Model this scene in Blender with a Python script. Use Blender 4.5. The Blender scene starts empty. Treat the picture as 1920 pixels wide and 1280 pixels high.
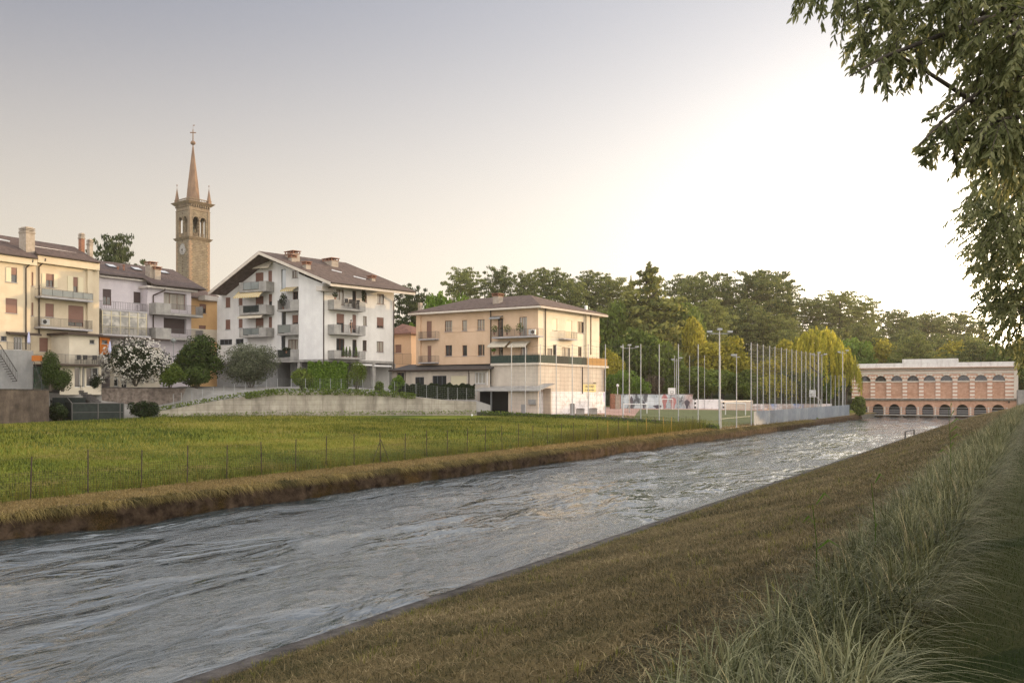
import bpy, math, random
import numpy as np
from mathutils import Vector, Matrix
R = math.radians
random.seed(7)
RNG = np.random.default_rng(11)
scene = bpy.context.scene
COL = scene.collection
# ------------------------------------------------------------------ camera, sky, sun, exposure
FX = 1700.0      # focal length in photo pixels (photo is 1920 wide)
CX, HY = 960.0, 738.0   # optical axis column, horizon row
EYE = 4.5        # eye height over the water
cam_d = bpy.data.cameras.new('camera'); cam = bpy.data.objects.new('camera', cam_d); COL.objects.link(cam)
cam.location = (0, 0, EYE); cam.rotation_euler = (R(90), 0, 0)
cam_d.sensor_width = 36.0; cam_d.lens = FX / 1920 * 36
cam_d.shift_y = (HY - 640) / 1920
cam_d.clip_start = 0.1; cam_d.clip_end = 8000
scene.camera = cam
SUN_AZ, SUN_EL = 60.0, 6.5
GLOW_AZ, GLOW_EL = 29.5, 3.5
def dirv(az, el=0.0):
    a, e = R(az), R(el)
    return Vector((math.sin(a) * math.cos(e), math.cos(a) * math.cos(e), math.sin(e)))
def make_world():
    w = bpy.data.worlds.new("World"); scene.world = w; w.use_nodes = True
    nt = w.node_tree; nt.nodes.clear(); N = nt.nodes.new; L = nt.links.new
    out = N('ShaderNodeOutputWorld')
    sky = N('ShaderNodeTexSky'); sky.sky_type = 'NISHITA'; sky.sun_disc = False
    sky.sun_elevation = R(SUN_EL); sky.sun_rotation = R(SUN_AZ); sky.air_density = 1.2; sky.dust_density = 2.0
    b1 = N('ShaderNodeBackground'); b1.inputs[1].default_value = 0.05; L(sky.outputs[0], b1.inputs[0])
    tc = N('ShaderNodeTexCoord')
    nrm = N('ShaderNodeVectorMath'); nrm.operation = 'NORMALIZE'; L(tc.outputs['Generated'], nrm.inputs[0])
    sep = N('ShaderNodeSeparateXYZ'); L(nrm.outputs[0], sep.inputs[0])
    def m(op, a, b=None, c=None, clamp=False):
        n = N('ShaderNodeMath'); n.operation = op; n.use_clamp = clamp
        for i, v in enumerate((a, b, c)):
            if v is None: continue
            if isinstance(v, (int, float)): n.inputs[i].default_value = v
            else: L(v, n.inputs[i])
        return n.outputs[0]
    def mixc(f, a, b, bt='MIX'):
        n = N('ShaderNodeMix'); n.data_type = 'RGBA'; n.blend_type = bt
        for i, v in ((0, f), (6, a), (7, b)):
            if isinstance(v, tuple): n.inputs[i].default_value = (*v, 1)
            elif isinstance(v, (int, float)): n.inputs[i].default_value = v
            else: L(v, n.inputs[i])
        return n.outputs[2]
    g = dirv(GLOW_AZ, GLOW_EL)
    dp = N('ShaderNodeVectorMath'); dp.operation = 'DOT_PRODUCT'; L(nrm.outputs[0], dp.inputs[0]); dp.inputs[1].default_value = g
    ang = m('ARCCOSINE', m('MINIMUM', dp.outputs['Value'], 0.99999))
    el = m('ARCSINE', sep.outputs[2])
    st = N('ShaderNodeVectorMath'); st.operation = 'MULTIPLY'; L(nrm.outputs[0], st.inputs[0]); st.inputs[1].default_value = (1, 1, 1.3)
    stn = N('ShaderNodeVectorMath'); stn.operation = 'NORMALIZE'; L(st.outputs[0], stn.inputs[0])
    dp2 = N('ShaderNodeVectorMath'); dp2.operation = 'DOT_PRODUCT'; L(stn.outputs[0], dp2.inputs[0]); dp2.inputs[1].default_value = g
    ang2 = m('ARCCOSINE', m('MINIMUM', dp2.outputs['Value'], 0.99999))
    dp3 = N('ShaderNodeVectorMath'); dp3.operation = 'DOT_PRODUCT'; L(nrm.outputs[0], dp3.inputs[0]); dp3.inputs[1].default_value = dirv(135, 12)
    # broad warm glow round the low sun, and a tight core
    glow = m('MULTIPLY', m('EXPONENT', m('MULTIPLY', ang, -1 / R(34))), 1.0)
    glow = m('ADD', glow, m('MULTIPLY', m('EXPONENT', m('MULTIPLY', m('POWER', m('MULTIPLY', ang2, 1 / R(11)), 1.6), -1.0)), 2.3))
    core = m('MULTIPLY', m('EXPONENT', m('MULTIPLY', ang, -1 / R(4.0))), 4.5)
    mr = N('ShaderNodeMapRange'); mr.interpolation_type = 'SMOOTHSTEP'
    L(el, mr.inputs[0]); mr.inputs[1].default_value = R(4); mr.inputs[2].default_value = R(27)
    base = mixc(mr.outputs[0], (.54, .455, .375), (.055, .07, .145))
    # sky above the picture gets added brightness, mainly for the water to reflect
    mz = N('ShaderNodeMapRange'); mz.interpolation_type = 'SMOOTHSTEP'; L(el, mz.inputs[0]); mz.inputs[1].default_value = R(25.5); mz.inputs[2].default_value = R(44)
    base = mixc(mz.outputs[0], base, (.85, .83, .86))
    # sky behind the photographer brightened beyond the visible sky, as fill for the facades
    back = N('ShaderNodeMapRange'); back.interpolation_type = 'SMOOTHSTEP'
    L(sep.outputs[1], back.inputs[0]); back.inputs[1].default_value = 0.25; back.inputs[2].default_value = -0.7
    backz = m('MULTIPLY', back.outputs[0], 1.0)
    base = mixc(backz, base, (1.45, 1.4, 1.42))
    rt = N('ShaderNodeMapRange'); rt.interpolation_type = 'SMOOTHSTEP'; L(dp3.outputs['Value'], rt.inputs[0]); rt.inputs[1].default_value = 0.0; rt.inputs[2].default_value = 0.85  # added bright patch of sky at the right rear, lights right-facing walls
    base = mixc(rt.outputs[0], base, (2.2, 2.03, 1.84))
    gcol = N('ShaderNodeVectorMath'); gcol.operation = 'SCALE'; gcol.inputs[0].default_value = (1.0, .945, .885); L(glow, gcol.inputs[3])
    ccol = N('ShaderNodeVectorMath'); ccol.operation = 'SCALE'; ccol.inputs[0].default_value = (1.0, .80, .42); L(core, ccol.inputs[3])
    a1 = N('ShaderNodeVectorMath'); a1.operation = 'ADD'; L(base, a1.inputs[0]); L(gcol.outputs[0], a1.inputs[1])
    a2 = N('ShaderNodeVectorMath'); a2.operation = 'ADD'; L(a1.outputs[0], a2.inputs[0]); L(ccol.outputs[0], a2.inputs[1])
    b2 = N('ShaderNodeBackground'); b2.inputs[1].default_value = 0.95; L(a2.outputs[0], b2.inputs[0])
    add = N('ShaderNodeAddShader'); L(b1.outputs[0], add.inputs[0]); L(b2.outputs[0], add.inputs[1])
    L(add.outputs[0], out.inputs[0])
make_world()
sd = bpy.data.lights.new('sun', 'SUN'); sun = bpy.data.objects.new('sun', sd); COL.objects.link(sun)
sd.energy = 3.6; sd.angle = R(0.5); sd.color = (1.0, .68, .36)
sun.location = (60, 60, 60)
sun.rotation_euler = (-dirv(SUN_AZ, SUN_EL)).to_track_quat('-Z', 'Y').to_euler()
scene.render.engine = 'CYCLES'
vs = scene.view_settings
vs.view_transform = 'Standard'; vs.look = 'None'; vs.exposure = 0.12; vs.gamma = 1.0
scene.cycles.max_bounces = 6; scene.cycles.transparent_max_bounces = 12
scene.cycles.diffuse_bounces = 3; scene.cycles.glossy_bounces = 3
scene.cycles.caustics_reflective = False; scene.cycles.caustics_refractive = False
scene.cycles.use_denoising = True; scene.cycles.denoising_prefilter = 'NONE'
scene.cycles.sample_clamp_indirect = 6
# ------------------------------------------------------------------ geometry of the place
TH = math.atan((1945 - CX) / FX)           # heading of the canal
DS = np.array((math.sin(TH), math.cos(TH)))    # along the canal
DN = np.array((-math.cos(TH), math.sin(TH)))   # across, to the left
def sn(X, Y): return X * DS[0] + Y * DS[1], X * DN[0] + Y * DN[1]
def xy(s, n): return s * DS[0] + n * DN[0], s * DS[1] + n * DN[1]
def sstep(a, b, x):
    t = np.clip((x - a) / (b - a), 0, 1); return t * t * (3 - 2 * t)
N_R, N_L = 10.42, 27.45
def H(X, Y):
    s, n = sn(np.asarray(X, float), np.asarray(Y, float))
    z = np.where(n < 1.0, 2.5, 0)
    z = np.where((n >= 1.0) & (n < 3.4), 2.5 - .4 * (n - 1.0) / 2.4, z)
    z = np.where((n >= 3.4) & (n <= N_R), 2.1 - 1.75 * ((n - 3.4) / (N_R - 3.4)) ** 1.0, z)
    z = np.where((n > N_R) & (n < N_L), -1.3, z)
    z = np.where((n >= N_L) & (n < 29.5), .72 + .22 * (n - N_L) / 2.05, z)
    z = np.where(n >= 29.5, .94 + 1.15 * (1 - np.exp(-(np.maximum(n, 29.5) - 29.5) / 14)), z)
    hill = 15 * sstep(188, 290, Y) * sstep(36, 60, n)
    hill = np.maximum(hill, 14 * sstep(250, 360, Y))
    z = z - np.where(n > 40, .6 * np.clip((-36 - np.asarray(X, float)) / 18, 0, 1), 0)
    return z + hill
def G(px, py):                              # where a ray through a photo pixel meets the ground
    t = (px - CX) / FX; k = (py - HY) / FX
    lo = 3.0
    Ys = np.linspace(4, 400, 8000); zr = EYE - k * Ys; zh = H(t * Ys, Ys)
    i = np.argmax(zr <= zh)
    return (t * Ys[i], Ys[i], float(zh[i]))
def gp(px, Y, z=None):                      # ground point below a photo column at a distance
    X = (px - CX) / FX * Y
    return Vector((X, Y, float(H(X, Y)) if z is None else z))
def pp(px, py, Y): return Vector(((px - CX) / FX * Y, Y, EYE - (py - HY) / FX * Y))
# ------------------------------------------------------------------ materials
MATS = {}
def mat(name, c1, c2=None, rough=.8, scale=3.0, contrast=(.35, .65), bump=0.0, bscale=20.0, metal=0.0, spec=.4,
        stretch=(1, 1, 1), transl=0.0, extra=None, detail=6):
    if name in MATS: return MATS[name]
    m = bpy.data.materials.new(name); m.use_nodes = True; nt = m.node_tree; N = nt.nodes.new; L = nt.links.new
    p = nt.nodes['Principled BSDF']; p.inputs['Roughness'].default_value = rough
    p.inputs['Metallic'].default_value = metal; p.inputs['Specular IOR Level'].default_value = spec
    tc = N('ShaderNodeTexCoord'); mp = N('ShaderNodeMapping'); mp.inputs['Scale'].default_value = stretch
    L(tc.outputs['Object'], mp.inputs[0])
    col = None
    if c2 is not None:
        n1 = N('ShaderNodeTexNoise'); n1.inputs['Scale'].default_value = scale; n1.inputs['Detail'].default_value = detail
        n1.inputs['Roughness'].default_value = .65
        L(mp.outputs[0], n1.inputs[0]); r = N('ShaderNodeValToRGB'); L(n1.outputs[0], r.inputs[0])
        r.color_ramp.elements[0].position, r.color_ramp.elements[1].position = contrast
        r.color_ramp.elements[0].color = (*c1, 1); r.color_ramp.elements[1].color = (*c2, 1)
        col = r.outputs[0]
    else:
        p.inputs['Base Color'].default_value = (*c1, 1)
    if extra: col = extra(nt, tc, mp, col)
    if col is not None: L(col, p.inputs['Base Color'])
    if bump:
        n2 = N('ShaderNodeTexNoise'); n2.inputs['Scale'].default_value = bscale; n2.inputs['Detail'].default_value = 5
        L(mp.outputs[0], n2.inputs[0]); b = N('ShaderNodeBump'); b.inputs['Strength'].default_value = bump
        b.inputs['Distance'].default_value = .05
        L(n2.outputs[0], b.inputs['Height']); L(b.outputs[0], p.inputs['Normal'])
    if transl:
        out = nt.nodes['Material Output']; t = N('ShaderNodeBsdfTranslucent'); mx = N('ShaderNodeMixShader')
        mx.inputs[0].default_value = transl
        if col is not None: L(col, t.inputs[0])
        else: t.inputs[0].default_value = (*c1, 1)
        L(p.outputs[0], mx.inputs[1]); L(t.outputs[0], mx.inputs[2]); L(mx.outputs[0], out.inputs[0])
    MATS[name] = m; return m
def leafmat(name, dark, light, transl=.35, rough=.6):
    # per-leaf variation from the random number baked into the mesh attribute 'tone'
    if name in MATS: return MATS[name]
    m = bpy.data.materials.new(name); m.use_nodes = True; nt = m.node_tree; N = nt.nodes.new; L = nt.links.new
    p = nt.nodes['Principled BSDF']; p.inputs['Roughness'].default_value = rough; p.inputs['Specular IOR Level'].default_value = .12 if name != 'near_tree_leaves' else .35
    a = N('ShaderNodeAttribute'); a.attribute_name = 'tone'
    oi = N('ShaderNodeObjectInfo')
    ad = N('ShaderNodeMath'); ad.operation = 'MULTIPLY_ADD'; L(oi.outputs['Random'], ad.inputs[0]); ad.inputs[1].default_value = .3; L(a.outputs['Fac'], ad.inputs[2])
    sb = N('ShaderNodeMath'); sb.operation = 'SUBTRACT'; L(ad.outputs[0], sb.inputs[0]); sb.inputs[1].default_value = .15
    r = N('ShaderNodeValToRGB'); L(sb.outputs[0], r.inputs[0])
    r.color_ramp.elements[0].position = .05; r.color_ramp.elements[1].position = .95
    r.color_ramp.elements[0].color = (*dark, 1); r.color_ramp.elements[1].color = (*light, 1)
    L(r.outputs[0], p.inputs['Base Color'])
    out = nt.nodes['Material Output']; t = N('ShaderNodeBsdfTranslucent'); mx = N('ShaderNodeMixShader')
    mx.inputs[0].default_value = transl; L(r.outputs[0], t.inputs[0])
    L(p.outputs[0], mx.inputs[1]); L(t.outputs[0], mx.inputs[2]); L(mx.outputs[0], out.inputs[0])
    MATS[name] = m; return m
def streaks(amount, col, scale=1.2, zs=.12, lo=.45, hi=.75):
    # rain streaks and grime running down a wall
    def f(nt, tc, mp, c):
        N = nt.nodes.new; L = nt.links.new
        m2 = N('ShaderNodeMapping'); m2.inputs['Scale'].default_value = (1, 1, zs); L(tc.outputs['Object'], m2.inputs[0])
        n = N('ShaderNodeTexNoise'); n.inputs['Scale'].default_value = scale; n.inputs['Detail'].default_value = 8; n.inputs['Roughness'].default_value = .7
        L(m2.outputs[0], n.inputs[0]); mr = N('ShaderNodeMapRange'); L(n.outputs[0], mr.inputs[0])
        mr.inputs[1].default_value = lo; mr.inputs[2].default_value = hi; mr.inputs[4].default_value = amount
        mx = N('ShaderNodeMix'); mx.data_type = 'RGBA'; L(mr.outputs[0], mx.inputs[0]); L(c, mx.inputs[6]); mx.inputs[7].default_value = (*col, 1)
        return mx.outputs[2]
    return f
def brickx(c1, c2, mortar, sc, az=0.0, bw=.5, rh=.25, ms=.012, mixf=1.0, off=.5):
    def f(nt, tc, mp, c):
        N = nt.nodes.new; L = nt.links.new
        m2 = N('ShaderNodeMapping'); m2.vector_type = 'POINT'
        m2.inputs['Rotation'].default_value = (R(90), 0, 0)
        # run the bricks along the facade heading
        m1 = N('ShaderNodeMapping'); m1.inputs['Rotation'].default_value = (0, 0, R(az - 90))
        L(tc.outputs['Object'], m1.inputs[0])
        sp = N('ShaderNodeSeparateXYZ'); L(m1.outputs[0], sp.inputs[0]); cb = N('ShaderNodeCombineXYZ')
        L(sp.outputs[0], cb.inputs[0]); L(sp.outputs[2], cb.inputs[1])
        b = N('ShaderNodeTexBrick'); b.offset = off; L(cb.outputs[0], b.inputs[0])
        b.inputs['Color1'].default_value = (*c1, 1); b.inputs['Color2'].default_value = (*c2, 1); b.inputs['Mortar'].default_value = (*mortar, 1)
        b.inputs['Scale'].default_value = sc; b.inputs['Mortar Size'].default_value = ms
        b.inputs['Brick Width'].default_value = bw; b.inputs['Row Height'].default_value = rh
        if c is None: return b.outputs[0]
        mx = N('ShaderNodeMix'); mx.data_type = 'RGBA'; mx.blend_type = 'MULTIPLY'; mx.inputs[0].default_value = mixf
        L(b.outputs[0], mx.inputs[6]); L(c, mx.inputs[7]); return mx.outputs[2]
    return f
def bandz(period, frac, ca, phase=0.0):
    # horizontal stone bands by height
    def f(nt, tc, mp, c):
        N = nt.nodes.new; L = nt.links.new
        sp = N('ShaderNodeSeparateXYZ'); L(tc.outputs['Object'], sp.inputs[0])
        a = N('ShaderNodeMath'); a.operation = 'ADD'; L(sp.outputs[2], a.inputs[0]); a.inputs[1].default_value = phase
        md = N('ShaderNodeMath'); md.operation = 'FLOORED_MODULO'; L(a.outputs[0], md.inputs[0]); md.inputs[1].default_value = period
        lt = N('ShaderNodeMath'); lt.operation = 'LESS_THAN'; L(md.outputs[0], lt.inputs[0]); lt.inputs[1].default_value = period * frac
        mx = N('ShaderNodeMix'); mx.data_type = 'RGBA'; L(lt.outputs[0], mx.inputs[0]); L(c, mx.inputs[6]); mx.inputs[7].default_value = (*ca, 1)
        return mx.outputs[2]
    return f
def tilemat(name, az, c1=(.06, .042, .038), c2=(.13, .09, .078)):
    if name in MATS: return MATS[name]
    m = mat(name, c1, c2, rough=.85, scale=2.2, bump=0, detail=9)
    nt = m.node_tree; N = nt.nodes.new; L = nt.links.new; p = nt.nodes['Principled BSDF']
    tc = N('ShaderNodeTexCoord'); mp = N('ShaderNodeMapping'); mp.inputs['Rotation'].default_value = (0, 0, R(az - 90)); L(tc.outputs['Object'], mp.inputs[0])
    w = N('ShaderNodeTexWave'); w.wave_type = 'BANDS'; w.bands_direction = 'X'; w.inputs['Scale'].default_value = 1.45; w.inputs['Distortion'].default_value = .6
    w2 = N('ShaderNodeTexWave'); w2.wave_type = 'BANDS'; w2.bands_direction = 'Y'; w2.wave_profile = 'SAW'; w2.inputs['Scale'].default_value = .95; w2.inputs['Distortion'].default_value = .8
    L(mp.outputs[0], w.inputs[0]); L(mp.outputs[0], w2.inputs[0])
    ad = N('ShaderNodeMath'); ad.operation = 'ADD'; L(w.outputs['Fac'], ad.inputs[0]); L(w2.outputs['Fac'], ad.inputs[1])
    b = N('ShaderNodeBump'); b.inputs['Strength'].default_value = .9; b.inputs['Distance'].default_value = .07; L(ad.outputs[0], b.inputs['Height']); L(b.outputs[0], p.inputs['Normal'])
    return m
M = {}
M['white'] = mat('white_render', (.70, .685, .68), (.79, .78, .77), scale=.8, bump=.15, bscale=30, extra=streaks(.28, (.40, .40, .42), 1.0, .1))
M['whitelit'] = mat('white_render_lit_side', (.72, .70, .67), (.81, .79, .76), scale=.7, bump=.15, bscale=30, extra=streaks(.3, (.46, .44, .42), .9, .12))  # warmer copy of the white render: light on the right face put into colour
M['yellow'] = mat('yellow_render', (.55, .46, .335), (.62, .535, .40), scale=.7, bump=.1, bscale=30, extra=streaks(.3, (.50, .41, .28), .8, .1))
M['cream'] = mat('cream_render', (.58, .52, .42), (.67, .61, .50), scale=.7, bump=.1, bscale=30)
M['lilac'] = mat('lilac_render', (.52, .48, .52), (.60, .56, .59), scale=.8, bump=.1, bscale=30, extra=streaks(.3, (.40, .37, .40), 1.0, .1))
M['orange'] = mat('orange_render', (.60, .38, .18), (.66, .43, .21), scale=.8, bump=.1, bscale=30)
M['burnt'] = mat('burnt_orange_render', (.42, .13, .02), (.48, .16, .03), scale=1.5)
M['beige'] = mat('beige_render', (.60, .42, .28), (.68, .49, .345), scale=.5, bump=.12, bscale=25, extra=streaks(.35, (.50, .36, .25), .7, .1))
M['beigelit'] = mat('beige_render_lit_side', (.72, .63, .48), (.80, .71, .56), scale=.5, bump=.12, bscale=25, extra=streaks(.4, (.52, .43, .31), .8, .1))  # paler copy of the beige render, brightness of the lit right face painted in
M['oldplaster'] = mat('old_plaster', (.50, .43, .36), (.62, .55, .47), scale=.45, bump=.3, bscale=12, extra=streaks(.6, (.33, .29, .26), .6, .2, .42, .7), detail=10)
M['whitewash'] = mat('whitewash', (.66, .66, .68), (.76, .75, .76), scale=.8, bump=.2, extra=streaks(.7, (.32, .29, .27), 1.1, 1.0, .52, .66))
M['concrete'] = mat('concrete', (.27, .26, .25), (.40, .385, .36), scale=1.3, bump=.25, bscale=18, extra=streaks(.6, (.17, .165, .16), 1.6, .12))
M['wallconc'] = mat('board_marked_concrete', (.33, .30, .255), (.47, .43, .37), scale=.9, bump=.3, bscale=14,
                    extra=lambda nt, tc, mp, c: streaks(.85, (.13, .11, .09), .9, .16, .48, .74)(nt, tc, mp, brickx((1, 1, 1), (.86, .85, .84), (.5, .46, .42), 1.0, 78, 1.9, .56, .014, 1.0, 0)(nt, tc, mp, c)))
M['slab'] = mat('painted_slab', (.34, .33, .35), (.43, .42, .43), scale=2)
M['greywall'] = mat('grey_render', (.24, .245, .25), (.31, .31, .31), scale=1.1, bump=.2, extra=streaks(.5, (.16, .16, .16), 1.2, .1))
M['brownwall'] = mat('stained_wall', (.055, .04, .032), (.15, .115, .09), scale=.9, bump=.5, bscale=8, extra=streaks(.75, (.03, .024, .02), 1.4, .12), detail=10)
M['rubble'] = mat('rubble_wall', (.085, .065, .055), (.24, .20, .17), scale=2.4, bump=.9, bscale=5, extra=streaks(.6, (.06, .045, .04), 1.4, .3), detail=10)
M['shutter'] = mat('roller_shutter', (.20, .105, .08), (.24, .13, .10), rough=.5, scale=1.0, stretch=(1, 1, 18))
M['shutterdark'] = mat('dark_roller_shutter', (.055, .035, .035), (.075, .05, .045), rough=.5, scale=1.0, stretch=(1, 1, 18))
M['wood'] = mat('window_wood', (.12, .05, .03), (.17, .075, .045), rough=.5, scale=3)
M['framewhite'] = mat('white_frame', (.66, .66, .66), rough=.5)
M['framecream'] = mat('cream_frame', (.62, .56, .40), rough=.5)
M['framegrey'] = mat('grey_frame', (.10, .11, .13), rough=.5)
M['glass'] = mat('window_glass', (.03, .033, .036), rough=.06, spec=.9)
M['curtain'] = mat('curtained_glass', (.26, .24, .21), (.40, .37, .32), rough=.12, scale=1.2, stretch=(6, 6, .4), spec=.9)
M['dark'] = mat('painted_interior_shade', (.012, .012, .013), rough=.9)  # near-black standing in for the shade inside openings
M['metal'] = mat('galvanised_steel', (.30, .31, .33), (.40, .41, .42), rough=.45, metal=.6, scale=4)
M['pole'] = mat('galvanised_pole', (.36, .37, .39), (.46, .465, .475), rough=.5, metal=.35, scale=1.5)
M['rail'] = mat('railing_paint', (.09, .085, .085), rough=.5)
M['pipe'] = mat('brown_downpipe', (.045, .028, .022), rough=.45)
M['soffit'] = mat('soffit', (.50, .46, .42), (.58, .54, .50), scale=1)
M['fasciaw'] = mat('roof_fascia', (.52, .46, .40), (.62, .56, .49), scale=1.5)
M['stucco_chimney'] = mat('chimney_render', (.30, .25, .20), (.42, .36, .30), scale=2.5, bump=.3)
M['terracotta'] = mat('terracotta', (.20, .095, .06), (.34, .17, .11), scale=4)
M['greenfabric'] = mat('green_screen_fabric', (.018, .035, .028), (.032, .055, .045), scale=3, rough=.8)
M['meshfabric'] = mat('black_screen_fabric', (.012, .018, .017), (.024, .032, .03), scale=3, rough=.8)
M['canes'] = mat('reed_screen', (.30, .16, .05), (.44, .25, .08), scale=3, stretch=(8, 8, .4))
M['awning'] = mat('awning_cloth', (.56, .50, .40), (.62, .56, .46), scale=2)
M['bark'] = mat('bark', (.045, .036, .028), (.10, .082, .062), scale=6, bump=.6, bscale=18, stretch=(1, 1, .3))
M['asphalt'] = mat('asphalt', (.10, .10, .10), (.16, .155, .15), scale=2.5, bump=.2)
M['paving'] = mat('concrete_paving', (.20, .195, .185), (.29, .28, .265), scale=.8, bump=.2)
M['black'] = mat('black_paint', (.015, .015, .017), rough=.5)
M['whitepaint'] = mat('white_paint', (.74, .74, .74), rough=.5)
# ------------------------------------------------------------------ object helpers
def tag(o, label=None, cat=None, group=None, kind=None):
    if label: o['label'] = label
    if cat: o['category'] = cat
    if group: o['group'] = group
    if kind: o['kind'] = kind
    return o
def thing(name, label, cat, loc=(0, 0, 0), group=None):
    o = bpy.data.objects.new(name, None); COL.objects.link(o); o.location = loc; o.empty_display_size = .3
    return tag(o, label, cat, group)
def npmesh(name, V, quads=None, tris=None, mats=(), tone=None, smooth=False, midx=None):
    me = bpy.data.meshes.new(name); V = np.asarray(V, np.float32)
    nq = 0 if quads is None else len(quads); nt_ = 0 if tris is None else len(tris)
    me.vertices.add(len(V)); me.vertices.foreach_set('co', V.ravel())
    loops = []
    if nq: loops.append(np.asarray(quads, np.int32).ravel())
    if nt_: loops.append(np.asarray(tris, np.int32).ravel())
    lp = np.concatenate(loops); me.loops.add(len(lp)); me.loops.foreach_set('vertex_index', lp)
    starts = np.concatenate([np.arange(nq) * 4, nq * 4 + np.arange(nt_) * 3]).astype(np.int32)
    me.polygons.add(nq + nt_); me.polygons.foreach_set('loop_start', starts)
    if midx is not None: me.polygons.foreach_set('material_index', np.asarray(midx, np.int32))
    if smooth: me.polygons.foreach_set('use_smooth', np.ones(nq + nt_, bool))
    for m_ in mats: me.materials.append(m_)
    if tone is not None:
        a = me.attributes.new('tone', 'FLOAT', 'POINT'); a.data.foreach_set('value', np.asarray(tone, np.float32))
    me.update(); me.validate(); return me
def link(name, me, parent=None, label=None, cat=None, group=None, kind=None, loc=None):
    o = bpy.data.objects.new(name, me); COL.objects.link(o)
    if parent is not None: o.parent = parent
    if loc is not None: o.location = loc
    return tag(o, label, cat, group, kind)
class MB:
    def __init__(s): s.v = []; s.f = []; s.mi = []; s.m = 0
    def poly(s, pts):
        b = len(s.v); s.v += [tuple(p) for p in pts]; s.f.append(tuple(range(b, b + len(pts)))); s.mi.append(s.m); return s
    def hexa(s, p):          # p: four bottom then four top points
        b = len(s.v); s.v += [tuple(q) for q in p]
        for f in ((0, 3, 2, 1), (4, 5, 6, 7), (0, 1, 5, 4), (1, 2, 6, 5), (2, 3, 7, 6), (3, 0, 4, 7)):
            s.f.append(tuple(b + i for i in f)); s.mi.append(s.m)
        return s
    def box(s, c, size, az=0.0):
        hx, hy, hz = size[0] / 2, size[1] / 2, size[2] / 2; ca, sa = math.cos(R(az)), math.sin(R(az))
        P = []
        for z in (-hz, hz):
            for x, y in ((-hx, -hy), (hx, -hy), (hx, hy), (-hx, hy)):
                P.append((c[0] + x * ca + y * sa, c[1] - x * sa + y * ca, c[2] + z))
        return s.hexa(P)
    def tube(s, p0, p1, r0, r1=None, n=6, cap=True):
        r1 = r0 if r1 is None else r1; p0 = Vector(p0); p1 = Vector(p1); d = (p1 - p0)
        if d.length < 1e-6: return s
        d.normalize(); a = d.orthogonal().normalized(); c = d.cross(a); b = len(s.v)
        for p, r in ((p0, r0), (p1, r1)):
            for i in range(n):
                t = 2 * math.pi * i / n; s.v.append(tuple(p + (a * math.cos(t) + c * math.sin(t)) * r))
        for i in range(n):
            j = (i + 1) % n; s.f.append((b + i, b + j, b + n + j, b + n + i)); s.mi.append(s.m)
        if cap:
            s.f.append(tuple(b + n - 1 - i for i in range(n))); s.f.append(tuple(b + n + i for i in range(n))); s.mi += [s.m, s.m]
        return s
    def path(s, pts, r, n=6):
        rs = r if isinstance(r, (list, tuple)) else [r] * len(pts)
        for i in range(len(pts) - 1): s.tube(pts[i], pts[i + 1], rs[i], rs[i + 1], n)
        return s
    def lathe(s, c, prof, n=12):
        b = len(s.v)
        for r, z in prof:
            for i in range(n):
                t = 2 * math.pi * i / n; s.v.append((c[0] + r * math.cos(t), c[1] + r * math.sin(t), c[2] + z))
        for k in range(len(prof) - 1):
            for i in range(n):
                j = (i + 1) % n; s.f.append((b + k * n + i, b + k * n + j, b + (k + 1) * n + j, b + (k + 1) * n + i)); s.mi.append(s.m)
        s.f.append(tuple(b + n - 1 - i for i in range(n))); s.f.append(tuple(b + (len(prof) - 1) * n + i for i in range(n))); s.mi += [s.m, s.m]
        return s
    def build(s, name, m, parent=None, smooth=False, **kw):
        me = bpy.data.meshes.new(name)
        off = Vector((0, 0, 0)); q = parent
        while q is not None: off = off + q.location; q = q.parent
        me.from_pydata([(v[0] - off.x, v[1] - off.y, v[2] - off.z) for v in s.v], [], s.f)
        for mm in (m if isinstance(m, (list, tuple)) else (m,)): me.materials.append(mm)
        me.polygons.foreach_set('material_index', s.mi)
        if smooth: me.polygons.foreach_set('use_smooth', [True] * len(s.f))
        me.update()
        return link(name, me, parent, **kw)
class Fac:
    """A vertical facade plane: u along it, z up, d outwards (towards the photographer's side)."""
    def __init__(s, px, Y, az):
        s.p = np.array(((px - CX) / FX * Y, Y)); s.az = az; s.dir = np.array((math.sin(R(az)), math.cos(R(az))))
        n = np.array((s.dir[1], -s.dir[0])); s.n = n if n.dot(-s.p) > 0 else -n
    def at(s, u, z, d=0.0):
        q = s.p + s.dir * u + s.n * d; return Vector((q[0], q[1], z))
    def U(s, px, d=0.0):
        t = (px - CX) / FX; q = s.p + s.n * d
        return (t * q[1] - q[0]) / (s.dir[0] - t * s.dir[1])
    def uz(s, px, py, d=0.0):
        u = s.U(px, d); Y = (s.p + s.dir * u + s.n * d)[1]; return u, EYE - (py - HY) / FX * Y
    def P(s, px, py, d=0.0):
        u, z = s.uz(px, py, d); return s.at(u, z, d)
    def rect(s, x0, y0, x1, y1, d=0.0):
        xm = (x0 + x1) / 2; u0, u1 = s.U(x0, d), s.U(x1, d)
        return min(u0, u1), max(u0, u1), s.uz(xm, y1, d)[1], s.uz(xm, y0, d)[1]
    def box(s, mb, u0, u1, z0, z1, d0, d1):
        return mb.hexa([s.at(u0, z0, d0), s.at(u1, z0, d0), s.at(u1, z0, d1), s.at(u0, z0, d1),
                        s.at(u0, z1, d0), s.at(u1, z1, d0), s.at(u1, z1, d1), s.at(u0, z1, d1)])
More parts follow.
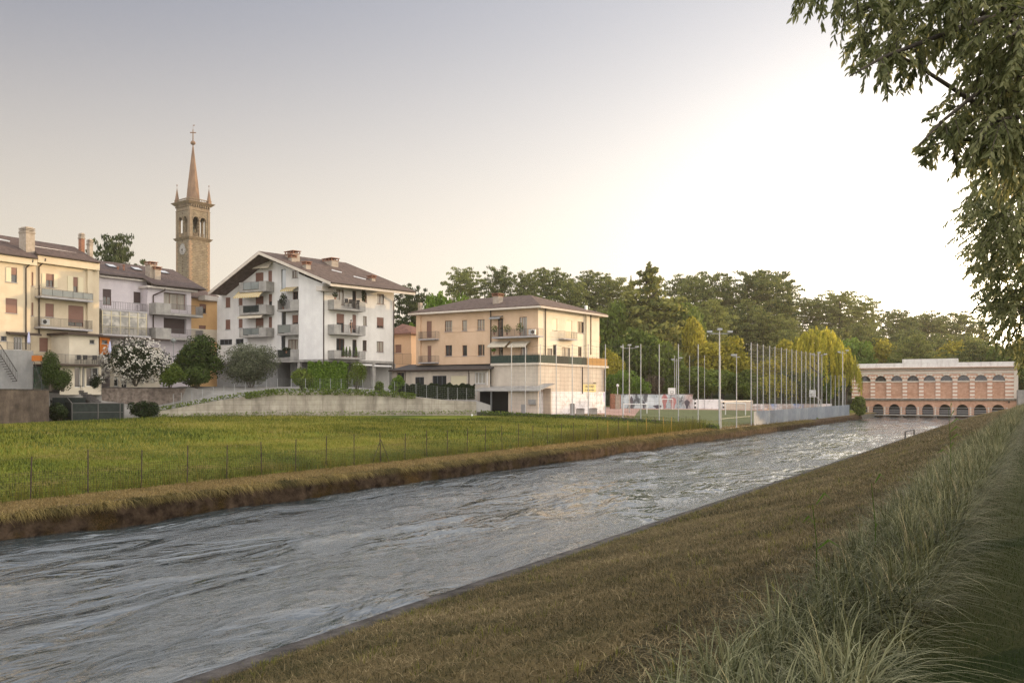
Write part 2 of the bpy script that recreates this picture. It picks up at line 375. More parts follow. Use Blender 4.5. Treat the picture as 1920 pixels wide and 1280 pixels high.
def clip_poly(pts, a, b, c):   # keep a*u+b*z<=c
    out = []
    for i in range(len(pts)):
        p, q = pts[i], pts[(i + 1) % len(pts)]; fp = a * p[0] + b * p[1] - c; fq = a * q[0] + b * q[1] - c
        if fp <= 0: out.append(p)
        if fp * fq < 0:
            t = fp / (fp - fq); out.append((p[0] + (q[0] - p[0]) * t, p[1] + (q[1] - p[1]) * t))
    return out
def wall(F, mb, u0, u1, z0, z1, holes, d=0.0, rev=.16, clips=()):
    hs = [h for h in holes]
    us = sorted({u0, u1, *[min(max(h[0], u0), u1) for h in hs], *[min(max(h[1], u0), u1) for h in hs]})
    zs = sorted({z0, z1, *[min(max(h[2], z0), z1) for h in hs], *[min(max(h[3], z0), z1) for h in hs]})
    for i in range(len(us) - 1):
        for k in range(len(zs) - 1):
            um, zm = (us[i] + us[i + 1]) / 2, (zs[k] + zs[k + 1]) / 2
            if any(h[0] < um < h[1] and h[2] < zm < h[3] for h in hs): continue
            pl = [(us[i], zs[k]), (us[i + 1], zs[k]), (us[i + 1], zs[k + 1]), (us[i], zs[k + 1])]
            for c in clips: pl = clip_poly(pl, *c) if len(pl) > 2 else pl
            if len(pl) > 2: mb.poly([F.at(a, b, d) for a, b in pl])
    for h in hs:
        a, b, c, e = h[:4]
        for q in (((a, c), (b, c)), ((b, c), (b, e)), ((b, e), (a, e)), ((a, e), (a, c))):
            mb.poly([F.at(*q[0], d), F.at(*q[1], d), F.at(*q[1], d - rev), F.at(*q[0], d - rev)])
def window(F, root, r, kind='glass', d=0.0, frame='wood', sill=True, rev=.16, name=None, pane=None, leaves=None, shut='shutter'):
    u0, u1, z0, z1 = r; fr = M[frame]; t = .06; df = d - rev
    m = MB()
    F.box(m, u0, u0 + t, z0, z1, df, df + .06); F.box(m, u1 - t, u1, z0, z1, df, df + .06)
    F.box(m, u0 + t, u1 - t, z1 - t, z1, df, df + .06); F.box(m, u0 + t, u1 - t, z0, z0 + t, df, df + .06)
    w = u1 - u0
    nl = leaves if leaves else (2 if w > .8 else 1)
    for k in range(1, nl): F.box(m, u0 + w * k / nl - t / 2, u0 + w * k / nl + t / 2, z0 + t, z1 - t, df + .002, df + .062)
    isdoor = (z1 - z0) > 1.75
    o = m.build(name or ('door' if isdoor and kind != 'shut' else 'window'), fr, root)
    m = MB(); F.box(m, u0 + .01, u1 - .01, z0 + .01, z1 - .01, df - .03, df + .02)
    m.build('pane', M[pane] if pane else M['glass'], o)
    if kind in ('shut', 'half', 'most'):
        zz = z0 + .02 if kind == 'shut' else (z0 + (z1 - z0) * (.52 if kind == 'half' else .2))
        m = MB(); F.box(m, u0 + .02, u1 - .02, zz, z1 - .01, df + .065, df + .1)
        n = int((z1 - zz) / .11)
        for k in range(n): F.box(m, u0 + .02, u1 - .02, zz + .02 + k * .11, zz + .1 + k * .11, df + .1, df + .112)
        m.build('shutter', M[shut], o)
    if sill and not isdoor:
        m = MB(); F.box(m, u0 - .08, u1 + .08, z0 - .06, z0 - .003, d - .1, d + .08); m.build('sill', M['slab'], o)
    return o
def winset(F, root, mb, u0, u1, z0, z1, specs, d=0.0, clips=(), rev=.16):
    """cut the openings out of one wall rectangle and fit their windows"""
    rs = []
    for sp in specs:
        r = F.rect(*sp[:4], d); rs.append(r)
    wall(F, mb, u0, u1, z0, z1, rs, d, rev, clips)
    for r, sp in zip(rs, specs):
        kw = dict(sp[5]) if len(sp) > 5 else {}
        window(F, root, r, sp[4], d, rev=rev, **kw)
def railing(F, mb, u0, u1, z0, z1, d, step=.14, r=.012, side=None):
    F.box(mb, u0, u1, z1 - .03, z1, d - .03, d + .01); F.box(mb, u0, u1, z0 + .05, z0 + .08, d - .02, d)
    n = max(1, int((u1 - u0) / step))
    for i in range(n + 1):
        u = u0 + (u1 - u0) * i / n; rr = r * (2.2 if i % 8 == 0 else 1)
        F.box(mb, u - rr, u + rr, z0 + .08, z1 - .03, d - .02, d - .0)
    if side is not None:
        for uu in (u0, u1):
            a, b = F.at(uu, z1, side), F.at(uu, z1, d); mb.tube(a, b, .02, n=4)
            k = max(1, int(abs(d - side) / step))
            for i in range(k): mb.tube(F.at(uu, z0, side + (d - side) * i / k), F.at(uu, z1, side + (d - side) * i / k), r, n=4)
def downpipe(F, root, px, y0, y1, d=.1, r=.06, kick=None, m='pipe'):
    u, z0 = F.uz(px, y1, d); _, z1 = F.uz(px, y0, d); mb = MB()
    pts = [F.at(u, z0, d), F.at(u, z1 - (.9 if kick else 0), d)]
    if kick: pts += [F.at(u + kick[0], z1 - .2, d + kick[1]), F.at(u + kick[0], z1, d + kick[1])]
    mb.path(pts, r, 8); mb.build('downpipe', M[m], root)
def chimney(root, c, w, dpt, h, az, m='stucco_chimney', cap='tile', n_holes=3):
    mb = MB(); mb.box((c[0], c[1], c[2] + h / 2), (w, dpt, h), az); o = mb.build('chimney', M[m], root)
    mb = MB(); mb.box((c[0], c[1], c[2] + h + .03), (w + .16, dpt + .16, .06), az)
    ca, sa = math.cos(R(az)), math.sin(R(az))
    for i in range(n_holes + 1):
        x = -w / 2 + w * i / n_holes
        for y in (-dpt / 2, dpt / 2): mb.box((c[0] + x * ca + y * sa, c[1] - x * sa + y * ca, c[2] + h + .18), (.1, .1, .24), az)
    mb.box((c[0], c[1], c[2] + h + .34), (w + .3, dpt + .3, .08), az)
    mb.build('chimney_cap', M['terracotta'], o)
    return o
# ------------------------------------------------------------------ foliage generators
def rand_unit(n, rng=RNG):
    v = rng.normal(size=(n, 3)); return v / np.linalg.norm(v, axis=1)[:, None]
def leaf_quads(C, size, normal, rng=RNG, aspect=.55, up=None):
    """rhombic leaf clumps centred on C with the given normals"""
    n = len(C); a = rand_unit(n, rng) if up is None else up
    nn = normal / (np.linalg.norm(normal, axis=1)[:, None] + 1e-9)
    t = a - nn * np.sum(a * nn, axis=1)[:, None]; t /= (np.linalg.norm(t, axis=1)[:, None] + 1e-9)
    b = np.cross(nn, t); s = (size * rng.uniform(.6, 1.4, n))[:, None] if np.isscalar(size) else (size * rng.uniform(.7, 1.3, n))[:, None]
    V = np.stack([C - t * s, C + b * s * aspect, C + t * s, C - b * s * aspect], 1)
    Q = np.arange(n * 4).reshape(n, 4); return V.reshape(-1, 3), Q
def blob_points(c, r, n, rng=RNG, shell=.55):
    d = rand_unit(n, rng); rad = rng.uniform(shell ** 3, 1, n) ** (1 / 3)
    return np.asarray(c) + d * rad[:, None] * np.asarray(r), d
def crown_mesh(name, blobs, leaf, m, rng=RNG, flat=0.0, shell=.5, aspect=.6, droop=None):
    """blobs: (centre, radii, count). Leaves face outwards with scatter; tone varies by blob and leaf."""
    Vs, Qs, Ts, b = [], [], [], 0
    for c, r, n in blobs:
        C, d = blob_points(c, r, n, rng, shell)
        nr = d + rng.normal(size=(n, 3)) * .6
        if flat: nr = nr * (1 - flat) + np.array((0, 0, 1.0)) * flat + rng.normal(size=(n, 3)) * .2
        up = None
        if droop is not None: up = np.tile(np.array((0, 0, -1.0)), (n, 1)) + rng.normal(size=(n, 3)) * droop
        V, Q = leaf_quads(C, leaf, nr, rng, aspect, up)
        Vs.append(V); Qs.append(Q + b); b += len(V)
        Ts.append(np.repeat(np.clip(rng.normal(.5 + rng.uniform(-.18, .18), .2, n), 0, 1), 4))
    return npmesh(name, np.concatenate(Vs), np.concatenate(Qs), None, (m,), np.concatenate(Ts))
def lumpy(c, r, k, n, rng=RNG, lump=.45, spread=.62):
    """split an ellipsoid into k overlapping lumps holding n leaves altogether"""
    out = [(c, tuple(q * .72 for q in r), int(n * .25))]
    for i in range(k):
        d = rand_unit(1, rng)[0]; s = rng.uniform(.75, 1.2) * lump
        out.append((tuple(c[j] + d[j] * r[j] * spread for j in range(3)), tuple(q * s for q in r), int(n * .75 / k)))
    return out
def trunk_mb(h, r, rng, limbs=5, lean=.03, start=.35, spread=.35):
    m = MB(); pts = []; x = y = 0
    for i in range(6):
        pts.append((x, y, h * i / 5)); x += rng.uniform(-lean, lean) * h; y += rng.uniform(-lean, lean) * h
    m.path(pts, [r * (1 - .15 * i) for i in range(6)], 8)
    for i in range(limbs):
        k = start + (1 - start) * i / limbs; z = h * k; p = pts[min(5, int(k * 5))]
        a = rng.uniform(0, 6.28); e = spread * h * rng.uniform(.6, 1)
        q1 = (p[0] + math.cos(a) * e * .5, p[1] + math.sin(a) * e * .5, z + e * .35); q2 = (p[0] + math.cos(a) * e, p[1] + math.sin(a) * e, z + e * .8)
        m.path([(p[0], p[1], z), q1, q2], [r * .45, r * .3, r * .12], 5)
    return m
# ------------------------------------------------------------------ the setting: ground, water, banks
def patch(x, y, f=1.0, seed=0):
    a = np.sin(x * .9 * f + 1.3 * seed + 1.7 * np.sin(y * .55 * f + seed)) + np.sin(y * 1.1 * f - seed + 1.3 * np.sin(x * .7 * f)) + .6 * np.sin((x * 1.9 + y * 1.4) * f + 2 * seed) + .5 * np.sin((x * 3.1 - y * 3.7) * f)
    return a / 3.1 * .5 + .5
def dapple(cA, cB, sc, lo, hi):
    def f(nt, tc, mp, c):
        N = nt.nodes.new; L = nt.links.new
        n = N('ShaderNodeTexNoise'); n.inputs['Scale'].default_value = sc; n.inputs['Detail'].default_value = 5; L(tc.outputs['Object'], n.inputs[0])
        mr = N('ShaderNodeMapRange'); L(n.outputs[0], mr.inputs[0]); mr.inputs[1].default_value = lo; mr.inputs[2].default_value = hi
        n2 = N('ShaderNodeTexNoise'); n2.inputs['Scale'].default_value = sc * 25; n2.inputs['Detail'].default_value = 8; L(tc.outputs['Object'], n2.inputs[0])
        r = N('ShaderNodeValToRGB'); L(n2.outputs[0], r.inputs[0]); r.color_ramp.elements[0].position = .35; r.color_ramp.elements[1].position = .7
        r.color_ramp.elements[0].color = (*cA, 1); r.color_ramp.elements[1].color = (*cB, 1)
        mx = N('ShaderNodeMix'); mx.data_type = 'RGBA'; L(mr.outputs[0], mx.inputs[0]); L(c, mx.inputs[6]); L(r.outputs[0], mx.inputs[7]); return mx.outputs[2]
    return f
M['lawn'] = mat('shaded_lawn', spec=.05, c1=(.010, .020, .004), c2=(.028, .042, .010), scale=30, bump=1, bscale=60)  # shade of the bank trees is partly put into this dark colour
M['thatch'] = mat('grass_litter', spec=.05, c1=(.025, .022, .012), c2=(.09, .075, .038), scale=14, bump=1, bscale=40)
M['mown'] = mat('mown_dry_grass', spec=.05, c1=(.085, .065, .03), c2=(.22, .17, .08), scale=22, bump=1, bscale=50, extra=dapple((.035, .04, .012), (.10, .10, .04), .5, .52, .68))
M['bed'] = mat('canal_bed', (.05, .05, .04), (.09, .085, .07), scale=2)
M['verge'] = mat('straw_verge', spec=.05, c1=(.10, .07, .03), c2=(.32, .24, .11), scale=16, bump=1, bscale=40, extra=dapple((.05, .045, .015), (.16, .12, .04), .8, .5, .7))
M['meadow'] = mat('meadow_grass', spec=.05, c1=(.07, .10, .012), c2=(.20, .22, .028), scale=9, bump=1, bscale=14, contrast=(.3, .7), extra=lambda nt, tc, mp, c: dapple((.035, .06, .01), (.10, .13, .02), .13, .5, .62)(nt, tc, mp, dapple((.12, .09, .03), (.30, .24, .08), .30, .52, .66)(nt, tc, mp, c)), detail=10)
M['woodfloor'] = mat('woodland_floor', spec=.05, c1=(.02, .03, .012), c2=(.05, .06, .025), scale=.6)
def make_ground():
    s_ = np.concatenate([np.array((-60, -30, -15.)), np.arange(-8, 120, 1.0), np.arange(120, 420, 6.0), np.array((450, 520, 650, 900, 1500, 3200.))])
    n_ = np.array(sorted(set([-1800, -700, -300, -150, -90, -60, -40, -25, -15, -8, -4, -2, 0, .5, 1.0, 1.6, 2.4, 3.4, 4.5, 5.6, 6.8, 8, 9.2, N_R - .36, N_R - .03, N_R,
                              N_L, N_L + .05, 28.4, 29.5, 31, 33, 36, 40, 45, 50, 56, 62, 70, 78, 86, 95, 105, 116, 130, 145, 165, 190, 220, 260, 320, 400, 520, 700, 1100, 2000.])))
    S, Nn = np.meshgrid(s_, n_, indexing='ij'); X, Y = xy(S, Nn); Z = H(X, Y)
    # keep the walls of the canal upright
    for j, v in enumerate(n_):
        if v == N_R: Z[:, j] = -1.3
        if v == N_L: Z[:, j] = -1.3
    V = np.stack([X, Y, Z], -1).reshape(-1, 3); a, b = len(s_), len(n_)
    I = np.arange(a * b).reshape(a, b); Q = np.stack([I[:-1, :-1], I[1:, :-1], I[1:, 1:], I[:-1, 1:]], -1).reshape(-1, 4)
    nm = ((n_[:-1] + n_[1:]) / 2)[None, :].repeat(a - 1, 0).ravel(); ym = (Y[:-1, :-1] + Y[1:, 1:]).ravel() / 2
    mi = np.select([nm < 1, nm < 3.4, nm < N_R - .03, nm < N_L + .05, nm < 29.5], [0, 1, 2, 3, 4], 5)
    mi = np.where((ym > 190), 6, mi)
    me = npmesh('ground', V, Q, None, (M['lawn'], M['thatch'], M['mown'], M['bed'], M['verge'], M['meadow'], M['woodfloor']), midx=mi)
    link('ground', me, kind='structure')
make_ground()
CAN_ROT = math.atan2(DS[1], DS[0])
def water_mat():
    m = bpy.data.materials.new('canal_water'); m.use_nodes = True; nt = m.node_tree; N = nt.nodes.new; L = nt.links.new
    p = nt.nodes['Principled BSDF']; p.inputs['Base Color'].default_value = (.045, .062, .070, 1)
    p.inputs['Roughness'].default_value = .06; p.inputs['IOR'].default_value = 2.4; p.inputs['Specular IOR Level'].default_value = .6
    tc = N('ShaderNodeTexCoord')
    def noise(sx, sy, sc, det, dist=0.0, rough=.55):
        mp = N('ShaderNodeMapping'); mp.inputs['Scale'].default_value = (sx, sy, 1); L(tc.outputs['Object'], mp.inputs[0])
        n = N('ShaderNodeTexNoise'); n.inputs['Scale'].default_value = sc; n.inputs['Detail'].default_value = det
        n.inputs['Distortion'].default_value = dist; n.inputs['Roughness'].default_value = rough; L(mp.outputs[0], n.inputs[0]); return n.outputs[0]
    def mth(op, a, b, clamp=False):
        n = N('ShaderNodeMath'); n.operation = op; n.use_clamp = clamp
        for i, v in enumerate((a, b)):
            if isinstance(v, (int, float)): n.inputs[i].default_value = v
            else: L(v, n.inputs[i])
        return n.outputs[0]
    calm = N('ShaderNodeMapRange'); L(noise(.35, 1, .22, 3, 1.0), calm.inputs[0])
    calm.inputs[1].default_value = .46; calm.inputs[2].default_value = .53; calm.inputs[3].default_value = .04
    fine = mth('MULTIPLY', noise(.5, 1, 8.5, 6, .5, .7), calm.outputs[0])
    mid = noise(.4, 1, 1.1, 4, 1.6)
    big = noise(.35, 1, .33, 3, 2.2)
    h = mth('ADD', mth('ADD', mth('MULTIPLY', fine, .10), mth('MULTIPLY', mid, .12)), mth('MULTIPLY', big, .34))
    b = N('ShaderNodeBump'); b.inputs['Strength'].default_value = 1.0; b.inputs['Distance'].default_value = 1.0; L(h, b.inputs['Height'])
    L(b.outputs[0], p.inputs['Normal']); return m
def make_water():
    ss = np.concatenate([np.arange(-25, 6, .5), np.arange(6, 175, .16), np.arange(175, 260, 2.0)]); nn = np.linspace(N_R - .05, N_L + .3, 120)
    S, Q_ = np.meshgrid(ss, nn, indexing='ij'); rg = np.random.default_rng(5); Z = np.zeros_like(S)
    wx = S + .8 * np.sin(Q_ * .9 + S * .21); wy = Q_ + .5 * np.sin(S * .55 + Q_ * .3)
    for lam, slope, cnt in ((5.0, .035, 5), (2.2, .075, 8), (1.1, .10, 12), (.62, .10, 16)):
        for _ in range(cnt):
            k = 2 * math.pi / (lam * rg.uniform(.75, 1.3)); a_ = rg.normal() * .75; ph = rg.uniform(0, 6.28)
            w_ = np.sin(k * (math.sin(a_) * wx * .75 + math.cos(a_) * wy) + ph)
            Z += slope / k / math.sqrt(cnt) * 1.4 * (w_ if lam > 1.5 else .5 * w_ + .8 * (.64 - np.abs(w_)))
    amp = .3 + 1.15 * np.clip(.5 + .5 * np.sin(S * .16 + 1.5 * np.sin(Q_ * .35)) * np.cos(Q_ * .5 + S * .05), 0, 1); Z *= amp
    V = np.stack([S, Q_, Z], -1).reshape(-1, 3); a, b = len(ss), len(nn); I = np.arange(a * b).reshape(a, b)
    Q = np.stack([I[:-1, :-1], I[1:, :-1], I[1:, 1:], I[:-1, 1:]], -1).reshape(-1, 4)
    o = link('canal_water', npmesh('canal_water', V, Q, None, (water_mat(),), smooth=True), kind='structure')
    o.rotation_euler.z = CAN_ROT
make_water()
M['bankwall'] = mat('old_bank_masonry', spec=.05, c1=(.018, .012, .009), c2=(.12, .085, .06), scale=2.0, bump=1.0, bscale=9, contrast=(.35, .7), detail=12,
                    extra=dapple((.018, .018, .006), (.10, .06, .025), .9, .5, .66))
def strip_mesh(name, ss, prof, m, amp, kind='structure'):
    """sweep a rough profile [(n, z)] along the canal"""
    prof = np.array(prof); S, K = np.meshgrid(ss, np.arange(len(prof)), indexing='ij')
    nn = prof[K, 0]; zz = prof[K, 1]
    j = amp * (np.sin(S * 2.1 + K * 1.7) * .4 + np.sin(S * 5.3 + K * 2.9) * .35 + np.sin(S * .63 + K) * .5) + RNG.normal(size=S.shape) * amp * .45
    X, Y = xy(S, nn + j); V = np.stack([X, Y, zz + j * .5], -1).reshape(-1, 3); a, b = S.shape; I = np.arange(a * b).reshape(a, b)
    Q = np.stack([I[:-1, :-1], I[1:, :-1], I[1:, 1:], I[:-1, 1:]], -1).reshape(-1, 4)
    return link(name, npmesh(name, V, Q, None, (m,)), kind=kind)
sfine = np.concatenate([np.arange(5, 90, .3), np.arange(90, 172, .8)])
strip_mesh('canal_bank', sfine, [(27.22, -.4), (27.16, .0), (27.1, .15), (27.16, .3), (27.12, .45), (27.2, .58), (27.26, .70), (27.45, .78), (27.8, .80)], M['bankwall'], .035)
M['curb'] = mat('canal_edge_concrete', spec=.05, c1=(.05, .047, .045), c2=(.12, .11, .105), scale=3, bump=.8, bscale=25)
strip_mesh('canal_kerb', np.concatenate([np.arange(-20, 60, .4), np.arange(60, 172, 1.5)]),
           [(N_R + .06, -.5), (N_R + .05, .40), (N_R + .01, .47), (N_R - .34, .48), (N_R - .37, .30)], M['curb'], .008)
# ---- grasses
def blades(P, h, w, lean, segs=3, curl=1.0, rng=RNG):
    n = len(P); t = np.linspace(0, 1, segs + 1)
    side = rng.normal(size=(n, 2)); side = side - lean * np.sum(side * lean, 1)[:, None] / (np.sum(lean * lean, 1)[:, None] + 1e-6)
    side /= np.linalg.norm(side, axis=1)[:, None] + 1e-6
    rows = []
    for k, tt in enumerate(t):
        c = P.copy(); c[:, :2] += lean * (h * tt ** 1.7)[:, None]
        c[:, 2] += h * (tt - curl * .42 * tt ** 2.6 * np.minimum(1, np.linalg.norm(lean, axis=1)))
        ww = (w * (1 - tt) ** .6 if k < segs else w * .05) * .5
        off = np.concatenate([side * np.reshape(ww, (-1, 1)), np.zeros((n, 1))], 1)
        rows += [c - off, c + off]
    V = np.stack(rows, 1); m = 2 * (segs + 1); base = (np.arange(n) * m)[:, None]
    Q = np.concatenate([base + np.array((2 * k, 2 * k + 1, 2 * k + 3, 2 * k + 2)) for k in range(segs)], 0)
    return V.reshape(-1, 3), Q, m
def in_view(X, Y, pad=60):
    px = X / np.maximum(Y, .1) * FX + CX; return (Y > 3) & (px > -pad) & (px < 1920 + pad)
def grass(name, areas, m, label, cat, hrange, wbase, leanamp, segs=3, curl=1.0, tonef=None, clump=1, cr=.1, bias=None, zmin=None):
    """areas: (s0, s1, n0, n1, count, size factor)"""
    Vs, Qs, Ts, b = [], [], [], 0
    for s0, s1, n0, n1, cnt, k in areas:
        S = RNG.uniform(s0, s1, cnt); Nn = RNG.uniform(n0, n1, cnt)
        X, Y = xy(S, Nn); ok = in_view(X, Y); X, Y = X[ok], Y[ok]
        if clump > 1:
            cx = np.repeat(X, clump); cy = np.repeat(Y, clump); a = RNG.uniform(0, 6.28, len(cx)); r = cr * k * RNG.uniform(0, 1, len(cx)) ** .5
            X = cx + np.cos(a) * r; Y = cy + np.sin(a) * r; lean = np.stack([np.cos(a), np.sin(a)], 1) * (RNG.uniform(.2, 1, len(a)) * leanamp)[:, None]
            ch = np.repeat(RNG.uniform(.7, 1.2, len(cx) // clump), clump)
        else:
            lean = RNG.normal(size=(len(X), 2)) * leanamp; ch = 1.0
        if bias is not None: lean = lean + np.array(bias)
        n = len(X); h = RNG.uniform(*hrange, n) * k * ch; w = np.full(n, wbase * k) * RNG.uniform(.7, 1.3, n)
        P = np.stack([X, Y, np.maximum(H(X, Y), -9 if zmin is None else zmin) - .01], 1)
        V, Q, mm = blades(P, h, w, lean, segs, curl)
        Vs.append(V); Qs.append(Q + b); b += len(V)
        t = (tonef(X, Y) if tonef is not None else np.full(n, .5)) + RNG.normal(size=n) * .18
        Ts.append(np.repeat(np.clip(t, 0, 1), mm))
    me = npmesh(name, np.concatenate(Vs), np.concatenate(Qs), None, (m,), np.concatenate(Ts))
    return link(name, me, label=label, cat=cat, kind='stuff')
def leaf3(name, a, b_, c, transl=.3, rough=.6):
    m = leafmat(name, a, c, transl, rough); r = [n for n in m.node_tree.nodes if n.type == 'VALTORGB'][0]
    e = r.color_ramp.elements.new(.5); e.color = (*b_, 1); return m
G_MOWN = leaf3('mown_blades', (.032, .034, .013), (.19, .145, .07), (.52, .42, .24))
G_TALL = leaf3('tall_grass_blades', (.012, .017, .006), (.075, .085, .036), (.33, .33, .19), .25, .5)
G_LAWN = leaf3('lawn_blades', (.008, .018, .003), (.018, .034, .007), (.04, .06, .014))  # blades darkened with the lawn, tree shade in the colour
G_STRAW = leaf3('straw_blades', (.09, .07, .025), (.27, .19, .075), (.48, .37, .17), .4)
G_MEAD = leaf3('meadow_blades', (.035, .06, .012), (.18, .19, .03), (.36, .31, .09), .4)
G_HANG = leaf3('bank_fringe_blades', (.03, .035, .01), (.15, .12, .045), (.42, .32, .12), .4)
G_WEED = leaf3('weed_blades', (.04, .06, .012), (.14, .15, .03), (.30, .24, .05), .45)
grass('mown_grass', [(2, 10, 1.7, 10.05, 50000, .8), (10, 26, 1.8, 10.05, 105000, .9), (26, 60, 2.0, 10.05, 80000, 1.5), (60, 150, 2.0, 10.05, 40000, 2.6)], G_MOWN,
      'short dry brown mown grass sloping down to the canal edge', 'grass', (.05, .14), .012, 1.1, 2, tonef=lambda x, y: .12 + .35 * patch(x, y, 1.1, 3) + .30 * patch(x, y, 5.0, 7))
grass('tall_grass', [(1.5, 14, .9, 2.0, 300, .8), (14, 30, .9, 2.1, 380, .9), (30, 60, .9, 2.2, 480, 1.0), (60, 150, .9, 2.3, 800, 1.1)], G_TALL,
      'tall arching grey green grass tufts along the top of the bank', 'tall grass', (.4, 1.0), .015, 1.3, 6, 1.6, tonef=lambda x, y: .28 + .4 * patch(x, y, .8, 5), clump=40, cr=.16, bias=(.16, -.08))
grass('slope_weeds', [(3, 26, 2.2, 9.9, 190, .8), (26, 70, 2.2, 9.9, 260, 1.2), (4, 60, 9.7, 10.1, 260, .8)], G_MEAD,
      'greener weed tufts scattered over the mown slope and along the kerb', 'weeds', (.08, .22), .011, .9, 3, tonef=lambda x, y: .1 + .5 * patch(x, y, 3, 1), clump=16, cr=.22)
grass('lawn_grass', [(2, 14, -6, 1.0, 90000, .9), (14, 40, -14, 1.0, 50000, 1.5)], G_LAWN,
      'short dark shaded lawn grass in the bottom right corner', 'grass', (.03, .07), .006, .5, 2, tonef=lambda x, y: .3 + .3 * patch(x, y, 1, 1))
grass('verge_grass', [(10, 50, 27.2, 29.4, 26000, 1.3), (50, 130, 27.2, 29.4, 20000, 2.3)], G_STRAW,
      'golden cut straw lying on the verge of the far bank', 'grass', (.05, .14), .012, 1.1, 3, 1.3, tonef=lambda x, y: .3 + .35 * patch(x, y, 1.5, 2), zmin=.76)
grass('bank_tufts', [(10, 60, 27.1, 27.5, 1300, 1.0), (60, 130, 27.1, 27.5, 1000, 1.3)], G_HANG,
      'straw and weed tufts hanging over the lip of the far bank wall', 'grass', (.22, .6), .02, 1.1, 4, 3.0, tonef=lambda x, y: .0 + .8 * patch(x, y, 2, 2), clump=9, cr=.12, bias=(.6, -.9), zmin=.74)
grass('meadow_grass', [(15, 50, 29.4, 42, 42000, 1.5), (20, 75, 42, 78, 42000, 2.6), (50, 105, 29.4, 52, 40000, 2.4)], G_MEAD,
      'green and yellow meadow grass behind the wire fence', 'grass', (.05, .14), .018, .6, 2, tonef=lambda x, y: -.10 + .65 * patch(x, y, .22, 4) + .45 * patch(x, y, .9, 2) - .12 * sstep(60, 75, sn(x, y)[1]))
grass('fence_weeds', [(12, 60, 29.2, 30.3, 500, 1.0), (60, 92, 29.2, 31.0, 900, 1.5)], G_WEED,
      'long yellow green weeds growing through the foot of the wire fence', 'weeds', (.25, .75), .014, .45, 4, .8, tonef=lambda x, y: .25 + .4 * patch(x, y, .9, 6), clump=9, cr=.2)
# ------------------------------------------------------------------ buildings
def balcony(F, root, u0, u1, zb, zt, d0, d1, style, parts, slabt=.2, name='balcony'):
    """slab with concrete end boxes or a plain slab; parts: list of ('conc'|'rail'|'panel', ua, ub)"""
    m = MB(); F.box(m, u0, u1, zb, zb + slabt, d0 + .002, d1)
    for k, a, b in parts:
        if k == 'conc': F.box(m, a, b, zb + slabt, zt, d1 - .1, d1)
    if style == 'conc':
        F.box(m, u0, u0 + .1, zb + slabt, zt, d0 + .002, d1 - .1); F.box(m, u1 - .1, u1, zb + slabt, zt, d0 + .002, d1 - .1)
    o = m.build(name, M['concrete'] if style == 'conc' else M['slab'], root)
    for k, a, b in parts:
        if k == 'rail':
            r = MB(); railing(F, r, a, b, zb + slabt, zt, d1 - .03, side=(d0 if style != 'conc' else None)); r.build('railing', M['rail'], o)
        if k in ('panel', 'glass'):
            r = MB(); F.box(r, a, b, zb + slabt + .1, zt - .05, d1 - .06, d1 - .03); r.build('screen_panel', M['meshfabric'] if k == 'panel' else M['glasspanel'], o)
            r = MB(); railing(F, r, a, b, zb + slabt, zt, d1, step=1.1, side=(d0 if style != 'conc' else None)); r.build('railing', M['rail'], o)
    return o
M['glasspanel'] = mat('smoked_glass_panel', (.15, .17, .17), (.20, .22, .21), rough=.12, scale=1, spec=.8)
def awning(F, root, x0, y0, x1, y1, d0, d1, m='awning', striped=False):
    u0, u1 = F.U(x0, d0), F.U(x1, d0); u0, u1 = min(u0, u1), max(u0, u1); xm = (x0 + x1) / 2
    zt = F.uz(xm, y0, d0)[1]; zb = F.uz(xm, y1, d1)[1]
    mb = MB(); mb.hexa([F.at(u0, zt - .03, d0), F.at(u1, zt - .03, d0), F.at(u1, zb + .15, d1), F.at(u0, zb + .15, d1),
                        F.at(u0, zt, d0), F.at(u1, zt, d0), F.at(u1, zb + .18, d1), F.at(u0, zb + .18, d1)])
    F.box(mb, u0, u1, zb, zb + .18, d1, d1 + .02)
    if striped:
        n = int((u1 - u0) / .28); mb.m = 1
        for i in range(n):
            a = u0 + (u1 - u0) * (i + .25) / n; b = a + .12
            mb.hexa([F.at(a, zt - .002, d0), F.at(b, zt - .002, d0), F.at(b, zb + .178, d1 + .004), F.at(a, zb + .178, d1 + .004),
                     F.at(a, zt + .006, d0), F.at(b, zt + .006, d0), F.at(b, zb + .186, d1 + .004), F.at(a, zb + .186, d1 + .004)])
            F.box(mb, a, b, zb + .002, zb + .18, d1 + .02, d1 + .026)
    for u in (u0 + .05, u1 - .05): mb.m = 2; mb.tube(F.at(u, zt, d0), F.at(u, zb + .16, d1), .02, n=4)
    return mb.build('awning', (M[m], M['stripe'], M['metal']), root)
M['stripe'] = mat('yellow_stripe', (.50, .36, .08), (.56, .40, .10), scale=3)
def ac_unit(F, root, px, py, d, w=.85, h=.6):
    u, z = F.uz(px, py, d); mb = MB(); F.box(mb, u, u + w, z, z + h, d - .3, d)
    o = mb.build('air_conditioner', M['whitepaint'], root); mb = MB()
    c = F.at(u + w * .36, z + h / 2, d + .005); nn = Vector((F.n[0], F.n[1], 0)); mb.tube(c - nn * .01, c + nn * .02, h * .38, n=14); mb.build('fan_grille', M['black'], o)
def roof_slab(mb, pts, t=.16):
    pts = [Vector(p) for p in pts]; b = [p - Vector((0, 0, t)) for p in pts]
    mb.poly(pts); mb.poly(list(reversed(b)))
    for i in range(len(pts)):
        j = (i + 1) % len(pts); mb.poly([pts[i], b[i], b[j], pts[j]])
def gutter(mb, a, b, r=.09): mb.tube(a, b, r, n=6)
def seg(F, a, b, t): return a + (b - a) * t

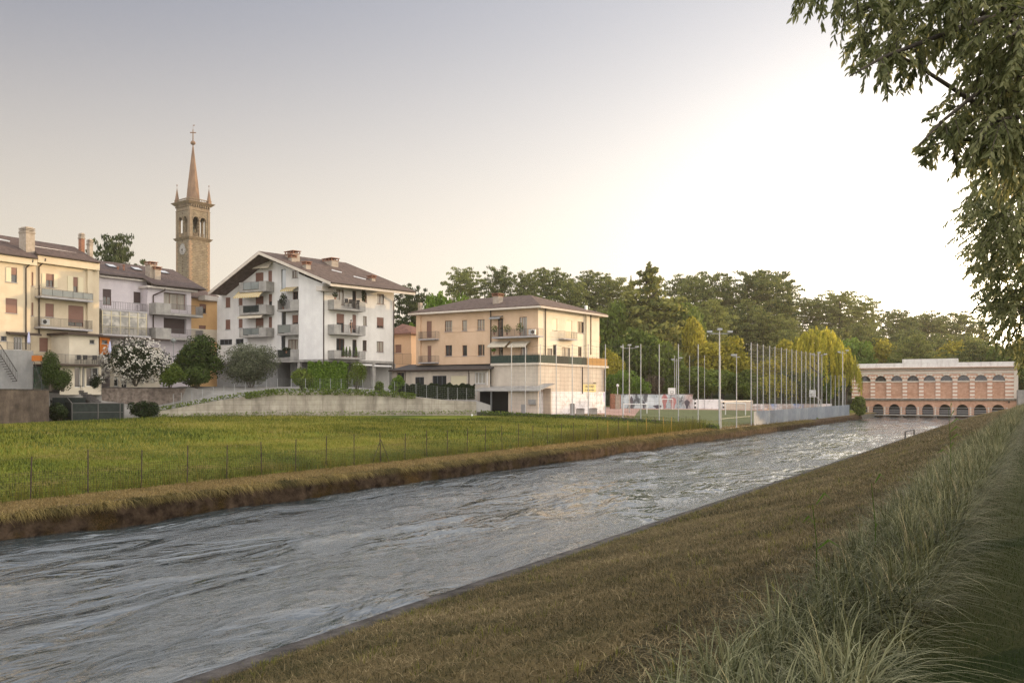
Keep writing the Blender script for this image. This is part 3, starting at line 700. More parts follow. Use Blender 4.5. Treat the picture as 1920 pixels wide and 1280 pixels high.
def building_yellow():
    F = Fac(150, 102, 29.7)
    base = F.P(150, 728); root = thing('apartment_building', 'yellow rendered apartment building with brown shutters and two long balconies at the left edge', 'building', (base.x, base.y, 4.6))
    d1 = .9     # the left wing stands forward
    z0 = 4.7
    u57 = F.U(57, d1); u72 = F.U(72.5); ul = F.U(-90, d1); ur = F.U(186)
    # --- wings
    mb = MB(); ztopL = F.uz(30, 486, d1)[1]
    winset(F, root, mb, ul, u57, z0, ztopL, [(10.6, 559.5, 32.5, 587, 'shut'), (11.3, 501, 32, 529, 'half', dict(frame='framegrey')), (1, 630, 13, 639, 'glass', dict(frame='framegrey')),
            (25.4, 631.5, 42, 656, 'glass', dict(frame='framewhite', leaves=3)), (-42, 556, -14, 586, 'shut'), (-42, 492, -14, 524, 'shut')], d1)
    mb.poly([F.at(u57, z0, d1), F.at(u57, z0, 0), F.at(u57, ztopL, 0), F.at(u57, ztopL, d1)])
    ztop = F.uz(130, 497)[1]
    winset(F, root, mb, u57, u72, z0, ztop, [(59, 510, 62.5, 536, 'shut'), (59, 567, 62.5, 592, 'shut')], 0)
    winset(F, root, mb, u72, ur, z0, ztop, [(86.3, 513.6, 101, 538, 'half'), (137.5, 519.6, 146, 555, 'half', dict(leaves=1)), (85, 569, 101, 594, 'shut'), (128, 573, 156.7, 612, 'most'),
            (68.8 + 5, 633, 90.3, 658.7, 'shut'), (113, 635, 129, 664, 'shut')], 0)
    # far side wall and back
    bk = -11
    mb.poly([F.at(ur, z0, 0), F.at(ur, z0, bk), F.at(ur, ztop, bk), F.at(ur, ztop, 0)]); mb.poly([F.at(ur, z0, bk), F.at(ul, z0, bk), F.at(ul, ztop, bk), F.at(ur, ztop, bk)])
    mb.build('wall', M['yellow'], root)
    mb = MB(); F.box(mb, F.U(164.5, .25), F.U(174, .25), z0 + 2.3, ztop, .003, .25)
    # cornice bands
    zb0, zb1 = F.uz(130, 499.5, .5)[1], F.uz(130, 483.5, .5)[1]
    F.box(mb, F.U(71, .5), F.U(187, .5), zb0, zb1, .0, .5)
    zc0, zc1 = F.uz(35, 493.5, d1 + .4)[1], F.uz(35, 478.5, d1 + .4)[1]
    F.box(mb, ul, F.U(70, d1 + .4), zc0, zc1, d1 - .9, d1 + .4)
    mb.build('cornice', M['yellow'], root)
    # roof: eave, ridge behind, hip at the right
    mb = MB(); e0 = F.at(F.U(68, .65), zb1 + .02, .65); e1 = F.at(F.U(188, .65), zb1 + .02, .65)
    zr = F.uz(100, 456.5, -5)[1]; r0 = F.at(F.U(57, -5), zr, -5); r1 = F.at(F.U(139, -5), zr, -5)
    b0 = F.at(F.U(57, -11), zb1 - .2, -11.5); b1 = F.at(F.U(188, .65), zb1 - .2, -11.5)
    roof_slab(mb, [e0, e1, r1, r0]); roof_slab(mb, [e1, b1, r1]); roof_slab(mb, [r0, r1, b1, b0])
    rl = F.at(ul, zr + .0, -5); el = F.at(ul, zc1 + .02, d1 + .55); er = F.at(F.U(71, d1 + .55), zc1 + .02, d1 + .55)
    r0b = F.at(F.U(60, -5), zr + .03, -5); roof_slab(mb, [el, er, r0b, Vector((rl.x, rl.y, zr + .03))]); roof_slab(mb, [er, F.at(F.U(71, d1 + .55) + .3, zb1 + .1, .5), r0b])
    roof_slab(mb, [Vector((rl.x, rl.y, zr + .03)), r0b, b0, F.at(ul, zb1 - .2, -11.5)])
    rf = mb.build('roof', tilemat('brown_pantiles_a', 29.7), root)
    mb = MB(); gutter(mb, e0 + Vector((0, 0, -.1)), e1 + Vector((0, 0, -.1))); gutter(mb, el + Vector((0, 0, -.1)), er + Vector((0, 0, -.1))); mb.build('gutter', M['pipe'], root)
    # roof terrace cut-outs with white copings
    mb = MB()
    for xa, ya, xb, yb, dd in ((61, 464.5, 143, 477.5, -2.2), (-60, 440, 18, 455, -2)):
        mb = MB(); a = F.P(xa, ya, dd); b = F.P(xb, yb, dd); mb.tube(a + Vector((0, 0, .15)), b + Vector((0, 0, .15)), .11, n=4)
        mb.build('roof_coping', M['whitepaint'], root)
    for px, py, w, dd, m_ in ((50.5, 471, 1.25, -.6, 'stucco_chimney'), (153, 473, .55, -3.5, 'terracotta'), (168.5, 484, .55, -2, 'stucco_chimney')):
        c = F.P(px, py, dd); top = {50.5: 443, 153: 452.5, 168.5: 464}[px]; h = F.uz(px, top, dd)[1] - c.z + .3
        mb = MB(); mb.box((c.x, c.y, c.z + h / 2 - .5), (w, w * .8, h + 1), 29.7)
        ch = mb.build('chimney', M[m_], rf); mb = MB(); mb.box((c.x, c.y, c.z + h + .03), (w + .12, w * .8 + .12, .1), 29.7)
        for k in range(3): mb.box((c.x, c.y, c.z + h + .16 + k * .17), (w + .06, w * .8 + .06, .1), 29.7)
        mb.box((c.x, c.y, c.z + h + .6), (w * .8, w * .6, .1), 29.7); mb.build('chimney_cap', M['stucco_chimney'], ch)
    # balconies
    for (x0, x1, yb, yt, gl) in ((78, 175, 562, 545, True), (77, 174, 618, 598, False)):
        a, b = F.U(x0, 1.2), F.U(x1, 1.2); zb = F.uz(126, yb, 1.2)[1]; zt = F.uz(126, yt, 1.2)[1]
        balcony(F, root, a, b, zb, zt, 0, 1.2, 'plain', [('glass' if gl else 'rail', a + .03, b - .03)])
    # open shutters leaning on the wall, ground-floor canopies
    mb = MB()
    for r in ((101.5, 514, 108, 539), (127, 518, 136.5, 556), (147, 520, 156, 557), (79, 513, 85, 538)):
        u0, u1, za, zb_ = F.rect(*r, .06); mb = MB(); F.box(mb, u0, u1, za, zb_, .01, .06); mb.build('open_shutter', M['framecream'], root)
    u0, u1, za, zb_ = F.rect(11.5, 501, 21, 528, d1 + .06); mb = MB(); F.box(mb, u0, u1, za, zb_, d1 + .02, d1 + .06)
    mb.build('open_shutter', M['framecream'], root)
    mb = MB(); u0, u1 = F.U(18.6, d1 + .7), F.U(58, d1 + .7); z = F.uz(40, 624, d1 + .7)[1]
    mb.hexa([F.at(u0, z - .12, d1), F.at(u1 + 1.2, z - .12, d1), F.at(u1 + 1.2, z - .2, d1 + .7), F.at(u0, z - .2, d1 + .7), F.at(u0, z + .12, d1), F.at(u1 + 1.2, z + .12, d1), F.at(u1 + 1.2, z, d1 + .7), F.at(u0, z, d1 + .7)])
    mb.build('canopy', M['pipe'], root)
    downpipe(F, root, 49, 486, 655, d1 + .08, .075, (.55, .3)); downpipe(F, root, 73.5, 484, 628, .1, .075, (.45, .4))
    ac_unit(F, root, 79, 608, 1.0)
    # white kitchen annex and the terrace in front, glazed rooms below
    da = 3.2; mb = MB(); ua, ub = F.U(130, da), F.U(185, da); zt, zt0 = F.uz(158, 629, da)[1], F.uz(158, 683, da)[1]
    winset(F, root, mb, ua, ub, zt0, zt, [(168, 637, 177, 644, 'glass', dict(frame='framegrey', leaves=1))], da)
    mb.poly([F.at(ua, zt0, da), F.at(ua, zt0, 0), F.at(ua, zt, 0), F.at(ua, zt, da)]); mb.poly([F.at(ub, zt0, da), F.at(ub, zt0, 0), F.at(ub, zt, 0), F.at(ub, zt, da)])
    mb.build('annex_wall', M['cream'], root)
    mb = MB(); F.box(mb, ua - .5, ub + .2, zt, zt + .22, .01, da + .5); mb.build('annex_roof', M['pipe'], root)
    dt = 5.5; mb = MB(); u0, u1 = F.U(104, dt), F.U(187, dt); zz = F.uz(145, 682.5, dt)[1]; F.box(mb, u0, u1, zz - .2, zz, .01, dt)
    tr = mb.build('terrace', M['pipe'], root)
    mb = MB(); railing(F, mb, u0, u1, zz, zz + 1.0, dt - .05, side=1); mb.build('railing', M['rail'], tr)
    mb = MB(); dg = 4.6; u0, u1 = F.U(112, dg), F.U(190, dg)
    winset(F, root, mb, u0, u1, 4.4, zz - .2, [(140, 688, 151, 726, 'glass', dict(frame='framewhite', name='door')), (154, 688, 159, 726, 'glass', dict(frame='framewhite', name='door')), (162, 689, 185, 724, 'glass', dict(frame='framewhite', leaves=2, name='door'))], dg)
    mb.build('garden_room_wall', M['cream'], root)
    # burnt-orange annex
    mb = MB(); do = 3.0; u0, u1 = F.U(186.8, do), F.U(206, do); zt, zb = F.uz(196, 632, do)[1], F.uz(196, 664, do)[1]
    winset(F, root, mb, u0, u1, zb, zt, [(191, 637.5, 201.5, 644.5, 'glass', dict(frame='framegrey', leaves=1))], do)
    mb.poly([F.at(u1, zb, do), F.at(u1, zb, 0), F.at(u1, zt, 0), F.at(u1, zt, do)]); mb.build('orange_annex', M['burnt'], root)
    mb = MB(); F.box(mb, u0 + .15, u1 + 8, zt, zt + .2, .2, do + .3); mb.build('orange_annex_roof', M['pipe'], root)
    # grey stair block on the left with its railing
    dsb = 3.6; mb = MB(); ua, ub = F.U(-60, dsb), F.U(62.5, dsb); zt = F.uz(40, 656.5, dsb)[1]
    F.box(mb, ua, ub, 3.9, zt, .95, dsb); mb.build('stair_block', M['greywall'], root)
    mb = MB(); railing(F, mb, F.U(14, dsb), F.U(58, dsb), zt, F.uz(36, 642, dsb)[1], dsb - .05, step=.1); mb.build('stair_block_railing', M['rail'], root)
    mb = MB(); a, b = F.P(0, 664, dsb + .9), F.P(32, 714, dsb + .9)
    for o_ in (0, .95):
        mb.tube(a + Vector((0, 0, o_)), b + Vector((0, 0, o_)), .05, n=5)
    for k in range(12): q = a + (b - a) * (k / 11); mb.tube(q, q + Vector((0, 0, .95)), .018, n=4); F_ = q - Vector((F.n[0], F.n[1], 0)) * .8; mb.tube(q, F_, .05, n=4)
    mb.build('outdoor_stair', M['rail'], root)
    return root
building_yellow()

def building_lilac():
    F = Fac(230, 112, 37); z0 = 4.9; b = F.P(230, 722)
    root = thing('terraced_house', 'lilac grey house with a glazed veranda and two concrete balconies beside the yellow building', 'house', (b.x, b.y, 4.9))
    mb = MB(); u0, u1 = F.U(181), F.U(276); df = 1.6; ua, ub = F.U(276.5, df), F.U(358.5, df)
    zt = F.uz(230, 519)[1]; ztr = F.uz(320, 541, df)[1]
    winset(F, root, mb, u0, u1, z0, zt, [(192.6, 542, 208.5, 572, 'half', dict(shut='shutterdark')), (250.5, 547.5, 265, 568, 'shut', dict(shut='shutterdark')), (196, 596, 205, 622, 'glass', dict(frame='framegrey', name='door')), (250, 596, 266, 618, 'glass', dict(frame='wood'))], 0)
    winset(F, root, mb, ua, ub, z0, ztr, [(306.8, 549.4, 350, 580, 'glass', dict(leaves=3, frame='wood', pane='curtain')), (306.8, 596.7, 349.5, 625, 'shut', dict(shut='shutterdark'))], df, rev=.5)
    mb.poly([F.at(ua, z0, df), F.at(ua, z0, 0), F.at(ua, ztr, 0), F.at(ua, ztr, df)])
    for dd in (0,): mb.poly([F.at(ub, z0, df), F.at(ub, z0, -10), F.at(ub, ztr, -10), F.at(ub, ztr, df)])
    mb.build('wall', M['lilac'], root)
    # roof
    e0 = F.P(187, 511.5, .6); e1 = F.P(268, 520, .6); f0 = F.P(288, 531, df + .7); f1 = F.P(386, 542.5, df + .9)
    f0.z = f1.z = (f0.z + f1.z) / 2; e0.z = e1.z = (e0.z + e1.z) / 2
    zr = F.uz(250, 495, -5.5)[1]; r0 = F.at(F.U(187, -5.5), zr, -5.5); r1 = F.at(F.U(324, -5.5), F.uz(324, 505, -5.5)[1], -5.5); r0.z = r1.z = (F.uz(187, 489, -5.5)[1] + F.uz(324, 505, -5.5)[1]) / 2
    rm = r0 + (r1 - r0) * .62
    mb = MB(); roof_slab(mb, [e0, e1, f0, f1, r1, r0], .18); bk = F.at(F.U(386, df + .9), f1.z, -11.5); roof_slab(mb, [f1, bk, r1], .18); roof_slab(mb, [r0, r1, bk, F.at(F.U(187), e0.z, -11.5)], .18)
    rf = mb.build('roof', tilemat('brown_pantiles_b', 37, (.055, .04, .04), (.12, .088, .082)), root)
    mb = MB(); gutter(mb, e0 - Vector((0, 0, .1)), e1 - Vector((0, 0, .1)), .1); gutter(mb, e1 - Vector((0, 0, .1)), f0 - Vector((0, 0, .1)), .1); gutter(mb, f0 - Vector((0, 0, .1)), f1 - Vector((0, 0, .1)), .1); mb.build('gutter', M['pipe'], root)
    mb = MB(); F.box(mb, F.U(187, .45), F.U(274, .45), e0.z - .45, e0.z - .25, -.2, .45); F.box(mb, F.U(277, df + .5), F.U(372, df + .6), f0.z - .5, f0.z - .25, -3, df + .5); mb.build('soffit', M['soffit'], root)
    # skylights lie in the roof plane
    for (xa, ya) in ((205, 495.5), (253, 503), (304, 508)):
        a = F.P(xa, ya, -2.6); mb = MB(); dv = Vector((F.dir[0], F.dir[1], 0)); up = (r0 - e0); up = up - dv * up.dot(dv); up.normalize(); nn = dv.cross(up).normalized(); nn = nn if nn.z > 0 else -nn
        # drop onto the plane
        k = (e0 - a).dot(nn) / nn.z; a = a + Vector((0, 0, k + .06)); mb.hexa([a, a + dv * 1.1, a + dv * 1.1 + up * 1.2, a + up * 1.2] + [q + nn * .08 for q in (a, a + dv * 1.1, a + dv * 1.1 + up * 1.2, a + up * 1.2)])
        s_ = mb.build('skylight', M['framegrey'], rf); mb = MB(); q = a + dv * .08 + up * .08 + nn * .084; mb.poly([q, q + dv * .94, q + dv * .94 + up * 1.04, q + up * 1.04]); mb.build('pane', M['skyglass'], s_)
    c = F.P(283, 515, -.3); chimney(rf, (c.x, c.y, c.z - 1.0), 1.1, .9, F.uz(283, 497, -.3)[1] - c.z + 1.0, 37); c = F.P(292, 520, .2); chimney(rf, (c.x, c.y, c.z - 1.0), 1.0, .8, F.uz(292, 506, .2)[1] - c.z + 1.0, 37)
    for px, py in ((221, 507), (232, 503)):
        c = F.P(px, py, -2); mb = MB(); mb.lathe(c - Vector((0, 0, .6)), [(.11, 0), (.11, .9), (.18, .92), (.16, 1.05)]); mb.build('vent_pipe', M['terracotta'], rf)
    # upper terrace over the glazed veranda
    dv_ = 2.6; u0, u1 = F.U(190, dv_), F.U(277, dv_); zt2 = F.uz(233, 581.5, dv_)[1]; zt3 = F.uz(233, 567, dv_)[1]
    mb = MB(); F.box(mb, u0, u1, zt2 - .18, zt2, .01, dv_); b_ = mb.build('balcony', M['slab'], root); mb = MB(); railing(F, mb, u0, u1, zt2, zt2 + .95, dv_ - .04, step=.22, side=0); mb.build('railing', M['rail'], b_)
    zb = F.uz(233, 628, dv_)[1]; mb = MB(); F.box(mb, u0 - .4, u1 + .1, zb - .2, zb, .01, dv_ + .5); b2 = mb.build('balcony', M['slab'], root)
    mb = MB(); railing(F, mb, u0 - .4, u1 + .1, zb, zb + 1.0, dv_ + .45, step=.13, side=0); mb.build('railing', M['rail'], b2)
    mb = MB(); n = 5
    for i in range(n + 1):
        u = u0 + .15 + (u1 - u0 - .3) * i / n; F.box(mb, u - .05, u + .05, zb, zt2 - .18, dv_ - .1, dv_)
    for z in (zb + .9, zt2 - .75): F.box(mb, u0 + .2, u1 - .2, z - .04, z + .04, dv_ - .08, dv_ - .02)
    v = mb.build('veranda', M['framecream'], root); mb = MB(); F.box(mb, u0 + .2, u1 - .2, zb + .02, zt2 - .2, dv_ - .07, dv_ - .06)
    for uu in (u0 + .15, u1 - .15): mb.poly([F.at(uu, zb, .05), F.at(uu, zb, dv_ - .08), F.at(uu, zt2 - .2, dv_ - .08), F.at(uu, zt2 - .2, .05)])
    mb.build('veranda_glass', M['verandaglass'], v)
    # concrete balconies
    db = df + 1.5
    for yb, yt in ((592, 570.5), (637, 616.5)):
        a, b = F.U(292, db), F.U(381, db); zbb, ztt = F.uz(335, yb, db)[1], F.uz(335, yt, db)[1]; m1 = F.U(321, db)
        balcony(F, root, a, b, zbb, ztt, df, db, 'conc', [('conc', a, m1), ('rail', m1, b)], slabt=.28)
    downpipe(F, root, 287.5, 540, 640, df + .12, .08, (1.3, .5))
    # low garden wing under the veranda
    mb = MB(); dd = 5.0; u0, u1 = F.U(206, dd), F.U(300, dd); winset(F, root, mb, u0, u1, 4.4, F.uz(250, 634, dd)[1] - 1.2, [(214, 706, 222, 724, 'glass', dict(frame='framewhite')), (228, 706, 238, 728, 'glass', dict(frame='framewhite', name='door'))], dd)
    F.box(mb, u0, u1, F.uz(250, 634, dd)[1] - 1.2, F.uz(250, 634, dd)[1] - 1.0, .05, dd + .2); mb.build('garden_wing', M['cream'], root)
M['skyglass'] = mat('skylight_glass', (.55, .58, .62), rough=.1, spec=.9)
def clear_glass():
    m = bpy.data.materials.new('clear_glazing'); m.use_nodes = True; nt = m.node_tree; N = nt.nodes.new; L = nt.links.new; nt.nodes.remove(nt.nodes['Principled BSDF'])
    t = N('ShaderNodeBsdfTransparent'); t.inputs[0].default_value = (.8, .84, .84, 1); g = N('ShaderNodeBsdfGlossy'); g.inputs['Roughness'].default_value = .04; mx = N('ShaderNodeMixShader'); mx.inputs[0].default_value = .3
    L(t.outputs[0], mx.inputs[1]); L(g.outputs[0], mx.inputs[2]); L(mx.outputs[0], nt.nodes['Material Output'].inputs[0]); return m
M['clearglass'] = clear_glass(); M['verandaglass'] = mat('veranda_glazing', (.16, .16, .15), (.42, .40, .36), rough=.1, scale=.9, contrast=(.42, .58), spec=.9, detail=3)
building_lilac()

def building_orange():
    F = Fac(375, 122, 40); b = F.P(382, 700)
    root = thing('house', 'orange rendered house squeezed between the lilac house and the white apartment block', 'house', (b.x, b.y, 5.2))
    mb = MB(); u0, u1 = F.U(352), F.U(418); zt = F.uz(382, 559)[1]
    winset(F, root, mb, u0, u1, 5.2, zt, [(374, 570, 386.5, 587, 'half'), (373, 610, 386, 624, 'half')], 0); mb.poly([F.at(u1, 5.2, 0), F.at(u1, 5.2, -9), F.at(u1, zt, -9), F.at(u1, zt, 0)]); mb.build('wall', M['orange'], root)
    mb = MB(); F.box(mb, u0, u1, F.uz(382, 640)[1], F.uz(382, 617)[1], .003, .04); mb.build('wall_band', M['cream'], root)
    zr = F.uz(382, 545, -5)[1]; mb = MB(); e0, e1 = F.at(u0, zt, .5), F.at(u1 + .4, zt, .5); roof_slab(mb, [e0, e1, F.at(u1 + .4, zr, -5), F.at(u0, zr, -5)]); roof_slab(mb, [F.at(u0, zr, -5), F.at(u1 + .4, zr, -5), F.at(u1 + .4, zt, -10), F.at(u0, zt, -10)]); mb.build('roof', tilemat('brown_pantiles_c', 40), root)
building_orange()
def building_white():
    PXC, YC = 605.6, 113.0
    FL = Fac(PXC, YC, -65); FR = Fac(PXC, YC, 42); rc = -1.3      # left (gable) and right (eave) faces; recess depth of the gable wall
    zs = FR.uz(PXC, 673)[1]; b = FR.at(0, 5.5, 0)
    root = thing('apartment_block', 'white four storey apartment block with a wide gable, brown roof and concrete balconies', 'building', (b.x, b.y, 5.5))
    # gable outline
    apex = FL.P(485, 470.5, 1.2 + rc * 0); wapx = FL.uz(491, 481.5, rc); wl = FL.uz(407, 559.5, rc); wr = FL.uz(604, 532, 0)
    uL = FL.U(407, rc); uA = wapx[0]; zA = wapx[1]; zL = wl[1]; zR = wr[1]
    def line(p, q):           # half-plane below the line p-q
        a = -(q[1] - p[1]); bb = (q[0] - p[0]); 
        if bb < 0: a, bb = -a, -bb
        return (a, bb, a * p[0] + bb * p[1])
    cl = [line((uL, zL), (uA, zA)), line((uA, zA), (0, zR))]
    u5 = FL.U(560, rc)
    mb = MB()
    specs = [(422.7, 557.5, 431.7, 576.4, 'shut'), (447.5, 556, 454.7, 572.4, 'shut'), (422.7, 599, 431.7, 617.3, 'shut'), (447.5, 597.6, 454.7, 614.6, 'shut'),
             (411.6, 636, 435, 646, 'glass', dict(frame='framegrey', leaves=3)), (441.6, 635, 456.5, 645, 'glass', dict(frame='framegrey', leaves=2)),
             (479, 511, 494, 540, 'most'), (502.8, 507.4, 510, 535, 'shut'), (479, 555.4, 494, 584, 'half', dict(pane='curtain')), (503.6, 551, 510, 580, 'half'), (479, 596, 494, 626, 'half', dict(pane='curtain')), (503.6, 594, 510, 624, 'shut'),
             (527.5, 504.7, 536, 545, 'glass', dict(frame='framegrey', pane='skyglass', leaves=1, name='stair_window')), (528, 583, 536, 612, 'glass', dict(frame='framegrey', leaves=1, name='stair_window')), (527.5, 630, 535, 652, 'glass', dict(frame='framegrey', leaves=1, name='stair_window')),
             (548, 507.7, 558.5, 521.2, 'glass', dict(pane='curtain')), (549, 546.4, 559, 576, 'glass'), (548, 590.4, 559, 620, 'half'), (540, 636, 559, 668, 'glass', dict(pane='curtain', leaves=3))]
    u0 = min(uL, u5); u1 = max(uL, u5)
    winset(FL, root, mb, u0, u1, zs - .0, zA, specs, rc, cl)
    # the projecting corner bay
    wall(FL, mb, 0, FL.U(560, 0), zs, zA, [], 0, .1, cl)
    ub = FL.U(560, 0); zb_ = cl[1][2] / cl[1][1] - cl[1][0] / cl[1][1] * ub
    mb.poly([FL.at(ub, zs, 0), FL.at(ub, zs, rc), FL.at(ub, zb_, rc), FL.at(ub, zb_, 0)])
    # right face
    uE = FR.U(738.7); zeR = FR.uz(PXC, 531)[1]
    sp = [(630.4, 542, 644.7, 572, 'glass', dict(pane='curtain')), (660.8, 545, 668, 578, 'glass', dict(leaves=1)), (683.7, 548, 687.7, 567.7, 'shut'), (707, 551, 720, 570, 'glass', dict(pane='curtain')),
          (631, 588, 645.4, 624, 'half'), (660.8, 590, 668, 624, 'most', dict(leaves=1)), (680.6, 592.6, 687.7, 610.7, 'glass', dict(pane='curtain')), (706.6, 595, 719.5, 614.5, 'most'),
          (630.7, 634.4, 646, 669, 'glass'), (660.8, 636.5, 668.8, 670, 'glass', dict(leaves=1)), (680, 637.8, 687.7, 658, 'glass'), (706.4, 640, 719.3, 659.7, 'glass', dict(pane='curtain'))]
    mw = MB(); winset(FR, root, mw, 0, uE, zs, zeR, sp, 0)
    FB = -14; mw.poly([FR.at(uE, zs, 0), FR.at(uE, zs, FB), FR.at(uE, zeR, FB), FR.at(uE, zeR, 0)])
    # closed left side and back so that the block is solid
    pl = FL.at(uL, 0, rc); dv = Vector((FR.dir[0], FR.dir[1], 0)) * uE
    mw.poly([FL.at(uL, 5.3, rc), FL.at(uL, 5.3, rc) + dv, FL.at(uL, zL, rc) + dv, FL.at(uL, zL, rc)])
    pk = FL.at(uA, zA, rc) + dv; mw.poly([FR.at(uE, 5.3, 0), FL.at(uL, 5.3, rc) + dv, FL.at(uL, zL, rc) + dv, pk, FR.at(uE, zeR, 0)])
    mb.build('gable_wall', M['white'], root); mw.build('wall', M['whitelit'], root)
    mb = MB(); FL.box(mb, -.1, uL, zs - .3, zs - .003, -6, 0.05 if False else -.0); FR.box(mb, 0, uE, zs - .3, zs - .003, -6, .03)
    mb.build('floor_slab', M['concrete'], root)
    # ground floor: pillars, dark garages
    mb = MB()
    for px in (562, 602.5): u = FL.U(px, -.3); FL.box(mb, u - .2, u + .2, 5.3, zs - .3, -.5, -.1)
    for px, w in ((699, .25), (736, .3)): u = FR.U(px, -.3); FR.box(mb, u - w, u + w, 5.0, zs - .3, -.6, -.05)
    mb.build('pillar', M['concrete'], root)
    mb = MB(); FL.box(mb, 1, FL.U(520, -5), 5.0, zs - .3, -7, -5); FR.box(mb, 0, uE, 5.0, zs - .3, -7, -5); mb.build('garage_wall', M['greywall'], root)
    for xa, xb in ((538, 556), (515, 534)):
        u_, v_, za, zb2 = FL.rect(xa, 688, xb, 716, -4.9); mb = MB(); FL.box(mb, u_, v_, 5.2, 8.2, -4.98, -4.85); mb.build('garage_door', M['shutterdark'], root)
    mb = MB(); FL.box(mb, FL.U(520, rc), uL, 5.0, zs - .3, rc - 3, rc - .02); o = mb.build('plinth_wall', M['greywall'], root)
    mb = MB(); zz = FR.uz(712, 683)[1]; FR.box(mb, FR.U(667), FR.U(697), zz - .22, zz, -.6, .12); FR.box(mb, FR.U(701), FR.U(733), zz - .3, zz - .08, -.6, .12); mb.build('rolled_awning', M['whitepaint'], root)
    # roof
    ov = 1.25; oe = 1.0
    ap = FL.P(485, 470.5, ov); el = FL.P(390, 547.5, ov); er = FL.P(620, 528, ov)
    er2 = FR.P(765.5, 547, oe); er1 = Vector((er.x, er.y, (er.z + er2.z) / 2)); er2.z = er1.z
    dv2 = Vector((FR.dir[0], FR.dir[1], 0)) * ((er2 - er1).to_2d().length)
    er2 = er1 + dv2; rid2 = ap + dv2; el2 = el + dv2
    mb = MB(); roof_slab(mb, [er1, er2, rid2, ap], .22); roof_slab(mb, [ap, rid2, el2, el], .22)
    rf = mb.build('roof', tilemat('brown_pantiles_d', 42, (.07, .05, .044), (.15, .108, .092)), root)
    mb = MB(); dz = Vector((0, 0, .24))
    inn = Vector((-FL.n[0], -FL.n[1], 0)) * (ov + abs(rc) - .02)
    for a, b_ in ((el, ap), (ap, er1)): mb.poly([a - dz, b_ - dz, b_ + inn - dz, a + inn - dz])
    in2 = Vector((-FR.n[0], -FR.n[1], 0)) * (oe - .02); mb.poly([er1 - dz, er2 - dz, er2 + in2 - dz, er1 + in2 - dz]); mb.build('soffit', M['soffit'], root)
    mb = MB()
    for a, b_ in ((el, ap), (ap, er1)):
        nn = Vector((FL.n[0], FL.n[1], 0)); mb.hexa([a - dz * 1.8 - nn * .1, b_ - dz * 1.8 - nn * .1, b_ - dz * 1.8 + nn * .02, a - dz * 1.8 + nn * .02, a - nn * .1 - Vector((0, 0, .05)), b_ - nn * .1 - Vector((0, 0, .05)), b_ + nn * .02 - Vector((0, 0, .05)), a + nn * .02 - Vector((0, 0, .05))])
    nn = Vector((FR.n[0], FR.n[1], 0)); mb.hexa([er1 - dz * 2.2 - nn * .15, er2 - dz * 2.2 - nn * .15, er2 - dz * 2.2, er1 - dz * 2.2, er1 - nn * .15, er2 - nn * .15, er2, er1]); mb.build('roof_fascia', M['fasciaw'], root)
    mb = MB(); gutter(mb, er1 + nn * .08 - Vector((0, 0, .1)), er2 + nn * .08 - Vector((0, 0, .1)), .1); mb.build('gutter', M['pipe'], root)
    mb = MB(); FL.box(mb, -.6, .3, er1.z - 1.0, er1.z - .4, rc, ov - .25); mb.build('eave_corbel', M['soffit'], root); mb = MB(); u_ = FL.U(396, .6); FL.box(mb, uL - .1, uL + 1.1, el.z - .95, el.z - .35, rc, ov - .25); mb.build('eave_corbel', M['soffit'], root)
    # chimneys stand on the right-hand slope; s = share of the way from eave to ridge
    def onroof(px, py):
        # intersect the pixel ray with the slope
        n_ = (er2 - er1).cross(ap - er1).normalized(); ray = Vector(((px - CX) / FX, 1, -(py - HY) / FX)); o_ = Vector((0, 0, EYE)); t = (er1 - o_).dot(n_) / ray.dot(n_); return o_ + ray * t
    for px, py, w, d_, top in ((548.5, 486, 1.75, 1.0, 469.5), (548, 489, .75, .7, 476), (575, 503, .75, .7, 489), (620, 496, 1.9, 1.1, 483), (697, 525, .8, .6, 517)):
        c = onroof(px, py); h = (py - top) / FX * c.y; chimney(rf, (c.x, c.y, c.z - .4), w, d_, max(.6, h - .1), 42)
    for pts in (((663, 519), (686, 525)), ((622, 507), (641, 512))):
        a, b_ = onroof(*pts[0]), onroof(*pts[1]); mb = MB(); mb.tube(a + Vector((0, 0, .08)), b_ + Vector((0, 0, .08)), .09, n=4); mb.build('roof_coping', M['whitepaint'], rf)
    # downpipes
    downpipe(FR, root, 607, 531, 700, .12, .075, (1.0, .7)); downpipe(FR, root, 738.5, 552, 707, .12, .075, (1.0, .7))
    # balconies on the gable face
    dB = rc + 1.6
    for i, (yb, yt) in enumerate(((547, 528), (589.5, 572), (631.7, 614.5))):
        a, b_ = FL.U(448.4, dB), FL.U(499, dB); a, b_ = min(a, b_), max(a, b_); zb, zt = FL.uz(474, yb, dB)[1], FL.uz(474, yt, dB)[1]
        w = b_ - a
        balcony(FL, root, a, b_, zb, zt, rc, dB, 'conc', [('conc', a, a + w * .27), (('glass', 'panel', 'glass')[i], a + w * .27, b_ - w * .15), ('conc', b_ - w * .15, b_)], .24)
    for i, (yb, yt) in enumerate(((583, 562), (628, 608), (674, 655))):
        dC = rc + 1.35; a, b_ = FL.U(519, dC), FL.U(560, dC); a, b_ = min(a, b_), max(a, b_); zb, zt = FL.uz(540, yb, dC)[1], FL.uz(540, yt, dC)[1]; w = b_ - a
        balcony(FL, root, a, b_, zb, zt, rc, dC, 'conc', [('conc', a, a + w * .38), (('rail', 'glass', 'panel')[i], a + w * .38, b_ - w * .05)], .24)
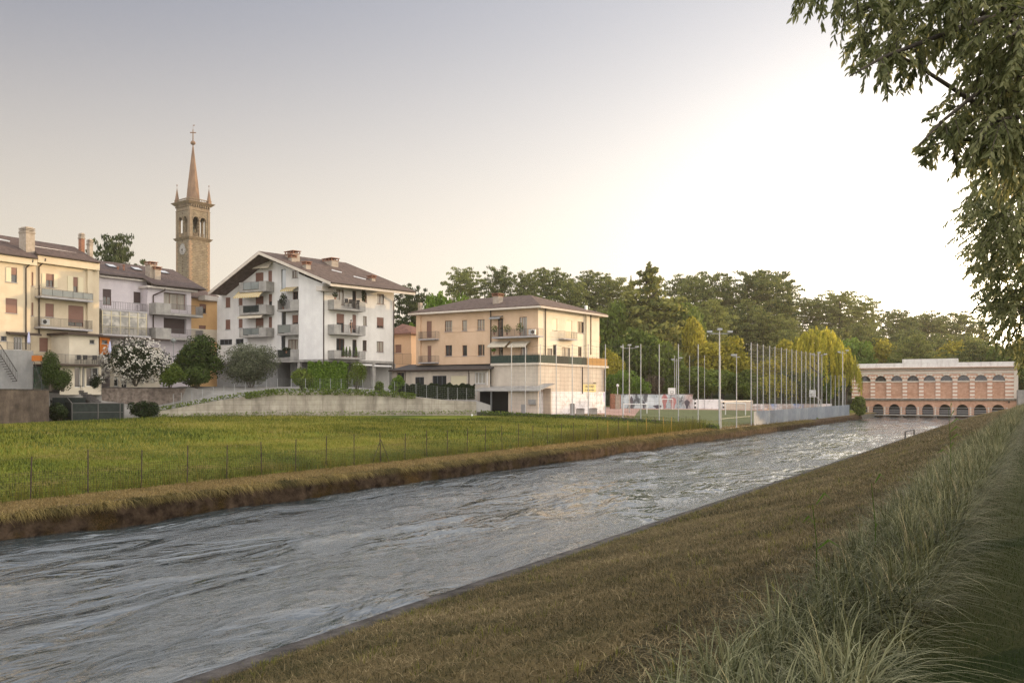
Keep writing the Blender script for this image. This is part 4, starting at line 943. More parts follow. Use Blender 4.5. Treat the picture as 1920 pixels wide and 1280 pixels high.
    for yb, yt, k in ((579.5, 561, 'rail'), (626, 607.5, 'glass'), (672, 656, 'rail')):
        d2 = 1.3; a, b_ = FR.U(626.5, d2), FR.U(685.4, d2); zb, zt = FR.uz(626.5, yb, d2)[1], FR.uz(626.5, yt, d2)[1]; w = b_ - a
        balcony(FR, root, a, b_, zb, zt, 0, d2, 'conc', [('conc', a, a + w * .22), (k if k == 'rail' else 'rail', a + w * .22, b_ - w * .2), ('conc', b_ - w * .2, b_)], .24)
    awning(FL, root, 450, 542, 499, 557.5, dB - .8, dB + .5, striped=True); awning(FL, root, 535.5, 538, 560, 545.5, rc + .1, rc + 1.2, striped=True)
    awning(FL, root, 466, 491, 512, 503, rc + .05, rc + .9); awning(FL, root, 455, 586, 500, 596, dB - .9, dB + .1)
    return FL, FR
FLW, FRW = building_white()

def building_small_peach():
    F = Fac(742, 135, -55); b = F.P(755, 700); root = thing('house', 'small peach coloured house with a red tiled roof behind the white block', 'house', (b.x, b.y, 5.5))
    ua, ub = F.U(771), F.U(725); u0, u1 = min(ua, ub), max(ua, ub); zt = F.uz(758, 625)[1]; mb = MB()
    winset(F, root, mb, u0, u1, 5.5, zt, [(741, 646, 752.5, 661, 'shut')], 0)
    mb.poly([F.at(u0, 5.5, 0), F.at(u0, 5.5, -7), F.at(u0, zt, -7), F.at(u0, zt, 0)]); mb.build('wall', M['beige'], root)
    e0, e1 = F.at(u0 - .5, zt, .6), F.at(u1, zt, .6); zr = F.uz(740, 612, -3)[1]; r1 = F.at(u1, zr + .4, -3.5); r0 = F.at(u0 + 3, zr, -3.5); mb = MB(); roof_slab(mb, [e0, r0, r1, e1]); roof_slab(mb, [e0, F.at(u0 - .5, zt, -7.5), r0]); mb.build('roof', tilemat('red_pantiles', -55, (.13, .06, .045), (.24, .12, .085)), root)
    mb = MB(); u_, z_ = F.uz(747, 681, 2); railing(F, mb, F.U(771, 2), F.U(741, 2), z_ - .2, F.uz(755, 663, 2)[1], 2, step=.2); mb.build('railing', M['rail'], root)
building_small_peach()

def building_beige():
    PX, Y0 = 1009, 112.0; FL = Fac(PX, Y0, -58); FR = Fac(PX, Y0, 35.4)
    zt = FL.uz(PX, 573)[1]; zf = FL.uz(PX, 680)[1]; b = FL.at(0, 1.95); zg = 1.7
    root = thing('apartment_house', 'beige three storey house with a hipped brown roof above a blank plastered ground floor', 'building', (b.x, b.y, zg))
    uL = FL.U(782); uR = FR.U(1123.8); mb = MB()
    winset(FL, root, mb, 0, uL, zf, zt, [(800, 602, 809.4, 633, 'shut'), (834, 601, 847.7, 621, 'glass', dict(pane='curtain', leaves=3)), (866.5, 600, 875.7, 620, 'glass', dict(pane='curtain', leaves=1)), (895, 598.7, 908.6, 618.7, 'glass', dict(pane='curtain', leaves=3)),
           (933, 596.5, 943.5, 631, 'glass', dict(leaves=2)), (973.7, 594, 988, 630, 'glass', dict(pane='curtain', leaves=3)), (801.4, 648, 808.7, 680, 'shut'), (835, 647, 847.5, 667, 'glass'), (867, 647, 875.7, 666.8, 'glass', dict(leaves=1)), (896, 646, 908.4, 666.6, 'glass'),
           (935, 650, 943, 678, 'glass', dict(leaves=1)), (976, 649, 988.6, 679, 'glass', dict(pane='curtain'))], 0)
    mr = MB(); winset(FR, root, mr, 0, uR, zf, zt, [(1036, 597, 1044.8, 619, 'shut', dict(shut='framecream', frame='framecream')), (1061.5, 600.6, 1072.7, 635, 'shut', dict(shut='framecream', frame='framecream')), (1083, 603, 1095, 624, 'glass'),
           (1026, 653, 1036, 672, 'glass', dict(pane='curtain')), (1037, 646, 1043.6, 676, 'glass', dict(leaves=1)), (1053, 651.5, 1069, 676, 'glass', dict(pane='curtain')), (1084, 650, 1090.6, 668, 'glass')], 0)
    pL = FL.at(uL, 0); pR = FR.at(uR, 0); pB = pL + (pR - FL.at(0, 0))
    for p, q, m_ in ((pL, pB, mb), (pB, pR, mr)): m_.poly([Vector((p.x, p.y, zg)), Vector((q.x, q.y, zg)), Vector((q.x, q.y, zt)), Vector((p.x, p.y, zt))])
    # projecting pilasters and string lines
    for x in (784.5, 788): pass
    FL.box(mb, FL.U(790), uL, zf, zt, .003, .22)
    for px in (834, 905, 979): FL.box(mb, FL.U(px) - .03, FL.U(px) + .03, zf, zt, .002, .02)
    for py in (613.5, 621.6, 667): z_ = FL.uz(871, py)[1]; FL.box(mb, FL.U(908), FL.U(834), z_ - .03, z_, .002, .05)
    FR.box(mr, FR.U(1097), FR.U(1103), zf, zt, .003, .25); z_ = FR.uz(1060, 633)[1]; FR.box(mr, 0, uR, z_ - .05, z_, .002, .04)
    mb.build('wall', M['beige'], root); mr.build('wall', M['beigelit'], root)
    # hipped roof
    o = .8; c0 = FL.at(0, zt); nl = Vector((FL.n[0], FL.n[1], 0)); nr = Vector((FR.n[0], FR.n[1], 0)); dl = Vector((FL.dir[0], FL.dir[1], 0)); dr = Vector((FR.dir[0], FR.dir[1], 0))
    E = [c0 - dl * o * 1.0 - dr * o * 1.0, c0 + dl * (uL + o) - dr * o, c0 + dl * (uL + o) + dr * (uR + o), c0 + dr * (uR + o) - dl * o]
    for e in E: e.z = zt + .02
    F5 = FL; ap = F5.P(994, 553, -uR * .42); a2 = F5.P(880, 562.5, -uR * .42); a2.z = ap.z; mb = MB()
    roof_slab(mb, [E[0], ap, a2, E[1]]); roof_slab(mb, [E[0], E[3], ap]); roof_slab(mb, [E[1], a2, E[2]]); roof_slab(mb, [E[3], E[2], a2, ap])
    rf = mb.build('roof', tilemat('brown_pantiles_e', -58, (.075, .05, .042), (.16, .11, .09)), root)
    mb = MB()
    for i in range(4):
        p, q = E[i], E[(i + 1) % 4]; mb.tube(p - Vector((0, 0, .24)), q - Vector((0, 0, .24)), .17, n=4)
    mb.poly([e - Vector((0, 0, .2)) for e in E]); mb.build('roof_fascia', M['fasciaw'], root)
    c = FL.P(933.5, 569, -2.2); chimney(rf, (c.x, c.y, c.z - .6), 1.1, .9, 1.5, -58); c = FL.P(788, 584, -.8); mb = MB(); mb.box((c.x, c.y, c.z + .4), (.5, .4, 1.6), -58); mb.build('chimney', M['stucco_chimney'], rf)
    c = FR.P(1099, 586, -.6); mb = MB(); mb.box((c.x, c.y, c.z + .3), (.3, .3, 1.3), 35); mb.build('chimney', M['whitepaint'], rf)
    downpipe(FL, root, 920, 576, 722, .1, .07); downpipe(FR, root, 1023, 578, 668, .1, .07); downpipe(FR, root, 1108, 588, 665, .1, .07)
    # balconies
    for x0, x1, yb, yt in ((784, 816, 637, 621.6), (784, 815.6, 681, 667)):
        a, b_ = sorted((FL.U(x0, .9), FL.U(x1, .9))); balcony(FL, root, a, b_, FL.uz(800, yb, .9)[1], FL.uz(800, yt, .9)[1], 0, .9, 'plain', [('rail', a + .02, b_ - .02)], .14)
    a, b_ = sorted((FL.U(922, 1.3), FL.U(1009, 1.3))); balcony(FL, root, a, b_, FL.uz(965, 633, 1.3)[1], FL.uz(965, 617, 1.3)[1], 0, 1.3, 'plain', [('rail', a + .02, b_ - .02)], .18)
    a, b_ = sorted((FR.U(1058, .9), FR.U(1083, .9))); balcony(FR, root, a, b_, FR.uz(1070, 637, .9)[1], FR.uz(1070, 621.5, .9)[1], 0, .9, 'plain', [('rail', a + .02, b_ - .02)], .14)
    mb = MB(); a = uR - .0; FR.box(mb, uR + .002, uR + .9, FR.uz(1124, 642)[1], FR.uz(1124, 641)[1], -2.5, -.4); FR.box(mb, uR + .85, uR + .9, FR.uz(1124, 641)[1], FR.uz(1124, 629)[1], -2.5, -.4); mb.build('balcony', M['canes'], root)
    ac_unit(FL, root, 1003, 627, .8, .9, .65)
    for x0, x1 in ((923, 957), (961, 995)): awning(FL, root, x0, 639.5, x1, 650.5, .08, 1.3)
    awning(FL, root, 923, 592, 943, 597.5, .06, .8, 'metal')
    # ground storey and roof terrace
    dg = 1.25; mg = MB(); u1 = FL.U(921, dg); ug = FR.U(1135, .6)
    A = FL.at(u1, 0, dg); Bc = FL.P(1009, 700, dg); cu = FL.U(1009.5, dg); C = FL.at(cu, 0, dg); D = FR.at(ug, 0, .6)
    zf2 = zf - .3; zwhite = FR.uz(1060, 734, .6)[1]
    def quadw(m_, p, q, z0, z1, off=0.0): m_.poly([Vector((p.x, p.y, z0)), Vector((q.x, q.y, z0)), Vector((q.x, q.y, z1)), Vector((p.x, p.y, z1))])
    quadw(mg, A, C, zg, zf2); quadw(mg, C, D, zwhite, zf2); D2 = D + dl * 9; quadw(mg, D, D2, zg, zf2); A2 = A + dr * 3; quadw(mg, A, A2, zg, zf2); mg.build('ground_floor_wall', M['oldplaster'], root)
    mg = MB(); quadw(mg, C, D, zg - .3, zwhite); mg.build('whitewashed_wall_base', M['whitewash'], root)
    ds = MB(); ff = .18
    pts = [A + nl * ff, C + nl * ff + nr * ff, D + nr * ff + dr * .6, D + dr * .6 + dl * 10, A + dr * 6]
    lo = [Vector((p.x, p.y, zf2)) for p in pts]; hi = [Vector((p.x, p.y, zf - .02)) for p in pts]; ds.poly(hi); ds.poly(list(reversed(lo)))
    for i in range(len(pts)): j = (i + 1) % len(pts); ds.poly([lo[i], lo[j], hi[j], hi[i]])
    te = ds.build('terrace', M['fasciaw'], root)
    ht = .95; segs = ((A, C, 'greenfabric', 0, 1), (C, D, 'greenfabric', 0, .24), (C, D, 'meshfabric', .24, .42), (C, D, 'greenfabric', .42, .62), (C, D, 'meshfabric', .62, .7), (C, D, 'canes', .7, 1.03))
    for p, q, m_, t0, t1 in segs:
        mb = MB(); a_, b2 = p + (q - p) * t0, p + (q - p) * t1; a_ = Vector((a_.x, a_.y, zf)); b2 = Vector((b2.x, b2.y, zf)); nn = (b2 - a_).normalized().cross(Vector((0, 0, 1))) * .02
        mb.hexa([a_ - nn, b2 - nn, b2 + nn, a_ + nn] + [v + Vector((0, 0, ht)) for v in (a_ - nn, b2 - nn, b2 + nn, a_ + nn)]); mb.build('screen_panel', M[m_], te)
    mb = MB()
    for p, q, n in ((A, C, 8), (C, D, 14)):
        for i in range(n + 1): v = p + (q - p) * (i / n); mb.tube((v.x, v.y, zf), (v.x, v.y, zf + 1.05), .025, n=4)
        mb.tube((p.x, p.y, zf + 1.05), (q.x, q.y, zf + 1.05), .025, n=4)
    mb.build('railing', M['rail'], te)
    FG = Fac(PX, Y0, 35.4); fg = .62
    downpipe(FR, root, 1092.5, 686, 738, .75, .06); downpipe(FR, root, 1133, 692, 734, .75, .08); 
    # parish sign on the wall
    u0, u1_, z0_, z1_ = FR.rect(1093, 720.5, 1117.5, 734.5, .7); mb = MB(); FR.box(mb, u0, u1_, z0_, z1_, .64, .70); sg = mb.build('wall_sign', M['signboard'], root)
    def text(s_, size, uc, zc, ital):
        cu_ = bpy.data.curves.new('sign_lettering', 'FONT'); cu_.body = s_; cu_.size = size; cu_.align_x = 'CENTER'; cu_.extrude = .004; cu_.shear = .35 if ital else 0; cu_.offset = .006
        o_ = bpy.data.objects.new('t', cu_); me = bpy.data.meshes.new_from_object(o_); bpy.data.objects.remove(o_); me.materials.append(M['black'])
        to = link('sign_lettering', me, sg); p = FR.at(uc, zc, .712); off = root.location; to.location = (p.x - off.x, p.y - off.y, p.z - off.z); to.rotation_euler = (R(90), 0, R(90 - 35.4)); return to
    text('ORATORIO', (z1_ - z0_) * .46, (u0 + u1_) / 2, z0_ + (z1_ - z0_) * .56, False); text('S. Antonio Abate', (z1_ - z0_) * .34, (u0 + u1_) / 2, z0_ + (z1_ - z0_) * .16, True)
    mb = MB(); FR.box(mb, u0 - .1, u1_ + .1, z1_ + .1, z1_ + .16, .62, .72); FR.box(mb, u1_ - .6, u1_, z1_ + .16, z1_ + .28, .62, .72); mb.build('sign_lamp', M['black'], root)
    # blue tag painted on the whitewash
    mb = MB(); u_, v_, a_, b3 = FR.rect(1124, 736, 1133.5, 753, .61); FR.box(mb, u_, v_, a_, b3, .6, .608); mb.build('blue_mural_patch', M['bluepaint'], root)
    return FL, FR, A, C, D
M['signboard'] = mat('sign_board', (.62, .52, .22), (.70, .60, .28), scale=3)
M['bluepaint'] = mat('faded_blue_paint', (.16, .16, .55), (.55, .56, .70), scale=3.5, stretch=(1, 1, .5))
FLB, FRB, BA, BC_, BD = building_beige()
def building_lowwing():
    F = Fac(919, 113.5, -60); z0 = 3.3; b = F.P(830, 722); root = thing('low_wing', 'long single storey wing with a dark sloping roof left of the beige house', 'building', (b.x, b.y, z0))
    u0, u1 = F.U(919), F.U(735); zt = F.uz(850, 692)[1]; mb = MB()
    winset(F, root, mb, u0, u1, z0, zt, [(744, 698, 757.5, 722, 'glass'), (778, 706.7, 795, 726, 'glass', dict(frame='framegrey')), (810.6, 704, 837, 726, 'glass', dict(frame='framegrey', leaves=3)), (845, 704, 875, 724, 'shut', dict(shut='framecream')), (890, 698, 909.6, 719, 'glass', dict(frame='framewhite', pane='curtain', leaves=3))], 0)
    mb.build('wall', M['oldplaster'], root)
    mb = MB(); e0, e1 = F.at(u0 - .2, zt, .7), F.at(u1, zt, .7); zr = F.uz(850, 683, -3.5)[1]; roof_slab(mb, [e0, e1, F.at(u1, zr + .1, -3.8), F.at(u0 - .2, zr + .1, -3.8)], .14); mb.build('roof', mat('bitumen_roof', (.035, .033, .035), (.07, .065, .065), scale=2, rough=.7), root)
    mb = MB(); gutter(mb, e0 + Vector((0, 0, -.1)), e1 + Vector((0, 0, -.1)), .1); mb.build('gutter', M['pipe'], root)
    z_ = F.uz(850, 696.5)[1]; mb = MB(); F.box(mb, F.U(912), F.U(771), z_ - .12, z_, .0, .12); mb.build('rolled_awning', M['fasciaw'], root)
    downpipe(F, root, 879, 693, 722, .08, .06); downpipe(F, root, 759.5, 693, 722, .08, .06); downpipe(F, root, 913.5, 697, 722, .14, .06, m='framewhite')
building_lowwing()
def carport():
    F = Fac(1009, 108.2, -58); z0 = 1.9; b = F.P(950, 770); root = thing('carport', 'open lean-to shed with a pale sheet roof and dark interior against the beige house', 'shed', (b.x, b.y, z0))
    u0, u1 = F.U(1010), F.U(891); zf = F.uz(950, 732)[1]; zb = zf + .9; mb = MB()
    mb.hexa([F.at(u0 - .3, zf - .1, .5), F.at(u1, zf - .1, .5), F.at(u1, zb - .1, -3.4), F.at(u0 - .3, zb - .1, -3.4), F.at(u0 - .3, zf, .5), F.at(u1, zf, .5), F.at(u1, zb, -3.4), F.at(u0 - .3, zb, -3.4)]); mb.build('roof', M['concrete'], root)
    mb = MB(); um = F.U(953); F.box(mb, u0 + .1, um, z0, zf - .1, -.2, 0); F.box(mb, u0 + .1, u1, z0, zf + .3, -3.3, -3.1); mb.build('wall', M['oldplaster'], root)
    mb = MB(); F.box(mb, um + .05, u1 + .1, z0, zf - .02, -3.0, -1.2); mb.build('interior', M['dark'], root)  # dark block in place of the shade under the roof
    mb = MB(); F.box(mb, F.U(921) - .08, F.U(921) + .08, z0, zf - .1, -.1, .06); mb.build('post', M['metal'], root)
    mb = MB(); r = F.rect(977, 758, 985, 776, .05); F.box(mb, *r, .002, .06); mb.build('door', M['greywall'], root); mb = MB(); r = F.rect(992, 749, 1004, 758, .1); F.box(mb, *r, .002, .3); mb.build('meter_box', M['greywall'], root)
carport()
# ------------------------------------------------------------------ church tower
def arch_wall(F, mb, u0, u1, z0, z1, arches, d, th, ns=10, back=True):
    """wall with round-headed openings: (centre, half width, springing, foot)"""
    us = {u0, u1}
    for uc, r, zs, zf in arches:
        for k in range(ns + 1): us.add(uc + r * math.sin(math.pi * (k / ns - .5)))
    us = sorted(us)
    def top(a, u): return a[2] + math.sqrt(max(0, a[1] ** 2 - (u - a[0]) ** 2))
    for i in range(len(us) - 1):
        ua, ub = us[i], us[i + 1]; um = (ua + ub) / 2; hit = [a for a in arches if abs(um - a[0]) < a[1]]
        for dd in ((d, d - th) if back else (d,)):
            if not hit: mb.poly([F.at(ua, z0, dd), F.at(ub, z0, dd), F.at(ub, z1, dd), F.at(ua, z1, dd)])
            else:
                a = hit[0]; mb.poly([F.at(ua, top(a, ua), dd), F.at(ub, top(a, ub), dd), F.at(ub, z1, dd), F.at(ua, z1, dd)])
                if a[3] > z0 + .01: mb.poly([F.at(ua, z0, dd), F.at(ub, z0, dd), F.at(ub, a[3], dd), F.at(ua, a[3], dd)])
        if hit:
            a = hit[0]; mb.poly([F.at(ua, top(a, ua), d), F.at(ub, top(a, ub), d), F.at(ub, top(a, ub), d - th), F.at(ua, top(a, ua), d - th)])
            mb.poly([F.at(ua, a[3], d), F.at(ub, a[3], d), F.at(ub, a[3], d - th), F.at(ua, a[3], d - th)])
    for a in arches:
        for u in (a[0] - a[1], a[0] + a[1]): mb.poly([F.at(u, a[3], d), F.at(u, a[2], d), F.at(u, a[2], d - th), F.at(u, a[3], d - th)])
def ring_arch(F, mb, uc, r, zs, w, d0, d1, n=9, alt=False):
    for k in range(n):
        a, b = math.pi * k / n, math.pi * (k + 1) / n
        if alt: mb.m = k % 2
        p = []
        for dd in (d0, d1):
            for rr, t in ((r, a), (r, b), (r + w, b), (r + w, a)): p.append(F.at(uc - rr * math.cos(t), zs + rr * math.sin(t), dd))
        mb.hexa(p)
    mb.m = 0
M['tower'] = mat('campanile_stone', (.16, .13, .095), (.30, .25, .17), scale=.9, bump=.4, bscale=9, contrast=(.3, .7), extra=brickx((1, 1, 1), (.82, .80, .76), (.45, .40, .34), 1.0, 30, .95, .36, .03), detail=10)
M['towertrim'] = mat('campanile_trim', (.17, .13, .09), (.28, .22, .15), scale=1.5, bump=.3)
M['quoin'] = mat('brick_quoins', (.24, .16, .10), (.36, .26, .17), scale=2)
M['spire'] = mat('spire_stone', (.16, .10, .065), (.26, .17, .11), scale=1.2, bump=.3, stretch=(1, 1, .4))
def church_tower():
    F1 = Fac(355.2, 190, -50); F2 = Fac(355.2, 190, 33); S1 = F1.U(330.3); S2 = F2.U(393.3)
    def z(py): return F1.uz(355.2, py)[1]
    b = F1.at(0, 10); root = thing('church_tower', 'tall stone bell tower with clock, open belfry and pointed spire behind the lilac house', 'tower', (b.x, b.y, 10))
    d1 = Vector((F1.dir[0], F1.dir[1], 0)); d2 = Vector((F2.dir[0], F2.dir[1], 0)); c = F1.at(0, 0); C = [c, c + d1 * S1, c + d1 * S1 + d2 * S2, c + d2 * S2]
    cen = (C[0] + C[2]) / 2
    def ring(mb, z0, z1, o, o2=None):
        o2 = o if o2 is None else o2; P = []
        for zz, oo in ((z0, o), (z1, o2)):
            for q in C: v = (q - cen); P.append(cen + v * (1 + oo / (v.length * .7)) + Vector((0, 0, zz)))
        mb.hexa(P)
    mb = MB(); ring(mb, 10, z(447), 0); sh = mb.build('shaft', M['tower'], root)
    mb = MB()
    for q, (ea, eb) in zip(C, ((d1, d2), (-d1, d2), (-d1, -d2), (d1, -d2))):
        zz = 16.0; k = 0
        while zz < z(447) - .4:
            L = .75 if k % 2 else .5; P = [q - ea * .04 - eb * .04, q + ea * L - eb * .04, q + ea * L + eb * L, q - ea * .04 + eb * L]
            mb.hexa([p + Vector((0, 0, zz)) for p in P] + [p + Vector((0, 0, zz + .38)) for p in P]); zz += .44; k += 1
    mb.build('quoins', M['quoin'], sh)
    mb = MB(); ring(mb, z(447.5), z(443), .12, .5); mb.build('cornice', M['towertrim'], root)
    # belfry: four pierced walls
    zb, zt = z(443), z(392); mb = MB()
    s1 = F1.P(340.8, 420)[0]
    def faces(F, S, cs, r, dd): arch_wall(F, mb, .0, S, zb, zt, [(S * cs[0], r * S, z(410.5), z(441)), (S * cs[1], r * S, z(410.5), z(441))], dd, .5)
    F1b = Fac(355.2, 190, -50); F1b.p = F1.p + F2.dir * S2; F1b.n = -F1.n; F2b = Fac(355.2, 190, 33); F2b.p = F2.p + F1.dir * S1; F2b.n = -F2.n
    for F, S in ((F1, S1), (F1b, S1), (F2, S2), (F2b, S2)): faces(F, S, (.31, .66), .145, 0)
    bel = mb.build('belfry', M['tower'], root)
    mb = MB()
    for F, S in ((F1, S1), (F2, S2)):
        for k in (.31, .66): ring_arch(F, mb, S * k, .145 * S + .02, z(410.5), .18, .003, .12)
        for k in (.0, 1.0): F.box(mb, S * k - (.0 if k == 0 else .55), S * k + (.55 if k == 0 else 0), zb, zt, .003, .1)
        for k in (.31, .66):
            for i in range(5): u = S * k - .5 + i * .25; F.box(mb, u - .04, u + .04, z(441), z(434), -.15, -.05)
    mb.build('arch_moulding', M['towertrim'], bel)
    mb = MB(); ring(mb, z(392), z(390.5), .1); ring(mb, z(390.5), z(381), .0); 
    for F, S in ((F1, S1), (F2, S2)):
        n = 9
        for i in range(n): u = S * (i + .5) / n; F.box(mb, u - .1, u + .1, z(385.5), z(381), .003, .35)
    ring(mb, z(381), z(376.5), .25, .75); ring(mb, z(376.5), z(375.5), .8); mb.build('main_cornice', M['towertrim'], root)
    for k, zz in ((.45, 0), (.62, .4)):
        bc = C[0] + (C[2] - C[0]) * k; mb = MB(); mb.lathe((bc.x, bc.y, z(432) + zz), [(.55, 0), (.45, .2), (.34, .7), (.24, .95), (.05, 1.05)], 12); mb.tube((bc.x, bc.y, z(432) + zz + 1), (bc.x, bc.y, z(415)), .06); mb.build('bell', mat('bronze_bell', (.10, .10, .08), (.16, .15, .11), rough=.5, metal=.6), root)
    # balustrade
    mb = MB(); 
    for i in range(4):
        p, q = C[i], C[(i + 1) % 4]
        for t in np.linspace(0, 1, 13): v = p + (q - p) * t; mb.tube((v.x, v.y, z(375.5)), (v.x, v.y, z(370)), .07, n=5)
        mb.tube((p.x, p.y, z(370)), (q.x, q.y, z(370)), .12, n=4)
    mb.build('balustrade', M['towertrim'], root)
    mb = MB(); rr = 13.1 / FX * 193 * 1.02; mb.lathe((cen.x, cen.y, z(375.5)), [(rr * 1.02, 0), (rr, .3), (rr * .72, z(335) - z(375.5)), (rr * .06, z(262.5) - z(375.5))], 8); sp = mb.build('spire', M['spire'], root)
    mb = MB(); mb.lathe((cen.x, cen.y, z(263)), [(.1, 0), (.5, .25), (.55, .5), (.4, .8), (.12, 1)], 10); zc = z(257)
    mb.tube((cen.x, cen.y, zc), (cen.x, cen.y, z(233)), .13, .1, 5); dx = Vector((1, .1, 0)).normalized()
    zz = z(239); p = Vector((cen.x, cen.y, zz)); mb.tube(p - dx * .62, p + dx * .62, .12, n=5)
    mb.tube((cen.x, cen.y, z(233)), (cen.x, cen.y, z(224)), .025, n=4); mb.box((cen.x + .2, cen.y, z(225)), (.35, .03, .2)); mb.build('cross', M['spire'], sp)
    for q in C[1:]:
        mb = MB(); q = cen + (q - cen) * .95; mb.box((q.x, q.y, (z(375.5) + z(369)) / 2), (.75, .75, z(369) - z(375.5)), 33); mb.lathe((q.x, q.y, z(369)), [(.46, 0), (.02, z(345) - z(369))], 6); mb.lathe((q.x, q.y, z(345)), [(.03, 0), (.03, .3), (.12, .4), (.12, .55), (.02, .7)], 6); mb.build('pinnacle', M['spire'], root)
    # clock
    uc, zc = F1.uz(343, 466.5); mb = MB(); nn = Vector((F1.n[0], F1.n[1], 0)); cc = F1.at(uc, zc); mb.tube(cc + nn * .01, cc + nn * .12, 1.25, n=28); ck = mb.build('clock_face', mat('clock_dial', (.30, .28, .26), (.40, .37, .34), scale=3), root)
    mb = MB(); 
    for k in range(12):
        a = k * math.pi / 6; q = cc + nn * .14 + d1 * math.sin(a) * 1.0 + Vector((0, 0, math.cos(a) * 1.0)); mb.tube(q, q + nn * .03, .07, n=5)
    mb.build('hour_mark', M['black'], ck)
    for a, L, nm in ((R(232), .6, 'hour_hand'), (R(183), .95, 'minute_hand')): mb = MB(); q = cc + nn * .17; mb.tube(q, q + (-d1) * math.sin(a) * L + Vector((0, 0, math.cos(a) * L)), .06, .03, 5); mb.build(nm, M['black'], ck)
    mb = MB(); ring_arch(F1, mb, uc, 1.2, zc, .16, .01, .2, 12); ring_arch(F1, mb, uc, 1.2, zc - .001, -.0 + .16, .01, .2, 1) if False else None
    mb.build('clock_surround', M['towertrim'], ck)
church_tower()
# ------------------------------------------------------------------ the sluice house across the canal
M['brick'] = mat('dam_brick', (.48, .28, .19), (.64, .42, .31), scale=1.6, bump=.3, bscale=14, extra=brickx((1, 1, 1), (.84, .78, .75), (.95, .85, .8), 1.0, 120, .5, .16, .02), detail=9)
M['banded'] = mat('banded_brick_and_stone', (.50, .27, .19), (.62, .38, .28), scale=1.8, bump=.2, extra=bandz(.69, .46, (.80, .72, .63), .0))
M['stone'] = mat('pale_stone', (.62, .54, .46), (.74, .66, .57), scale=1.5, bump=.2)
M['parapet'] = mat('weathered_white_parapet', (.72, .68, .66), (.84, .82, .79), scale=1.2, bump=.2, extra=streaks(.55, (.42, .36, .34), 1.4, .3, .5, .7))
def sluice_house():
    F = Fac(1597, 182, 120); U = F.U; u0, u1 = U(1597), U(1907.5); ym = lambda py, d=0: F.uz(1752, py, d)[1]
    c1, c9 = U(1621.7), U(1872.6); pit = (c9 - c1) / 8; b = F.at(u0, 0)
    M['towertrim2'] = mat('brown_cornice', (.34, .22, .16), (.46, .32, .24), scale=2)
    root = thing('sluice_house', 'long brick and stone banded building with nine arched bays spanning the canal', 'building', (b.x, b.y, 0))
    zl = ym(747); zs = ym(715.0); zat = ym(703.5); r = zat - zs; hw = pit * .36; ztop = ym(688.5)
    cs = [c1 + pit * i for i in range(9)]; mb = MB()
    arch_wall(F, mb, u0, u1, zl, ztop, [(c, hw, zat - hw, zl + .05) for c in cs], 0, .45, back=False)
    bk = -9
    mb.poly([F.at(u0, zl, 0), F.at(u0, zl, bk), F.at(u0, ztop, bk), F.at(u0, ztop, 0)]); mb.poly([F.at(u1, zl, 0), F.at(u1, zl, bk), F.at(u1, ztop, bk), F.at(u1, ztop, 0)])
    mb.build('wall', M['banded'], root)
    for c in cs:
        mb = MB(); F.box(mb, c - hw, c + hw, zl + .05, zat - hw - .22, -.5, -.3)
        for z_ in (.25, .75, 2.4, 2.8): F.box(mb, c - hw, c + hw, zl + z_, zl + z_ + .05, -.3, -.27)
        mb.build('brick_panel', M['brick'], root)
        mb = MB(); F.box(mb, c - hw, c + hw, zat - hw - .22, zat - hw, -.45, -.15); mb.build('window_sill', M['stone'], root)
        mb = MB(); n = 12; pts = [F.at(c - hw * math.cos(math.pi * k / n), zat - hw + hw * math.sin(math.pi * k / n), -.4) for k in range(n + 1)]; mb.poly(pts); w = mb.build('lunette_window', M['glass'], root)
        mb = MB(); ring_arch(F, mb, c, hw * .93, zat - hw, hw * .06, -.4, -.33, 10); ring_arch(F, mb, c, hw * .45, zat - hw, .06, -.4, -.34, 8)
        for k in range(1, 8):
            a = math.pi * k / 8; mb.tube(F.at(c - .35 * hw * math.cos(a), zat - hw + .35 * hw * math.sin(a), -.36), F.at(c - hw * .97 * math.cos(a), zat - hw + hw * .97 * math.sin(a), -.36), .025, n=4)
        mb.build('window_bars', M['framegrey'], w)
        mb = MB(); ring_arch(F, mb, c, hw + .01, zat - hw, .42, .002, .07, 11, True); F.box(mb, c - .16, c + .16, zat + .05, zat + .62, .075, .14); mb.build('arch_surround', (M['stone'], M['brick']), root)
    mb = MB(); F.box(mb, u0 - .1, u1 + .1, ym(699.3), ym(696), .003, .16)
    F.box(mb, u1 - .55, u1 + .15, zl, ym(696.3), .004, .2); mb.build('string_course', M['stone'], root)
    mb = MB(); F.box(mb, u0 - .1, u1 + .1, ym(694.5), ym(693.2), .003, .2); n = int((u1 - u0) / .32)
    for i in range(n): u = u0 + (u1 - u0) * (i + .5) / n; F.box(mb, u - .08, u + .08, ym(693.2) + .003, ym(690.6), .003, .3)
    mb.build('dentil_band', M['stone'], root)
    mb = MB(); F.box(mb, u0 - .3, u1 + .5, ym(690.5), ym(688.3), -.3, .6); mb.build('cornice', M['towertrim2'], root)
    mb = MB(); F.box(mb, u0 - .1, u1 + .1, ym(688.3) + .002, ym(679.8), -.5, .3); F.box(mb, u0 - .1, u1 + .1, ym(688.3) + .002, ym(682), bk, -.5)
    ua, ub = U(1692), U(1796.5); F.box(mb, ua, ub, ym(679.8), ym(672.5), -.6, .32); mb.build('parapet', M['parapet'], root)
    # gallery ledge and the lower arcade
    d = 1.1; mb = MB(); F.box(mb, u0 + 1.5, u1 + .3, ym(750.5, d), ym(747, d), .003, d + .25); mb.build('ledge', mat('mossy_ledge', (.08, .075, .06), (.22, .20, .17), scale=3, bump=.4), root)
    l1, l9 = U(1616, d), U(1871.5, d); lp = (l9 - l1) / 8; hw2 = lp * .345; zt2 = ym(757.5, d); mb = MB(); z0 = -.6
